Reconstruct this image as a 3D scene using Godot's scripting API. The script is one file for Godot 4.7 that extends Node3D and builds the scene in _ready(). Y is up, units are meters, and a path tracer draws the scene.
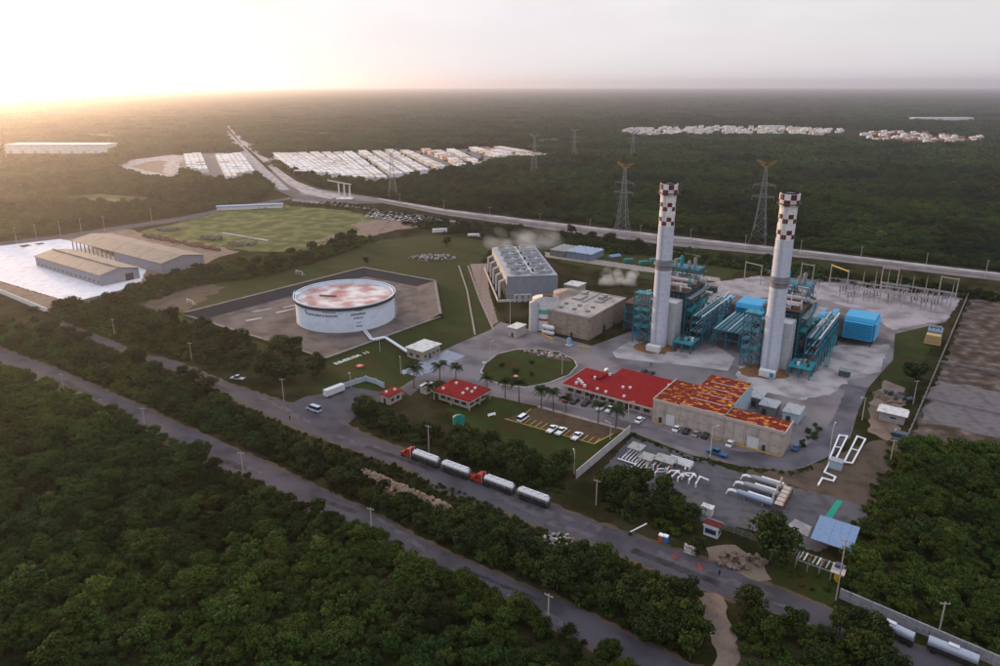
extends Node3D
# An aerial view of a power station beside a straight road at the end of a hazy day.
# Units are metres, y is up, the camera hovers at x = 0, z = 0 and looks towards -z.

const SITE := 0.95644        # the plant's grid: local x runs away to the right, local z runs right and towards the camera
var rng := RandomNumberGenerator.new()
var mats := {}
var tex := {}
var used := {}

class MB:
	var v := PackedVector3Array()
	var n := PackedVector3Array()
	var c := PackedColorArray()
	var col := Color(1, 1, 1)
	var tint := false
	func tri(a: Vector3, b: Vector3, d: Vector3, nn: Vector3) -> void:
		v.append(a)
		if (d - a).cross(b - a).dot(nn) < 0.0:
			v.append(d); v.append(b)
		else:
			v.append(b); v.append(d)
		n.append(nn); n.append(nn); n.append(nn)
		if tint:
			c.append(col); c.append(col); c.append(col)
	func quad(a: Vector3, b: Vector3, d: Vector3, e: Vector3, nn := Vector3.ZERO) -> void:
		if nn == Vector3.ZERO:
			nn = (d - a).cross(b - e).normalized()
			if nn.y < -0.001:
				nn = -nn
		tri(a, b, d, nn)
		tri(a, d, e, nn)
	func box(p: Vector3, s: Vector3, bs := Basis.IDENTITY) -> void:
		var h := s * 0.5
		var ax := [bs.x, bs.y, bs.z]
		var hh := [h.x, h.y, h.z]
		for k in 3:
			var a: Vector3 = ax[k] * hh[k]
			var b: Vector3 = ax[(k + 1) % 3] * hh[(k + 1) % 3]
			var d: Vector3 = ax[(k + 2) % 3] * hh[(k + 2) % 3]
			for sg in [-1.0, 1.0]:
				var o: Vector3 = p + a * sg
				quad(o - b - d, o + b - d, o + b + d, o - b + d, ax[k] * sg)
	func block(x0: float, x1: float, y0: float, y1: float, z0: float, z1: float) -> void:
		box(Vector3((x0 + x1) / 2, (y0 + y1) / 2, (z0 + z1) / 2), Vector3(absf(x1 - x0), absf(y1 - y0), absf(z1 - z0)))
	func bar(a: Vector3, b: Vector3, w: float, hh := -1.0) -> void:
		var d := b - a
		if d.length() < 0.001:
			return
		var x := d.normalized()
		var up := Vector3.UP if absf(x.y) < 0.95 else Vector3.RIGHT
		var z := x.cross(up).normalized()
		box((a + b) / 2, Vector3(d.length(), hh if hh > 0 else w, w), Basis(x, z.cross(x), z))
	func tube(a: Vector3, b: Vector3, r0: float, r1 := -1.0, seg := 8, caps := true) -> void:
		if r1 < 0:
			r1 = r0
		var x := (b - a).normalized()
		var up := Vector3.UP if absf(x.y) < 0.95 else Vector3.RIGHT
		var p := x.cross(up).normalized()
		var q := p.cross(x)
		for k in seg:
			var t0 := TAU * k / seg
			var t1 := TAU * (k + 1) / seg
			var d0 := p * cos(t0) + q * sin(t0)
			var d1 := p * cos(t1) + q * sin(t1)
			v.append_array([a + d0 * r0, b + d1 * r1, b + d0 * r1, a + d0 * r0, a + d1 * r0, b + d1 * r1])
			n.append_array([d0, d1, d0, d0, d1, d1])
			if tint:
				for i in 6:
					c.append(col)
			if caps:
				if r1 > 0.0:
					tri(b, b + d0 * r1, b + d1 * r1, x)
				if r0 > 0.0:
					tri(a, a + d0 * r0, a + d1 * r0, -x)
	func path(ps: Array, r: float, seg := 6) -> void:
		for i in ps.size() - 1:
			var d: Vector3 = (ps[i + 1] - ps[i]).normalized() * r * 0.6
			tube(ps[i] - d, ps[i + 1] + d, r, r, seg)
	func ring(p: Vector3, r: float, w: float, y0: float, y1: float, seg := 48) -> void:
		for k in seg:
			var d0 := Vector3(cos(TAU * k / seg), 0, sin(TAU * k / seg))
			var d1 := Vector3(cos(TAU * (k + 1) / seg), 0, sin(TAU * (k + 1) / seg))
			var a0 := p + d0 * (r - w)
			var b0 := p + d0 * r
			var a1 := p + d1 * (r - w)
			var b1 := p + d1 * r
			var lo := Vector3.UP * y0
			var hi := Vector3.UP * y1
			quad(b0 + lo, b0 + hi, b1 + hi, b1 + lo, (d0 + d1).normalized())
			quad(a0 + lo, a0 + hi, a1 + hi, a1 + lo, -(d0 + d1).normalized())
			quad(a0 + hi, b0 + hi, b1 + hi, a1 + hi, Vector3.UP)
	func prism(poly: PackedVector2Array, y0: float, y1: float) -> void:
		var ix := Geometry2D.triangulate_polygon(poly)
		for k in range(0, ix.size(), 3):
			var a := poly[ix[k]]
			var b := poly[ix[k + 1]]
			var d := poly[ix[k + 2]]
			tri(Vector3(a.x, y1, a.y), Vector3(b.x, y1, b.y), Vector3(d.x, y1, d.y), Vector3.UP)
		if y1 - y0 < 0.001:
			return
		var cw := Geometry2D.is_polygon_clockwise(poly)
		for k in poly.size():
			var a := poly[k]
			var b := poly[(k + 1) % poly.size()]
			var e := (b - a).normalized()
			var o := Vector3(-e.y, 0, e.x) if cw else Vector3(e.y, 0, -e.x)
			quad(Vector3(a.x, y0, a.y), Vector3(a.x, y1, a.y), Vector3(b.x, y1, b.y), Vector3(b.x, y0, b.y), o)
	# a solid whose outline lies in the x-y plane, drawn out from z0 to z1
	func slab(outline: Array, z0: float, z1: float) -> void:
		var poly := PackedVector2Array(outline)
		var ix := Geometry2D.triangulate_polygon(poly)
		for k in range(0, ix.size(), 3):
			var a := poly[ix[k]]
			var b := poly[ix[k + 1]]
			var d := poly[ix[k + 2]]
			tri(Vector3(a.x, a.y, z1), Vector3(b.x, b.y, z1), Vector3(d.x, d.y, z1), Vector3.BACK)
			tri(Vector3(a.x, a.y, z0), Vector3(b.x, b.y, z0), Vector3(d.x, d.y, z0), Vector3.FORWARD)
		var cw := Geometry2D.is_polygon_clockwise(poly)
		for k in poly.size():
			var a := poly[k]
			var b := poly[(k + 1) % poly.size()]
			var e := (b - a).normalized()
			var o := Vector3(-e.y, e.x, 0) if cw else Vector3(e.y, -e.x, 0)
			quad(Vector3(a.x, a.y, z0), Vector3(a.x, a.y, z1), Vector3(b.x, b.y, z1), Vector3(b.x, b.y, z0), o)
	func mesh(m: Material) -> ArrayMesh:
		var arr := []
		arr.resize(Mesh.ARRAY_MAX)
		arr[Mesh.ARRAY_VERTEX] = v
		arr[Mesh.ARRAY_NORMAL] = n
		if tint:
			arr[Mesh.ARRAY_COLOR] = c
		var out := ArrayMesh.new()
		out.add_surface_from_arrays(Mesh.PRIMITIVE_TRIANGLES, arr)
		out.surface_set_material(0, m)
		return out

func pts(a: Array) -> PackedVector2Array:
	var out := PackedVector2Array()
	for k in range(0, a.size(), 2):
		out.append(Vector2(a[k], a[k + 1]))
	return out

func g3(p: Vector2, y := 0.0) -> Vector3:
	return Vector3(p.x, y, p.y)

func numbered(called: String) -> String:
	if not used.has(called):
		used[called] = 0
		return called
	used[called] += 1
	return "%s_%03d" % [called, used[called]]

func tag(o: Node, label: String, category := "", group := "", kind := "") -> void:
	if label:
		o.set_meta("label", label)
	if category:
		o.set_meta("category", category)
	if group:
		o.set_meta("group", group)
	if kind:
		o.set_meta("kind", kind)

func thing(called: String, label: String, category: String, at: Vector3, turn := 0.0, group := "") -> Node3D:
	var o := Node3D.new()
	o.name = numbered(called)
	add_child(o)
	o.position = at
	o.rotation.y = turn
	tag(o, label, category, group)
	return o

func part(parent: Node, called: String, shape, m: Material = null, at := Vector3.ZERO) -> MeshInstance3D:
	var o := MeshInstance3D.new()
	o.name = called
	o.mesh = shape.mesh(m) if shape is MB else shape
	parent.add_child(o, true)
	o.position = at
	if called in ["debris", "scrap"]:
		o.set_meta("kind", "stuff")
	return o

func solid(called: String, label: String, category: String, shape, m: Material, at := Vector3.ZERO, turn := 0.0, group := "") -> MeshInstance3D:
	var o := MeshInstance3D.new()
	o.name = numbered(called)
	o.mesh = shape.mesh(m) if shape is MB else shape
	add_child(o)
	o.position = at
	o.rotation.y = turn
	tag(o, label, category, group)
	return o

func setting(called: String, shape, m: Material, label := "") -> MeshInstance3D:
	var o := MeshInstance3D.new()
	o.name = numbered(called)
	o.mesh = shape.mesh(m) if shape is MB else shape
	add_child(o)
	tag(o, label, "", "", "structure")
	return o

# an outline with uneven edges, as worn ground has
func ragged(poly: PackedVector2Array, amp: float) -> PackedVector2Array:
	var out := PackedVector2Array()
	for k in poly.size():
		var a := poly[k]
		var c := poly[(k + 1) % poly.size()]
		var n := clampi(int(a.distance_to(c) / (amp * 2.4)), 1, 110)
		var e := (c - a).normalized()
		for i in n:
			var p := a.lerp(c, float(i) / n)
			if i > 0:
				p += Vector2(-e.y, e.x) * rng.randf_range(-amp, amp)
			out.append(p)
	if Geometry2D.triangulate_polygon(out).is_empty():
		return poly
	return out

func sheet(called: String, poly: PackedVector2Array, y: float, m: Material, label := "", uneven := 0.0) -> MeshInstance3D:
	var b := MB.new()
	b.prism(ragged(poly, uneven) if uneven > 0.0 else poly, y, y)
	return setting(called, b, m, label)

func copy(o: Node3D, at: Vector3, turn: float, label := "", group := "") -> Node3D:
	var c: Node3D = o.duplicate()
	var base := String(o.name)
	var cut := base.rfind("_")
	if cut > 0 and base.substr(cut + 1).is_valid_int():
		base = base.substr(0, cut)
	c.name = numbered(base)
	add_child(c)
	c.position = at
	c.rotation.y = turn
	if label:
		c.set_meta("label", label)
	if group:
		c.set_meta("group", group)
	return c

# ---------- materials ----------
# grey or tinted noise pictures; ramp: list of [position, linear colour]
func noise_tex(key: String, size: int, freq: float, octaves: int, ramp: Array, kind := FastNoiseLite.TYPE_SIMPLEX_SMOOTH, sx := 1) -> ImageTexture:
	if tex.has(key):
		return tex[key]
	var f := FastNoiseLite.new()
	f.seed = hash(key) % 10000
	f.noise_type = kind
	f.frequency = freq
	f.fractal_octaves = octaves
	f.fractal_type = FastNoiseLite.FRACTAL_FBM
	var im := f.get_seamless_image(size, size / sx, false, false, 0.15, true)
	im.convert(Image.FORMAT_L8)
	var data := im.get_data()
	var lut := PackedByteArray()
	for i in 256:
		var t := i / 255.0
		var cc: Color = ramp[0][1]
		for k in ramp.size() - 1:
			if t >= ramp[k][0]:
				var w: float = clampf((t - ramp[k][0]) / maxf(ramp[k + 1][0] - ramp[k][0], 0.001), 0, 1)
				cc = ramp[k][1].lerp(ramp[k + 1][1], w)
		cc = cc.linear_to_srgb()
		lut.append_array([int(clampf(cc.r, 0, 1) * 255), int(clampf(cc.g, 0, 1) * 255), int(clampf(cc.b, 0, 1) * 255)])
	var outb := PackedByteArray()
	outb.resize(data.size() * 3)
	for i in data.size():
		var j := data[i] * 3
		outb[i * 3] = lut[j]; outb[i * 3 + 1] = lut[j + 1]; outb[i * 3 + 2] = lut[j + 2]
	var res := Image.create_from_data(size, size / sx, false, Image.FORMAT_RGB8, outb)
	tex[key] = ImageTexture.create_from_image(res)
	return tex[key]

func lin(r: float, gg: float, b: float) -> Color:
	return Color(r, gg, b)

func grey(a: float) -> Color:
	return Color(a, a, a)

# base colour (linear), a coarse blotch picture that repeats every `coarse` metres and a fine one every `fine` metres
func paint(key: String, base: Color, rough := 0.8, wear := "soft", coarse := 14.0, fine := 2.3, metal := 0.0) -> StandardMaterial3D:
	if mats.has(key):
		return mats[key]
	var m := StandardMaterial3D.new()
	m.resource_name = key
	m.albedo_color = base.linear_to_srgb()
	m.roughness = rough
	m.metallic = metal
	m.metallic_specular = 0.22 if rough >= 0.8 else 0.4
	if wear != "":
		m.albedo_texture = tex[wear]
		m.uv1_triplanar = true
		m.uv1_world_triplanar = true
		m.uv1_scale = Vector3.ONE / coarse
		m.detail_enabled = true
		m.detail_blend_mode = BaseMaterial3D.BLEND_MODE_MUL
		m.detail_albedo = tex["grain"]
		m.detail_uv_layer = BaseMaterial3D.DETAIL_UV_2
		m.uv2_triplanar = true
		m.uv2_world_triplanar = true
		m.uv2_scale = Vector3.ONE / fine
	mats[key] = m
	return m

func plain(key: String, base: Color, rough := 0.6, metal := 0.0) -> StandardMaterial3D:
	return paint(key, base, rough, "", 1, 1, metal)

func make_textures() -> void:
	noise_tex("grain", 256, 0.03, 5, [[0.0, grey(0.5)], [0.5, grey(0.85)], [1.0, grey(1.0)]])
	noise_tex("soft", 512, 0.008, 4, [[0.0, grey(0.72)], [0.45, grey(0.92)], [1.0, grey(1.0)]])
	noise_tex("stain", 512, 0.006, 8, [[0.0, grey(0.5)], [0.3, grey(0.72)], [0.55, grey(0.92)], [1.0, grey(1.0)]])
	noise_tex("patchy", 1024, 0.006, 9, [[0.0, grey(0.42)], [0.35, grey(0.66)], [0.5, grey(0.84)], [0.7, grey(0.97)], [1.0, grey(1.0)]])
	noise_tex("lawn", 512, 0.009, 8, [[0.0, lin(1.0, 0.6, 0.45)], [0.3, lin(0.95, 0.72, 0.5)], [0.48, lin(0.66, 0.74, 0.45)], [0.7, lin(0.68, 0.95, 0.45)], [1.0, lin(1.0, 1.0, 0.55)]])
	noise_tex("soil", 512, 0.007, 8, [[0.0, lin(0.32, 0.4, 0.2)], [0.35, lin(0.5, 0.5, 0.34)], [0.55, lin(0.8, 0.7, 0.6)], [1.0, lin(1.0, 0.95, 0.9)]])
	noise_tex("rust", 512, 0.012, 6, [[0.0, lin(0.07, 0.012, 0.01)], [0.4, lin(0.15, 0.018, 0.012)], [0.57, lin(0.2, 0.026, 0.012)], [0.66, lin(0.31, 0.075, 0.016)], [0.75, lin(0.52, 0.2, 0.03)], [1.0, lin(0.6, 0.32, 0.08)]])
	noise_tex("redpaint", 512, 0.012, 4, [[0.0, grey(0.6)], [0.4, grey(0.9)], [0.8, grey(1.0)], [1.0, lin(1.0, 0.95, 0.9)]])
	noise_tex("tankroof", 1024, 0.0045, 9, [[0.0, lin(0.36, 0.15, 0.12)], [0.35, lin(0.5, 0.29, 0.26)], [0.52, lin(0.6, 0.47, 0.44)], [0.68, lin(0.7, 0.64, 0.6)], [1.0, lin(0.78, 0.76, 0.7)]])
	noise_tex("field", 512, 0.009, 7, [[0.0, lin(0.05, 0.06, 0.02)], [0.4, lin(0.09, 0.11, 0.028)], [0.58, lin(0.14, 0.17, 0.04)], [0.75, lin(0.2, 0.17, 0.09)], [1.0, lin(0.36, 0.3, 0.22)]])
	noise_tex("barren", 512, 0.009, 8, [[0.0, lin(0.05, 0.04, 0.03)], [0.4, lin(0.095, 0.077, 0.066)], [0.6, lin(0.14, 0.118, 0.108)], [0.8, lin(0.2, 0.175, 0.17)], [1.0, lin(0.3, 0.27, 0.27)]])

func make_sky(sun_dir: Vector3) -> PanoramaSkyMaterial:
	var w := 768
	var h := 384
	var im := Image.create(w, h, false, Image.FORMAT_RGBF)
	var f := FastNoiseLite.new()
	f.seed = 5
	f.frequency = 1.0
	f.fractal_octaves = 5
	for j in h:
		var el := (0.5 - (j + 0.5) / h) * PI
		for i in w:
			var az := (i + 0.5) / w * TAU
			var d := Vector3(sin(az) * cos(el), sin(el), -cos(az) * cos(el))
			var up := maxf(d.y, 0.0)
			var cg := d.dot(sun_dir)
			var ang := rad_to_deg(acos(clampf(cg, -1, 1)))
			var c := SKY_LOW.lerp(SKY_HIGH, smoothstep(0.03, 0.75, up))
			var near := pow(0.5 + 0.5 * cg, 2.0)
			c = c * (0.79 + 0.27 * near)
			var glow := exp(-pow(ang / 20.0, 2.0)) * 0.18 + exp(-pow(ang / 9.0, 2.0)) * 0.36
			c += Color(1.0, 0.82, 0.58) * glow
			# thin uneven overcast, stretched into long bands low down
			var s := 1.0 / (up + 0.12)
			var cl := f.get_noise_3d(d.x * s * 0.9, d.z * s * 0.9, 3.0) * 0.5 + f.get_noise_3d(d.x * s * 2.6, d.z * s * 2.6, 9.0) * 0.3
			c *= 1.0 + 0.26 * cl * clampf(up * 5.0, 0.0, 1.0)
			im.set_pixel(i, j, c)
	var m := PanoramaSkyMaterial.new()
	m.panorama = ImageTexture.create_from_image(im)
	return m

const SKY_LOW := Color(0.9, 0.875, 0.885)
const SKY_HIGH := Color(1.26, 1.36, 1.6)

func _ready() -> void:
	rng.seed = 11
	# camera: a 24 mm lens whose picture is cut a little lower than its middle
	var cam := Camera3D.new()
	cam.name = "camera"
	cam.projection = Camera3D.PROJECTION_FRUSTUM
	cam.near = 1.0
	cam.far = 60000.0
	cam.size = 666.0 / 700.0
	cam.frustum_offset = Vector2(0, -33.0 / 700.0)
	add_child(cam)
	cam.position = Vector3(0, 118, 0)
	cam.rotation.x = -atan(215.0 / 700.0)
	cam.current = true
	# sky, sun, haze, exposure
	var el := deg_to_rad(7.0)
	var az := deg_to_rad(-42.0)
	var to_sun := Vector3(sin(az) * cos(el), sin(el), -cos(az) * cos(el))
	var we := WorldEnvironment.new()
	var env := Environment.new()
	env.background_mode = Environment.BG_SKY
	env.sky = Sky.new()
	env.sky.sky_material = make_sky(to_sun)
	env.tonemap_mode = Environment.TONE_MAPPER_LINEAR
	env.tonemap_exposure = 1.0
	env.sdfgi_enabled = true
	env.ssao_enabled = true
	env.ssil_enabled = true
	env.volumetric_fog_enabled = true
	env.volumetric_fog_density = 0.000087
	env.volumetric_fog_albedo = Color(0.97, 0.96, 1.0)
	env.volumetric_fog_anisotropy = 0.77
	we.environment = env
	add_child(we)
	var sun := DirectionalLight3D.new()
	sun.name = "sun"
	add_child(sun)
	sun.light_energy = 1.6
	sun.light_color = Color(1.0, 0.82, 0.62)
	sun.light_angular_distance = 8.0
	sun.shadow_enabled = true
	sun.look_at_from_position(to_sun * 500.0, Vector3.ZERO)
	make_textures()
	build_ground()
	build_trees()
	build_far()
	build_plant()
	build_station()
	build_small()

# ---------- the ground, roads and open surfaces ----------
func build_ground() -> void:
	var gm := paint("ground_soil", lin(0.051, 0.0492, 0.027), 0.95, "soil", 70.0, 9.0)
	gm.specular_mode = BaseMaterial3D.SPECULAR_DISABLED
	var gb := MB.new()
	gb.block(-26000, 26000, -2.0, 0.0, -26000, 3000)
	setting("ground", gb, gm)
	var lawn := paint("lawn_green", lin(0.0409, 0.0449, 0.0125), 0.95, "lawn", 60.0, 3.1)
	var dirt := paint("dirt", lin(0.225, 0.161, 0.124), 0.95, "stain", 30.0, 4.3)
	var soil := paint("bare_soil", lin(0.119, 0.0828, 0.0576), 0.95, "stain", 26.0, 3.7)
	var asphalt := paint("asphalt", lin(0.088, 0.077, 0.088), 0.85, "stain", 41.0, 2.7)
	var old_asphalt := paint("old_asphalt", lin(0.101, 0.0878, 0.0972), 0.85, "stain", 37.0, 3.3)
	var paving := paint("paving", lin(0.216, 0.186, 0.19), 0.85, "patchy", 137.0, 2.9)
	var pale := paint("pale_concrete", lin(0.44, 0.392, 0.388), 0.85, "patchy", 83.0, 3.9)
	var white_yard := paint("white_concrete", lin(0.84, 0.80, 0.83), 0.8, "soft", 33.0, 5.0)
	var gravel := paint("gravel", lin(0.368, 0.324, 0.332), 0.95, "patchy", 97.0, 2.1)
	var field := paint("field_grass", grey(0.75), 0.95, "field", 90.0, 6.1)
	var barren := paint("barren_ground", lin(0.8, 0.66, 0.56), 0.95, "barren", 38.0, 3.7)
	# the two roads in front
	var near := pts([-393.6, -400.4, -326.3, -362.0, -234.1, -306.5, -187.8, -278.2, -147.0, -250.7, -112.6, -227.3, -83.2, -207.4, -60.6, -191.4, -42.6, -179.0, -17.4, -159.4, 0.5, -147.5, 15.5, -138.6, 32.4, -125.2, 53.8, -109.6, 37.8, -109.6, 19.8, -125.2, 3.5, -136.9, -15.1, -148.2, -32.5, -162.0, -56.8, -176.9, -85.9, -196.7, -98.8, -204.8, -137.0, -231.2, -175.0, -256.3, -218.5, -283.7, -307.3, -338.8, -375.4, -380.3])
	sheet("near_road", near, 0.06, asphalt, "dusty grey road crossing the lower left of the view", 0.5)
	var along := pts([-233.7, -348.4, -186.4, -315.5, -165.2, -299.8, -144.8, -290.1, -121.7, -273.3, -111.1, -265.1, -81.3, -247.1, -55.4, -228.8, -37.6, -214.2, -9.5, -196.1, 14.7, -179.0, 25.5, -171.1, 34.9, -165.1, 47.7, -157.7, 57.6, -150.7, 63.3, -146.4, 70.7, -141.0, 76.2, -137.1, 89.0, -126.6, 103.7, -115.7, 115.7, -105.0, 104.2, -105.0, 93.9, -113.2, 82.3, -122.3, 73.4, -128.7, 67.6, -133.3, 61.8, -136.6, 54.4, -140.6, 46.4, -145.3, 33.2, -155.1, 23.6, -162.4, 12.5, -167.3, 0.6, -176.4, -18.3, -187.5, -30.7, -200.1, -54.2, -214.8, -76.2, -229.6, -98.7, -247.1, -119.3, -265.1, -143.9, -283.2, -191.4, -314.1, -232.4, -342.0])
	sheet("plant_road", along, 0.06, asphalt, "grey road with the parked tanker trucks along the plant", 0.5)
	sheet("gate_apron", pts([-81.3, -247.1, -77.2, -253.5, -64.8, -260.1, -60.5, -263.1, -48.3, -258.2, -40.7, -262.1, -37.6, -256.3, -49.5, -247.1, -54.5, -233.6, -55.4, -228.8]), 0.065, old_asphalt, "", 0.4)
	for road in [near, along]:
		for poly in Geometry2D.offset_polygon(road, 1.3):
			sheet("road_verge_soil", poly, 0.04, soil, "", 0.8)
	var patch_dark := paint("road_repair", lin(0.06, 0.053, 0.06), 0.9, "patchy", 30.0, 1.6)
	var patch_dust := paint("road_dust", lin(0.125, 0.108, 0.115), 0.95, "patchy", 30.0, 1.6)
	var ca: PackedVector2Array = pts([-182.0, -268.1, -142.0, -241.0, -94.1, -205.4, -58.6, -183.7, -33.7, -169.7, -15.5, -153.3, 3.6, -141.7, 20.5, -130.2])
	var cb: PackedVector2Array = pts([-133.3, -278.7, -99.9, -256.3, -65.0, -228.1, -33.1, -206.1, -9.3, -191.4, 12.9, -173.5, 27.6, -165.5, 47.9, -151.3, 58.9, -143.5, 70.9, -136.9])
	for line in [ca, cb]:
		for k in 15:
			var i: int = k % (line.size() - 1)
			var d: Vector2 = (line[i + 1] - line[i]).normalized()
			var side := Vector2(-d.y, d.x)
			var c: Vector2 = line[i].lerp(line[i + 1], rng.randf()) + side * rng.randf_range(-2.6, 2.6)
			var l := rng.randf_range(3.0, 16.0)
			var w := rng.randf_range(0.5, 1.4)
			sheet("road_patch", PackedVector2Array([c - d * l - side * w, c + d * l - side * w, c + d * l + side * w, c - d * l + side * w]), 0.075 + k * 0.0015, patch_dark if k % 3 == 0 else patch_dust, "", 0.3)
	# highway behind the plant
	sheet("highway", pts([-244.4, -858.7, -182.9, -800.7, -133.3, -763.7, -55.7, -692.7, 33.7, -630.9, 142.2, -562.4, 236.5, -505.0, 328.3, -444.6, 399.7, -394.2, 383.3, -376.5, 314.9, -424.9, 226.4, -481.8, 133.4, -525.2, 31.9, -595.9, -53.2, -659.1, -128.7, -736.3, -173.2, -756.7, -224.4, -785.5]), 0.06, paint("highway_grey", lin(0.195, 0.176, 0.176), 0.85, "stain", 41.0, 2.7))
	sheet("highway_shoulder", pts([-133.3, -763.7, -55.7, -692.7, 33.7, -630.9, 142.2, -562.4, 236.5, -505.0, 328.3, -444.6, 399.7, -394.2, 395.6, -389.7, 324.5, -439.0, 233.7, -498.6, 140.1, -553.4, 33.2, -620.7, -54.9, -681.2, -131.6, -753.9]), 0.11, pale)
	sheet("highway_median", pts([-130.6, -747.7, -54.3, -673.8, 32.7, -610.3, 137.0, -540.2, 230.7, -491.7, 320.5, -433.1, 390.4, -384.2, 388.6, -382.2, 319.3, -431.4, 229.8, -489.6, 136.2, -536.9, 32.5, -606.2, -54.0, -669.9, -130.0, -744.3]), 0.11, soil)
	sheet("roundabout_paving", pts([-330.1, -979.4, -319.5, -1027.2, -262.3, -905.3, -213.6, -832.9, -157.1, -785.5, -124.5, -756.7, -125.0, -726.6, -176.3, -723.4, -220.9, -756.7, -273.2, -841.4]), 0.05, old_asphalt)
	sheet("far_avenue", pts([-825.9, -2116.0, -811.2, -2116.0, -590.3, -1607.3, -421.8, -1219.2, -326.3, -1002.7, -246.9, -824.6, -258.6, -824.6, -322.8, -957.1, -438.9, -1219.2, -595.2, -1577.9]), 0.07, pale)
	sheet("far_avenue", pts([-821.9, -2168.4, -809.9, -2168.4, -562.1, -1577.9, -432.0, -1293.1, -319.5, -1027.2, -262.3, -905.3, -214.0, -824.6, -172.4, -778.1, -184.1, -756.7, -220.8, -793.0, -269.6, -886.1, -342.1, -1052.8, -474.8, -1354.4, -563.1, -1549.6]), 0.08, pale)
	sheet("crossing_road", pts([-577.5, -1495.8, -501.3, -1506.3, -486.4, -1460.3, -560.4, -1450.5]), 0.12, pale)
	sheet("west_street", pts([-428.4, -495.5, -393.1, -539.5, -362.1, -566.4, -337.8, -598.1, -299.2, -648.5, -281.4, -686.9, -251.1, -736.3, -231.5, -770.8, -225.2, -756.7, -242.8, -717.0, -272.9, -669.9, -288.6, -628.4, -328.0, -582.9, -350.4, -546.9, -381.0, -521.7, -413.8, -477.3]), 0.06, old_asphalt)
	sheet("service_lane", pts([-226.2, -760.2, -160.1, -720.2, -76.0, -659.1, -26.8, -618.8, -26.5, -609.4, -74.5, -646.0, -156.8, -704.7, -221.3, -743.0]), 0.06, paving)
	# open ground on the left
	sheet("field", pts([-302.3, -578.7, -288.3, -623.6, -274.8, -669.9, -238.6, -723.4, -147.0, -681.2, -94.6, -623.6, -104.6, -562.4, -132.8, -535.9, -148.7, -508.3, -184.8, -505.0, -234.4, -535.9, -270.8, -546.9]), 0.03, field, "", 3)
	sheet("dirt_yard", pts([-356.7, -550.7, -318.9, -591.5, -286.1, -562.4, -234.4, -535.9, -193.3, -508.3, -202.2, -483.3, -206.0, -463.2, -226.2, -437.0, -221.1, -413.5, -325.2, -505.0]), 0.035, dirt, "", 2.5)
	sheet("white_yard", pts([-402.4, -463.2, -383.4, -525.2, -352.7, -550.7, -326.6, -535.9, -236.2, -452.4, -223.3, -418.0, -224.9, -399.4, -240.1, -377.5, -314.9, -424.9, -389.5, -447.1]), 0.07, white_yard, "", 0.5)
	sheet("dirt_strip", pts([-387.4, -444.6, -314.3, -424.0, -239.6, -376.5, -246.9, -365.5, -298.2, -400.4, -373.5, -427.3]), 0.05, dirt, "", 1)
	sheet("clearing", pts([-579.6, -1066.1, -609.0, -1169.0, -581.9, -1255.1, -555.5, -1255.1, -431.4, -935.7, -444.7, -935.7, -505.0, -990.9]), 0.06, pale, "", 3)
	sheet("clearing_soil", pts([-557.0, -1066.1, -568.5, -1153.1, -542.5, -1153.1, -468.8, -979.4]), 0.1, dirt, "", 3)
	sheet("far_field", pts([-484.9, -770.8, -453.0, -793.0, -384.5, -763.7, -369.3, -736.3, -414.9, -723.4, -457.6, -743.0]), 0.04, field, "", 4)
	sheet("far_track", pts([-1041.1, -2141.9, -940.5, -2116.0, -918.6, -2065.9, -1019.0, -2095.6]), 0.1, pale, "", 3)
	sheet("far_field", pts([-1131.5, -1846.9, -982.5, -1808.5, -861.8, -1669.3, -891.5, -1637.7, -1040.8, -1736.2]), 0.1, field, "", 8)
	sheet("far_field", pts([-514.3, -1846.9, -371.6, -1907.7, -322.5, -1808.5, -431.4, -1718.9]), 0.1, field, "", 8)
	sheet("far_field", pts([44.9, -1607.3, 139.7, -1669.3, 176.3, -1577.9, 94.1, -1495.8]), 0.1, field, "", 6)
	sheet("parking_dirt", pts([-133.2, -614.1, -105.9, -638.3, -67.6, -623.6, -69.5, -600.3, -89.4, -587.2, -104.6, -562.4]), 0.06, dirt, "", 2)
	sheet("dirt_track", pts([-135.8, -566.4, -119.2, -587.2, -109.7, -591.5, -101.1, -570.4, -123.4, -546.9, -148.4, -535.9]), 0.055, dirt, "", 1.5)
	# lawns of the plant
	sheet("lawn", pts([-206.6, -351.7, -202.8, -388.1, -193.5, -413.5, -179.5, -424.9, -154.6, -439.5, -137.9, -468.7, -121.3, -486.3, -95.6, -546.9, -49.7, -570.4, -15.9, -546.9, -6.1, -525.2, -13.9, -474.4, -5.7, -384.2, 2.6, -345.2, -9.7, -318.2, -13.9, -302.3, -25.1, -270.2, -40.2, -258.2, -64.8, -260.1, -68.6, -252.6, -99.6, -270.2, -116.4, -285.4, -147.2, -311.4, -174.9, -329.7]), 0.03, lawn, "", 0.8)
	sheet("bare_patch", pts([-201.1, -372.8, -204.7, -404.7, -184.8, -422.6, -167.4, -411.2, -172.0, -372.8, -174.8, -351.7]), 0.05, soil, "", 2.5)
	sheet("lawn", pts([-23.1, -246.2, -3.2, -255.3, 14.9, -243.6, 45.0, -221.3, 24.6, -197.3, 19.2, -198.5, -7.1, -224.3]), 0.03, lawn, "", 0.8)
	sheet("lawn", pts([45.0, -562.4, 142.7, -486.3, 181.3, -474.4, 120.4, -404.7, 41.8, -474.4]), 0.03, lawn, "", 0.8)
	sheet("lawn", pts([196.5, -332.7, 233.1, -351.7, 200.3, -304.9, 161.3, -255.3, 143.7, -233.6, 135.6, -233.6, 133.9, -237.7, 156.4, -265.1]), 0.03, lawn, "", 0.8)
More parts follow.
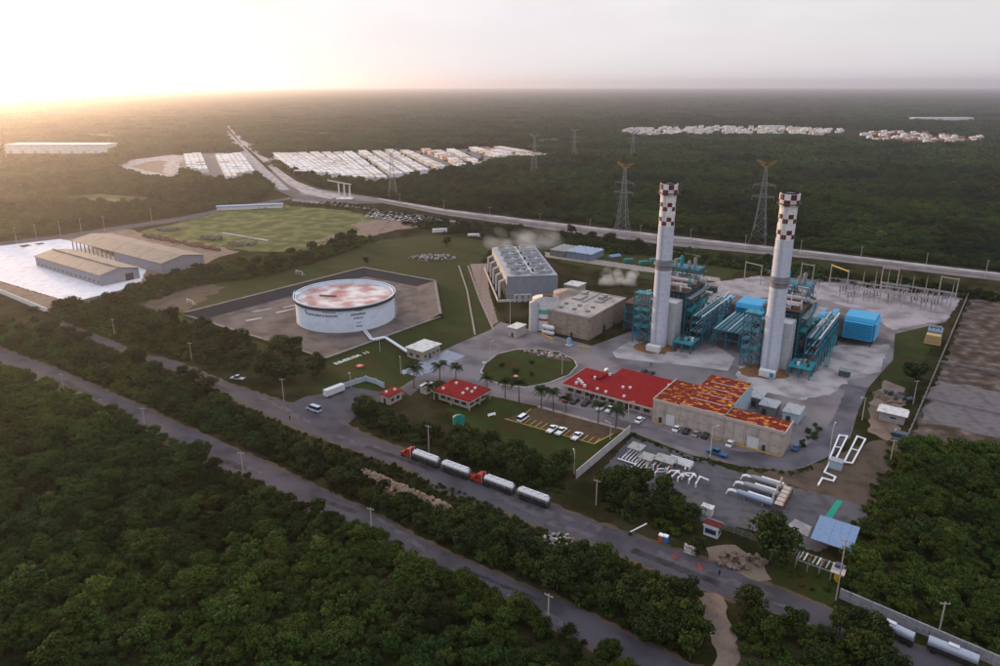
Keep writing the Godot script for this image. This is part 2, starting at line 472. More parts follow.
	sheet("lawn_rough", pts([78.6, -198.5, 96.2, -198.5, 116.0, -210.1, 132.1, -218.4, 140.8, -218.4, 121.9, -192.6, 106.4, -175.4, 104.3, -179.0, 91.9, -188.1, 78.5, -193.8]), 0.03, soil, "", 1.2)
	sheet("lawn", pts([71.5, -154.1, 82.2, -154.9, 87.8, -150.1, 78.2, -137.3, 71.1, -142.0, 66.4, -147.1]), 0.03, lawn, "", 0.8)
	sheet("dirt_patch", pts([54.9, -159.0, 63.1, -160.3, 67.6, -154.1, 67.8, -146.4, 63.3, -145.6, 58.8, -150.9, 54.1, -154.1]), 0.05, dirt, "", 1)
	sheet("dirt_patch", pts([140.6, -243.6, 161.1, -270.2, 165.0, -262.1, 148.5, -233.6, 134.9, -217.0, 130.9, -224.3]), 0.05, dirt, "", 1)
	sheet("sandy_track", pts([48.7, -142.0, 53.6, -140.6, 52.9, -135.3, 53.2, -129.6, 52.4, -123.7, 46.6, -110.7, 42.6, -110.7, 47.2, -123.7, 47.3, -132.7]), 0.07, dirt, "", 0.7)
	sheet("rubble_patch", pts([12.2, -162.4, 16.5, -165.1, 19.6, -163.3, 15.0, -159.8]), 0.05, pale, "", 0.8)
	# pavements inside the fence
	sheet("plant_pavement", pts([-40.7, -262.1, -32.7, -278.7, -36.5, -290.1, -21.4, -311.4, -5.0, -332.7, 0.0, -345.2, 20.0, -329.7, 43.5, -310.1, 66.2, -331.2, 80.4, -384.2, 124.1, -418.0, 168.0, -437.0, 208.9, -427.3, 243.9, -404.7, 269.0, -390.1, 232.3, -345.2, 195.8, -326.8, 176.4, -292.5, 149.9, -262.1, 135.1, -240.2, 122.4, -219.8, 110.8, -208.1, 98.6, -200.4, 92.1, -197.9, 77.8, -201.0, 63.4, -208.1, 46.6, -224.3, 15.0, -244.5, 2.0, -251.6, -12.1, -258.2, -25.1, -270.2, -31.0, -266.1, -35.7, -254.4]), 0.06, paving)
	sheet("washed_slab", pts([-43.0, -278.7, -30.7, -294.9, -24.7, -304.9, -15.5, -297.3, -26.2, -283.2, -34.7, -273.3]), 0.085, paint("washed_slab", lin(0.288, 0.304, 0.368), 0.7, "stain", 12.0, 2.3))
	sheet("concrete_apron", pts([51.8, -302.3, 63.9, -318.2, 92.5, -302.3, 102.2, -310.1, 106.3, -294.9, 98.4, -279.8, 83.5, -285.4, 66.8, -290.1, 52.5, -294.9]), 0.08, pale)
	sheet("concrete_apron", pts([96.7, -265.1, 104.6, -285.4, 123.9, -276.5, 145.3, -304.9, 160.5, -311.4, 185.2, -311.4, 163.4, -278.7, 146.5, -270.2, 131.4, -255.3, 117.6, -250.7]), 0.08, pale, "", 0.9)
	sheet("gravel_yard", pts([169.2, -422.6, 205.7, -420.3, 267.7, -388.1, 234.3, -348.4, 197.5, -332.7, 200.1, -362.0, 183.7, -384.2, 163.8, -392.2]), 0.09, gravel, "", 1)
	sheet("gravel_yard", pts([80.4, -384.2, 124.1, -418.0, 168.0, -437.0, 169.2, -422.6, 163.8, -392.2, 137.8, -384.2]), 0.085, gravel, "", 1)
	sheet("metering_yard", pts([46.3, -220.6, 66.0, -205.4, 81.5, -193.2, 106.1, -179.5, 106.1, -175.0, 94.4, -162.4, 83.3, -157.3, 71.8, -166.0, 56.8, -171.6, 41.9, -183.2, 28.6, -191.4]), 0.05, paint("metering_paving", lin(0.112, 0.102, 0.11), 0.9, "stain", 17.0, 2.2), "", 0.4)
	sheet("barren_yard", pts([276.1, -392.2, 342.6, -332.7, 218.0, -198.5, 171.5, -210.1, 147.0, -214.2, 141.9, -218.4, 189.2, -278.7]), 0.04, barren, "", 1.5)
	sheet("pale_lot", pts([183.3, -270.2, 201.0, -258.2, 250.6, -233.6, 228.7, -210.1, 174.8, -219.8, 155.5, -233.6]), 0.06, paint("pale_lot", lin(0.19, 0.16, 0.155), 0.95, "stain", 15.0, 1.9), "", 2)
	# the lawn inside the loop road, with its kerb
	var oval := PackedVector2Array()
	var outer := PackedVector2Array()
	for p in pts([-8.6, -278.7, -7.1, -287.7, -1.4, -299.8, 7.0, -305.5, 18.7, -306.2, 27.7, -302.3, 33.7, -292.5, 34.3, -285.4, 29.8, -275.5, 20.7, -267.1, 10.2, -262.1, 0.0, -265.1, -5.9, -271.2]):
		outer.append(p)
	var mid := Vector2.ZERO
	for p in outer:
		mid += p / outer.size()
	for p in outer:
		oval.append(mid + (p - mid) * 0.965)
	var kb := MB.new()
	kb.prism(outer, 0.0, 0.18)
	setting("kerb", kb, pale)
	sheet("loop_lawn", oval, 0.2, lawn)
	var stones := pts([12.5, -302.9, 20.9, -304.2, 30.0, -296.1, 32.1, -290.1, 26.8, -291.3, 20.4, -296.1, 13.7, -298.5])
	sheet("stone_bed", stones, 0.23, soil)
	sheet("loop_road", pts([15.3, -244.5, 46.7, -224.6, 77.9, -201.3, 92.2, -198.2, 98.4, -200.7, 110.6, -208.4, 122.2, -220.2, 134.8, -240.2, 149.9, -262.1, 143.7, -266.1, 129.2, -243.6, 116.6, -225.8, 104.6, -214.2, 94.2, -210.1, 80.7, -210.1, 50.8, -229.6, 37.6, -239.3, 17.6, -249.8]), 0.075, paint("loop_asphalt", lin(0.15, 0.134, 0.15), 0.85, "patchy", 111.0, 2.5), "", 0.3)
	sheet("pale_spill", pts([114.5, -274.4, 130.6, -270.2, 138.6, -264.1, 135.5, -259.2, 124.7, -262.1, 112.3, -266.1]), 0.105, pale, "", 0.8)
	sheet("planting_bed", pts([-369.6, -525.2, -366.1, -530.5, -359.9, -526.9, -361.6, -520.0]), 0.1, soil, "", 0.8)
	sheet("planting_bed", pts([-361.8, -532.3, -358.3, -536.6, -353.7, -533.0, -356.0, -528.0]), 0.1, soil, "", 0.8)
	# footways, drains, painted bays
	var pv := paint("footway", lin(0.336, 0.272, 0.24), 0.9, "stain", 9.0, 2.0)
	sheet("walkway", pts([-20.7, -468.7, -9.0, -470.2, -6.6, -404.7, -1.0, -345.2, -4.6, -337.3, -8.8, -365.5, -14.8, -415.7]), 0.05, paint("pink_concrete", lin(0.288, 0.208, 0.176), 0.9, "stain", 9.0, 2.0), "", 0.3)
	sheet("back_track", pts([33.3, -505.0, 95.5, -463.2, 140.7, -432.1, 137.9, -422.6, 92.9, -449.7, 32.3, -489.3]), 0.06, pv, "", 0.5)
	sheet("footway", pts([15.0, -245.8, 46.8, -225.4, 46.2, -223.9, 14.2, -244.0]), 0.1, pv)
	for d in [[Vector3(-28.0, 0, -463.2), Vector3(-19.9, 0, -404.7), Vector3(-12.3, 0, -325.3)], [Vector3(-21.8, 0, -463.2), Vector3(-11.5, 0, -384.2), Vector3(-3.0, 0, -331.2)]]:
		var k := MB.new()
		for i in 2:
			k.bar(d[i] + Vector3.UP * 0.15, d[i + 1] + Vector3.UP * 0.15, 0.9, 0.3)
		setting("drain_kerb", k, pv)
	var lot := sheet("parking_lot", pts([13.8, -243.6, 16.1, -244.5, 43.5, -225.0, 32.4, -216.2, 1.8, -234.4]), 0.07, paint("parking_brown", lin(0.0938, 0.0638, 0.0375), 0.95, "stain", 14.0, 2.0))
	var yellow := plain("yellow_paint", lin(0.55, 0.34, 0.07), 0.8)
	for k in 13:
		var a: Vector3 = Vector3(8.8, 0, -230.8).lerp(Vector3(32.3, 0, -215.5), k / 12.0)
		var lb := MB.new()
		lb.bar(a + Vector3.UP * 0.09, a + Vector3(2.7, 0.09, -3.9), 0.22, 0.02)
		part(lot, "bay_line", lb, yellow)
	for e in [[Vector3(1.8, 0, -234.4), Vector3(32.3, 0, -215.5)], [Vector3(32.3, 0, -215.5), Vector3(40.0, 0, -222.8)], [Vector3(11.8, 0, -242.7), Vector3(9.0, 0, -237.7)]]:
		var lb := MB.new()
		lb.bar(e[0] + Vector3.UP * 0.11, e[1] + Vector3.UP * 0.11, 0.28, 0.02)
		part(lot, "border_line", lb, yellow)

# ---------- vegetation ----------
var crowns := []
var trunk_mesh: ArrayMesh
var greens := []
var shrubs := []
var clumps := []

func leaf_quad(b: MB, p: Vector3, nn: Vector3, s: float) -> void:
	var t := nn.cross(Vector3(rng.randf() - 0.5, rng.randf() - 0.5, rng.randf() - 0.5)).normalized()
	var q := nn.cross(t)
	var l := s * rng.randf_range(0.7, 1.4)
	t *= l
	q *= s * rng.randf_range(0.5, 0.9)
	var k := 0.45 + 1.25 * pow(rng.randf(), 1.6)
	b.col = Color(k * rng.randf_range(0.85, 1.2), k, k * rng.randf_range(0.75, 1.15))
	b.quad(p - t, p + q + nn * s * 0.15, p + t, p - q, nn)

func ball_dir() -> Vector3:
	var y := rng.randf_range(-1, 1)
	var a := rng.randf() * TAU
	var r := sqrt(1 - y * y)
	return Vector3(cos(a) * r, y, sin(a) * r)

# a crown of leafy clumps: every clump is a rough ball of leaf-sized faces
func crown_mesh(r: float, h: float, y0: float, count: int, per: int, leaf: float, m: Material) -> ArrayMesh:
	var b := MB.new()
	b.tint = true
	for k in count:
		var d := ball_dir()
		d.y = absf(d.y) if rng.randf() < 0.8 else d.y
		var reach := pow(rng.randf(), 0.45)
		var cp := Vector3(d.x * r * 0.78 * reach, y0 + h * 0.4 + d.y * h * 0.42 * reach, d.z * r * 0.78 * reach)
		var cr := r * rng.randf_range(0.16, 0.36)
		for i in per:
			var e := ball_dir()
			var p := cp + e * Vector3(cr, cr * 0.8, cr) * rng.randf_range(0.75, 1.12)
			if p.y < y0 * 0.7:
				continue
			leaf_quad(b, p, (e + ball_dir() * 0.55 + Vector3.UP * 0.25).normalized(), leaf)
	return b.mesh(m)

func build_trees() -> void:
	var lm := StandardMaterial3D.new()
	lm.resource_name = "leaves"
	lm.vertex_color_use_as_albedo = true
	lm.albedo_color = lin(0.030, 0.048, 0.008).linear_to_srgb()
	lm.roughness = 0.85
	lm.metallic_specular = 0.2
	for c in [lin(0.026, 0.04, 0.008), lin(0.022, 0.035, 0.0085), lin(0.037, 0.051, 0.0085), lin(0.03, 0.038, 0.008), lin(0.019, 0.031, 0.008)]:
		var x: StandardMaterial3D = lm.duplicate()
		x.albedo_color = c.linear_to_srgb()
		greens.append(x)
	for e in [[4.0, 6.6, 40, 62], [3.3, 7.4, 34, 60], [4.6, 5.2, 42, 58], [3.0, 5.6, 26, 60], [4.0, 6.0, 26, 44], [3.6, 7.0, 44, 56], [4.4, 6.2, 36, 64]]:
		crowns.append(crown_mesh(e[0], e[1], 0.9, e[2], e[3], 0.28, lm))
	for k in 4:
		shrubs.append(crown_mesh(2.4, 3.2, 0.2, 15, 44, 0.28, lm))
	for k in 3:      # a stretch of canopy, for woods far off
		var b := MB.new()
		b.tint = true
		for i in 30:
			var cp := Vector3(rng.randf_range(-9, 9), rng.randf_range(1.0, 4.5), rng.randf_range(-9, 9))
			var cr := rng.randf_range(1.6, 3.4)
			for q in 16:
				var e := ball_dir()
				e.y = absf(e.y)
				leaf_quad(b, cp + e * cr, (e + ball_dir() * 0.4).normalized(), 0.95)
		clumps.append(b.mesh(lm))
	var tb := MB.new()
	tb.tube(Vector3(0, -0.3, 0), Vector3(0.12, 2.6, 0.05), 0.26, 0.17, 7)
	for k in 5:
		var a := k * 1.3
		tb.tube(Vector3(0.1, 1.9 + k * 0.12, 0.04), Vector3(cos(a) * 2.2, 4.2 + (k % 2) * 0.7, sin(a) * 2.2), 0.13, 0.04, 5)
	trunk_mesh = tb.mesh(paint("bark", lin(0.13, 0.1, 0.075), 0.95, "stain", 1.0, 0.3))
	# trees that can be told apart
	grove(pts([-294.2, -348.4, -230.5, -338.8, -189.2, -310.1, -143.3, -279.8, -118.6, -261.1, -100.0, -245.4, -88.7, -218.4, -115.3, -233.6, -150.8, -258.2, -193.8, -287.7, -242.0, -318.2]), 46, 3.4, 5.0, 4.2, "dark tree between both roads, left of the gate", "trees between the roads, left stretch")
	grove(pts([-92.1, -233.6, -72.6, -217.0, -50.7, -198.5, -38.1, -186.9, -17.0, -171.6, -18.0, -163.3, -43.4, -183.2, -61.9, -196.1, -85.5, -214.2]), 18, 2.6, 4.0, 4.0, "bushy tree between both roads, below the gate", "trees between the roads, below the gate")
	grove(pts([-14.1, -169.7, 0.5, -163.3, 11.8, -155.7, 25.7, -151.7, 34.9, -146.4, 45.5, -139.3, 45.4, -126.6, 40.8, -121.0, 32.8, -127.2, 15.7, -141.0, 0.5, -150.5, -14.8, -160.3]), 36, 3.0, 5.0, 4.2, "bushy tree between both roads, below the tankers", "trees between the roads, right stretch")
	grove(pts([56.7, -135.3, 61.4, -133.3, 72.2, -126.0, 77.9, -129.0, 83.2, -132.1, 83.0, -123.7, 83.4, -120.4, 75.4, -101.8, 45.2, -101.8, 52.0, -121.0]), 20, 2.8, 4.4, 3.8, "leafy tree right of the sandy track at the bottom", "trees beside the sandy track")
	grove(pts([-244.7, -362.0, -218.2, -384.2, -188.7, -358.5, -152.4, -335.7, -124.4, -321.0, -108.6, -292.5, -115.2, -283.2, -124.7, -280.9, -144.8, -297.3, -164.3, -307.5, -187.9, -323.9, -224.0, -345.2]), 32, 3.6, 5.6, 4.4, "dark tree across the plant road, left of the tank", "trees above the plant road")
	grove(pts([-112.9, -299.8, -99.9, -308.8, -78.3, -278.7, -69.9, -254.4, -78.9, -252.6, -98.3, -266.1]), 12, 4.8, 6.4, 4.4, "tall dark tree in the clump below the tank dike", "trees below the tank dike")
	grove(pts([-54.7, -241.9, -51.9, -247.1, -46.7, -235.2, -34.6, -228.1, -26.6, -223.5, -21.6, -218.4, -36.2, -218.4, -50.4, -227.3]), 10, 3.2, 4.6, 3.4, "big dark tree beside the gatehouse with red roof", "trees beside the gatehouse")
	grove(pts([-17.3, -217.7, -6.9, -215.5, 6.6, -206.1, 20.8, -198.5, 20.4, -190.3, 15.8, -185.9, 6.2, -191.4, -9.8, -202.3]), 18, 3.6, 5.4, 4.2, "spreading dark tree standing behind the tanker trucks", "trees behind the tankers")
	grove(pts([30.9, -190.3, 37.7, -193.8, 45.7, -186.9, 56.6, -177.5, 56.8, -171.6, 50.8, -166.0, 39.5, -170.6, 30.5, -178.5]), 13, 3.6, 5.0, 4.4, "dark tree between the metering yard and the road", "trees beside the metering yard")
	grove(pts([-215.6, -388.1, -225.0, -409.0, -214.3, -432.1, -203.5, -460.4, -181.3, -474.4, -146.1, -498.6, -122.6, -562.4, -103.3, -554.6, -106.7, -521.7, -134.9, -457.7, -154.3, -434.5, -178.6, -422.6, -191.5, -409.0, -197.0, -388.1]), 34, 3.4, 5.2, 5.0, "dark tree between warehouses and playing field", "trees behind the playing field")
	grove(pts([-66.6, -614.1, 33.4, -574.5, 79.1, -543.2, 106.7, -521.7, 114.6, -505.0, 73.9, -505.0, 30.7, -525.2, 0.0, -554.6, -50.4, -578.7]), 24, 3.6, 5.6, 6.0, "dark tree between the cooling tower and the highway", "trees behind the cooling tower")
	grove(pts([144.4, -492.4, 192.0, -465.9, 249.4, -420.3, 285.3, -390.1, 280.0, -382.2, 239.7, -402.6, 183.8, -444.6, 138.7, -471.6]), 22, 3.0, 5.0, 6.0, "dark tree between the switchyard and the highway", "trees behind the switchyard")
	for e in [[Vector3(70.4, 0, -154.1), 7.2, "large round dark tree beside the blue roofed shed"], [Vector3(169.9, 0, -265.1), 8.2, "large round dark tree left of the long boundary fence"], [Vector3(59.0, 0, -137.9), 3.0, "small dark tree at the kerb beside the sandy track"], [Vector3(51.7, 0, -156.1), 3.4, "low bush beside the roadside banner and blue guard hut"], [Vector3(-40.6, 0, -525.2), 4.0, "lone round tree beside the rubble pit"], [Vector3(-92.4, 0, -468.7), 2.6, "small round tree on the lawn behind the tank"]]:
		tree(e[0], e[1], rng.randi() % 4, e[2], "")
	grove(pts([75.8, -129.0, 80.3, -130.8, 82.7, -126.6, 83.0, -122.1, 77.9, -118.8, 74.8, -122.1]), 7, 3.2, 4.6, 3.4, "dark tree where the plant road vanishes at the lower right", "trees at the end of the plant road")
	# woods that read as one mass
	woods()
	under("roadside_scrub", "low scrub covering the strip between both roads", pts([-291.7, -345.2, -228.6, -335.7, -188.5, -308.8, -142.3, -277.6, -117.8, -259.2, -98.1, -240.2, -73.9, -221.3, -52.0, -204.8, -38.9, -191.4, -17.2, -173.5, -5.7, -171.6, 12.0, -159.8, 25.8, -152.5, 35.1, -147.5, 45.9, -140.6, 44.5, -126.6, 40.6, -120.4, 32.7, -126.6, 15.6, -140.0, 0.5, -149.0, -17.6, -162.0, -43.1, -181.6, -61.4, -194.3, -84.5, -211.4, -114.3, -231.2, -149.3, -255.3, -191.7, -284.3, -239.2, -314.1, -289.2, -342.0]), 2.4, 0.5, 1.05)
	under("road_verge", "low dark weeds along the lower side of the plant road", pts([-117.3, -262.1, -97.0, -244.5, -75.6, -227.3, -53.7, -212.8, -30.5, -198.5, -5.9, -181.6, 12.5, -166.4, 24.0, -159.0, 35.9, -151.3, 46.8, -144.2, 47.8, -141.3, 35.0, -146.7, 23.3, -153.3, 12.0, -159.0, -5.7, -171.6, -15.5, -173.5, -28.8, -185.9, -51.5, -202.3, -73.0, -218.4, -97.6, -238.5]), 1.9, 0.22, 0.5)
	under("roadside_scrub", "low scrub right of the sandy track and along the road", pts([55.9, -137.3, 61.3, -135.0, 72.8, -127.2, 81.6, -121.0, 92.8, -111.5, 94.2, -101.8, 45.2, -101.8, 52.0, -121.0]), 2.6, 0.5, 1.0)
	under("hedge_scrub", "scrub under the trees left of the tank", pts([-268.1, -372.8, -243.6, -358.5, -220.2, -388.1, -190.3, -362.0, -153.7, -338.8, -122.9, -323.9, -106.8, -292.5, -111.8, -278.7, -123.9, -278.7, -147.5, -296.1, -167.7, -304.9, -190.3, -321.0, -231.1, -348.4]), 3.0, 0.5, 1.0)
	under("hedge_scrub", "scrub under the trees between warehouses and playing field", pts([-242.5, -360.2, -221.1, -392.2, -226.2, -409.0, -214.3, -432.1, -203.5, -460.4, -181.3, -474.4, -146.1, -498.6, -122.6, -562.4, -103.3, -554.6, -106.0, -518.3, -134.9, -457.7, -153.5, -432.1, -177.7, -420.3, -190.6, -406.9, -196.1, -386.2, -211.4, -376.5, -233.1, -351.7]), 3.2, 0.5, 1.1)
	under("hedge_scrub", "scrub under the trees beside the gatehouse and behind the tankers", pts([-56.5, -247.1, -48.9, -243.6, -35.0, -230.4, -21.2, -222.8, -6.9, -217.0, 6.7, -207.4, 20.9, -199.8, 20.2, -188.1, 15.6, -183.7, 6.2, -189.2, -9.7, -199.8, -23.7, -211.4, -36.5, -218.4, -51.7, -230.4]), 3.0, 0.4, 0.8)
	under("hedge_scrub", "scrub under the trees beside the metering yard", pts([30.3, -190.3, 37.9, -194.9, 45.9, -188.1, 58.1, -178.5, 57.6, -170.6, 50.9, -164.2, 39.2, -168.7, 29.6, -176.4]), 3.0, 0.4, 0.9)
	under("verge_scrub", "dark thicket between the plant and the highway", pts([-88.8, -614.1, -67.6, -623.6, -17.0, -587.2, 33.6, -578.7, 79.6, -546.9, 130.2, -511.6, 194.2, -471.6, 251.9, -424.9, 292.5, -392.2, 329.2, -365.5, 320.6, -355.1, 283.1, -378.4, 238.5, -400.4, 181.9, -439.5, 132.5, -474.4, 111.9, -492.4, 73.5, -501.8, 30.7, -525.2, 0.0, -554.6, -50.0, -574.5]), 3.6, 0.6, 1.3)
	under("verge_scrub", "green hedge between the highway and the far wood", pts([-207.5, -723.4, -167.4, -729.8, -96.4, -669.9, -27.0, -623.6, 33.8, -582.9, 121.9, -521.7, 120.4, -514.9, 33.2, -572.5, -26.3, -604.8, -94.2, -653.8, -160.6, -698.7, -204.0, -710.8]), 4.5, 0.5, 0.9)
	under("yard_scrub", "weeds and bushes along the boundary fence", pts([140.6, -225.8, 140.8, -218.4, 113.6, -181.6, 101.5, -166.9, 93.9, -160.3, 96.5, -166.9, 108.2, -179.0, 125.7, -203.5]), 3.2, 0.35, 0.8)
	under("yard_hedge", "low clipped hedge strip in front of the rusty roofed hall", pts([46.7, -222.8, 63.0, -206.7, 77.6, -200.4, 91.9, -197.3, 101.1, -201.0, 100.7, -198.5, 91.6, -194.9, 76.8, -197.9, 62.4, -204.2, 46.9, -219.8]), 1.5, 0.22, 0.36)
	under("yard_scrub", "weeds beside the rusty roofed hall's far corner", pts([104.3, -218.4, 114.7, -230.4, 115.2, -225.8, 109.5, -218.4, 102.5, -211.4]), 2.0, 0.3, 0.6)
	under("estate_gardens", "small garden trees between the terraces of the far estate", pts([-381.8, -1169.0, -403.7, -1283.4, -364.1, -1297.0, -275.1, -1306.9, -187.6, -1337.5, -113.4, -1348.0, -58.0, -1380.6, 0.0, -1380.6, 87.9, -1202.0, 65.8, -1169.0, 8.2, -1169.0, -29.7, -1052.8, -72.6, -1027.2, -100.6, -946.3, -131.2, -905.3, -153.1, -867.7, -180.7, -895.6, -220.9, -915.3, -264.3, -946.3, -322.7, -1052.8]), 26.0, 0.8, 1.7)
	under("slope_scrub", "green bushes right of the equipment shed with blue roof", pts([70.6, -151.7, 80.7, -153.3, 85.8, -148.6, 77.8, -138.6, 72.1, -142.8]), 3.0, 0.22, 0.4)

func tree(at: Vector3, r: float, tone: int, label: String, group: String) -> Node3D:
	var o := thing("tree", label, "tree", at, rng.randf() * TAU, group)
	var s := r / 4.0
	o.scale = Vector3(s, s * rng.randf_range(0.85, 1.15), s)
	part(o, "trunk", trunk_mesh)
	var cr := part(o, "crown", crowns[rng.randi() % crowns.size()])
	cr.material_override = greens[tone]
	return o

func grove(poly: PackedVector2Array, count: int, r0: float, r1: float, apart: float, label: String, group: String) -> void:
	var box := Rect2(poly[0], Vector2.ZERO)
	for p in poly:
		box = box.expand(p)
	var got: Array[Vector2] = []
	for i in 6000:
		if got.size() >= count:
			break
		var p := Vector2(rng.randf_range(box.position.x, box.end.x), rng.randf_range(box.position.y, box.end.y))
		if not Geometry2D.is_point_in_polygon(p, poly):
			continue
		var ok := true
		for q in got:
			if p.distance_to(q) < apart:
				ok = false
				break
		if ok:
			got.append(p)
	got.sort_custom(func(a: Vector2, b: Vector2) -> bool: return a.x / -a.y < b.x / -b.y)
	for k in got.size():
		var which := ", leftmost" if k == 0 else (", rightmost" if k == got.size() - 1 else ", %s from the left" % nth(k + 1))
		tree(g3(got[k]), rng.randf_range(r0, r1), rng.randi() % 5, label + which, group)

func nth(k: int) -> String:
	var low := ["", "first", "second", "third", "fourth", "fifth", "sixth", "seventh", "eighth", "ninth", "tenth", "eleventh", "twelfth", "thirteenth", "fourteenth", "fifteenth", "sixteenth", "seventeenth", "eighteenth", "nineteenth", "twentieth"]
	if k <= 20:
		return low[k]
	var tens := ["", "", "twenty", "thirty", "forty", "fifty"]
	if k % 10 == 0:
		return ["", "", "", "thirtieth", "fortieth", "fiftieth"][k / 10]
	return tens[k / 10] + "-" + low[k % 10]

func multi(parent: Node, called: String, shape: Mesh, spots: Array, tints: Array) -> void:
	if spots.is_empty():
		return
	var mm := MultiMesh.new()
	mm.transform_format = MultiMesh.TRANSFORM_3D
	mm.use_colors = true
	mm.mesh = shape
	mm.instance_count = spots.size()
	for k in spots.size():
		mm.set_instance_transform(k, spots[k])
		mm.set_instance_color(k, tints[k])
	var o := MultiMeshInstance3D.new()
	o.name = called
	o.multimesh = mm
	parent.add_child(o, true)
	o.set_meta("kind", "stuff")

func stuff_root(called: String, label: String) -> Node3D:
	var o := Node3D.new()
	o.name = numbered(called)
	add_child(o)
	tag(o, label, "vegetation", "", "stuff")
	return o

func under(called: String, label: String, poly: PackedVector2Array, step: float, s0: float, s1: float) -> void:
	var root := stuff_root(called, label)
	var box := Rect2(poly[0], Vector2.ZERO)
	for p in poly:
		box = box.expand(p)
	var spots := [[], [], [], []]
	var tints := [[], [], [], []]
	var x := box.position.x
	while x < box.end.x:
		var z := box.position.y
		while z < box.end.y:
			var p := Vector2(x, z) + Vector2(rng.randf_range(-0.6, 0.6), rng.randf_range(-0.6, 0.6)) * step
			if Geometry2D.is_point_in_polygon(p, poly):
				var k := rng.randi() % 4
				var s := rng.randf_range(s0, s1)
				spots[k].append(Transform3D(Basis(Vector3.UP, rng.randf() * TAU).scaled(Vector3(s, s * rng.randf_range(0.7, 1.1), s)), g3(p)))
				tints[k].append(tone(p))
			z += step
		x += step
	for k in 4:
		multi(root, "bushes", shrubs[k], spots[k], tints[k])

var patchy: FastNoiseLite
func tone(p: Vector2) -> Color:
	if patchy == null:
		patchy = FastNoiseLite.new()
		patchy.seed = 3
		patchy.frequency = 0.006
		patchy.fractal_octaves = 4
	var a := patchy.get_noise_2d(p.x, p.y)
	var fine := patchy.get_noise_2d(p.x * 7.0 + 50.0, p.y * 7.0)
	var k := clampf(1.0 + a * 1.25 + fine * 0.8 + rng.randf_range(-0.25, 0.35), 0.35, 2.2)
	var y := patchy.get_noise_2d(p.x + 900.0, p.y * 1.4)
	y += rng.randf_range(-0.35, 0.35)
	return Color(k * (1.0 + y * 0.5), k * (1.0 + y * 0.05), k * (0.95 - y * 0.4))

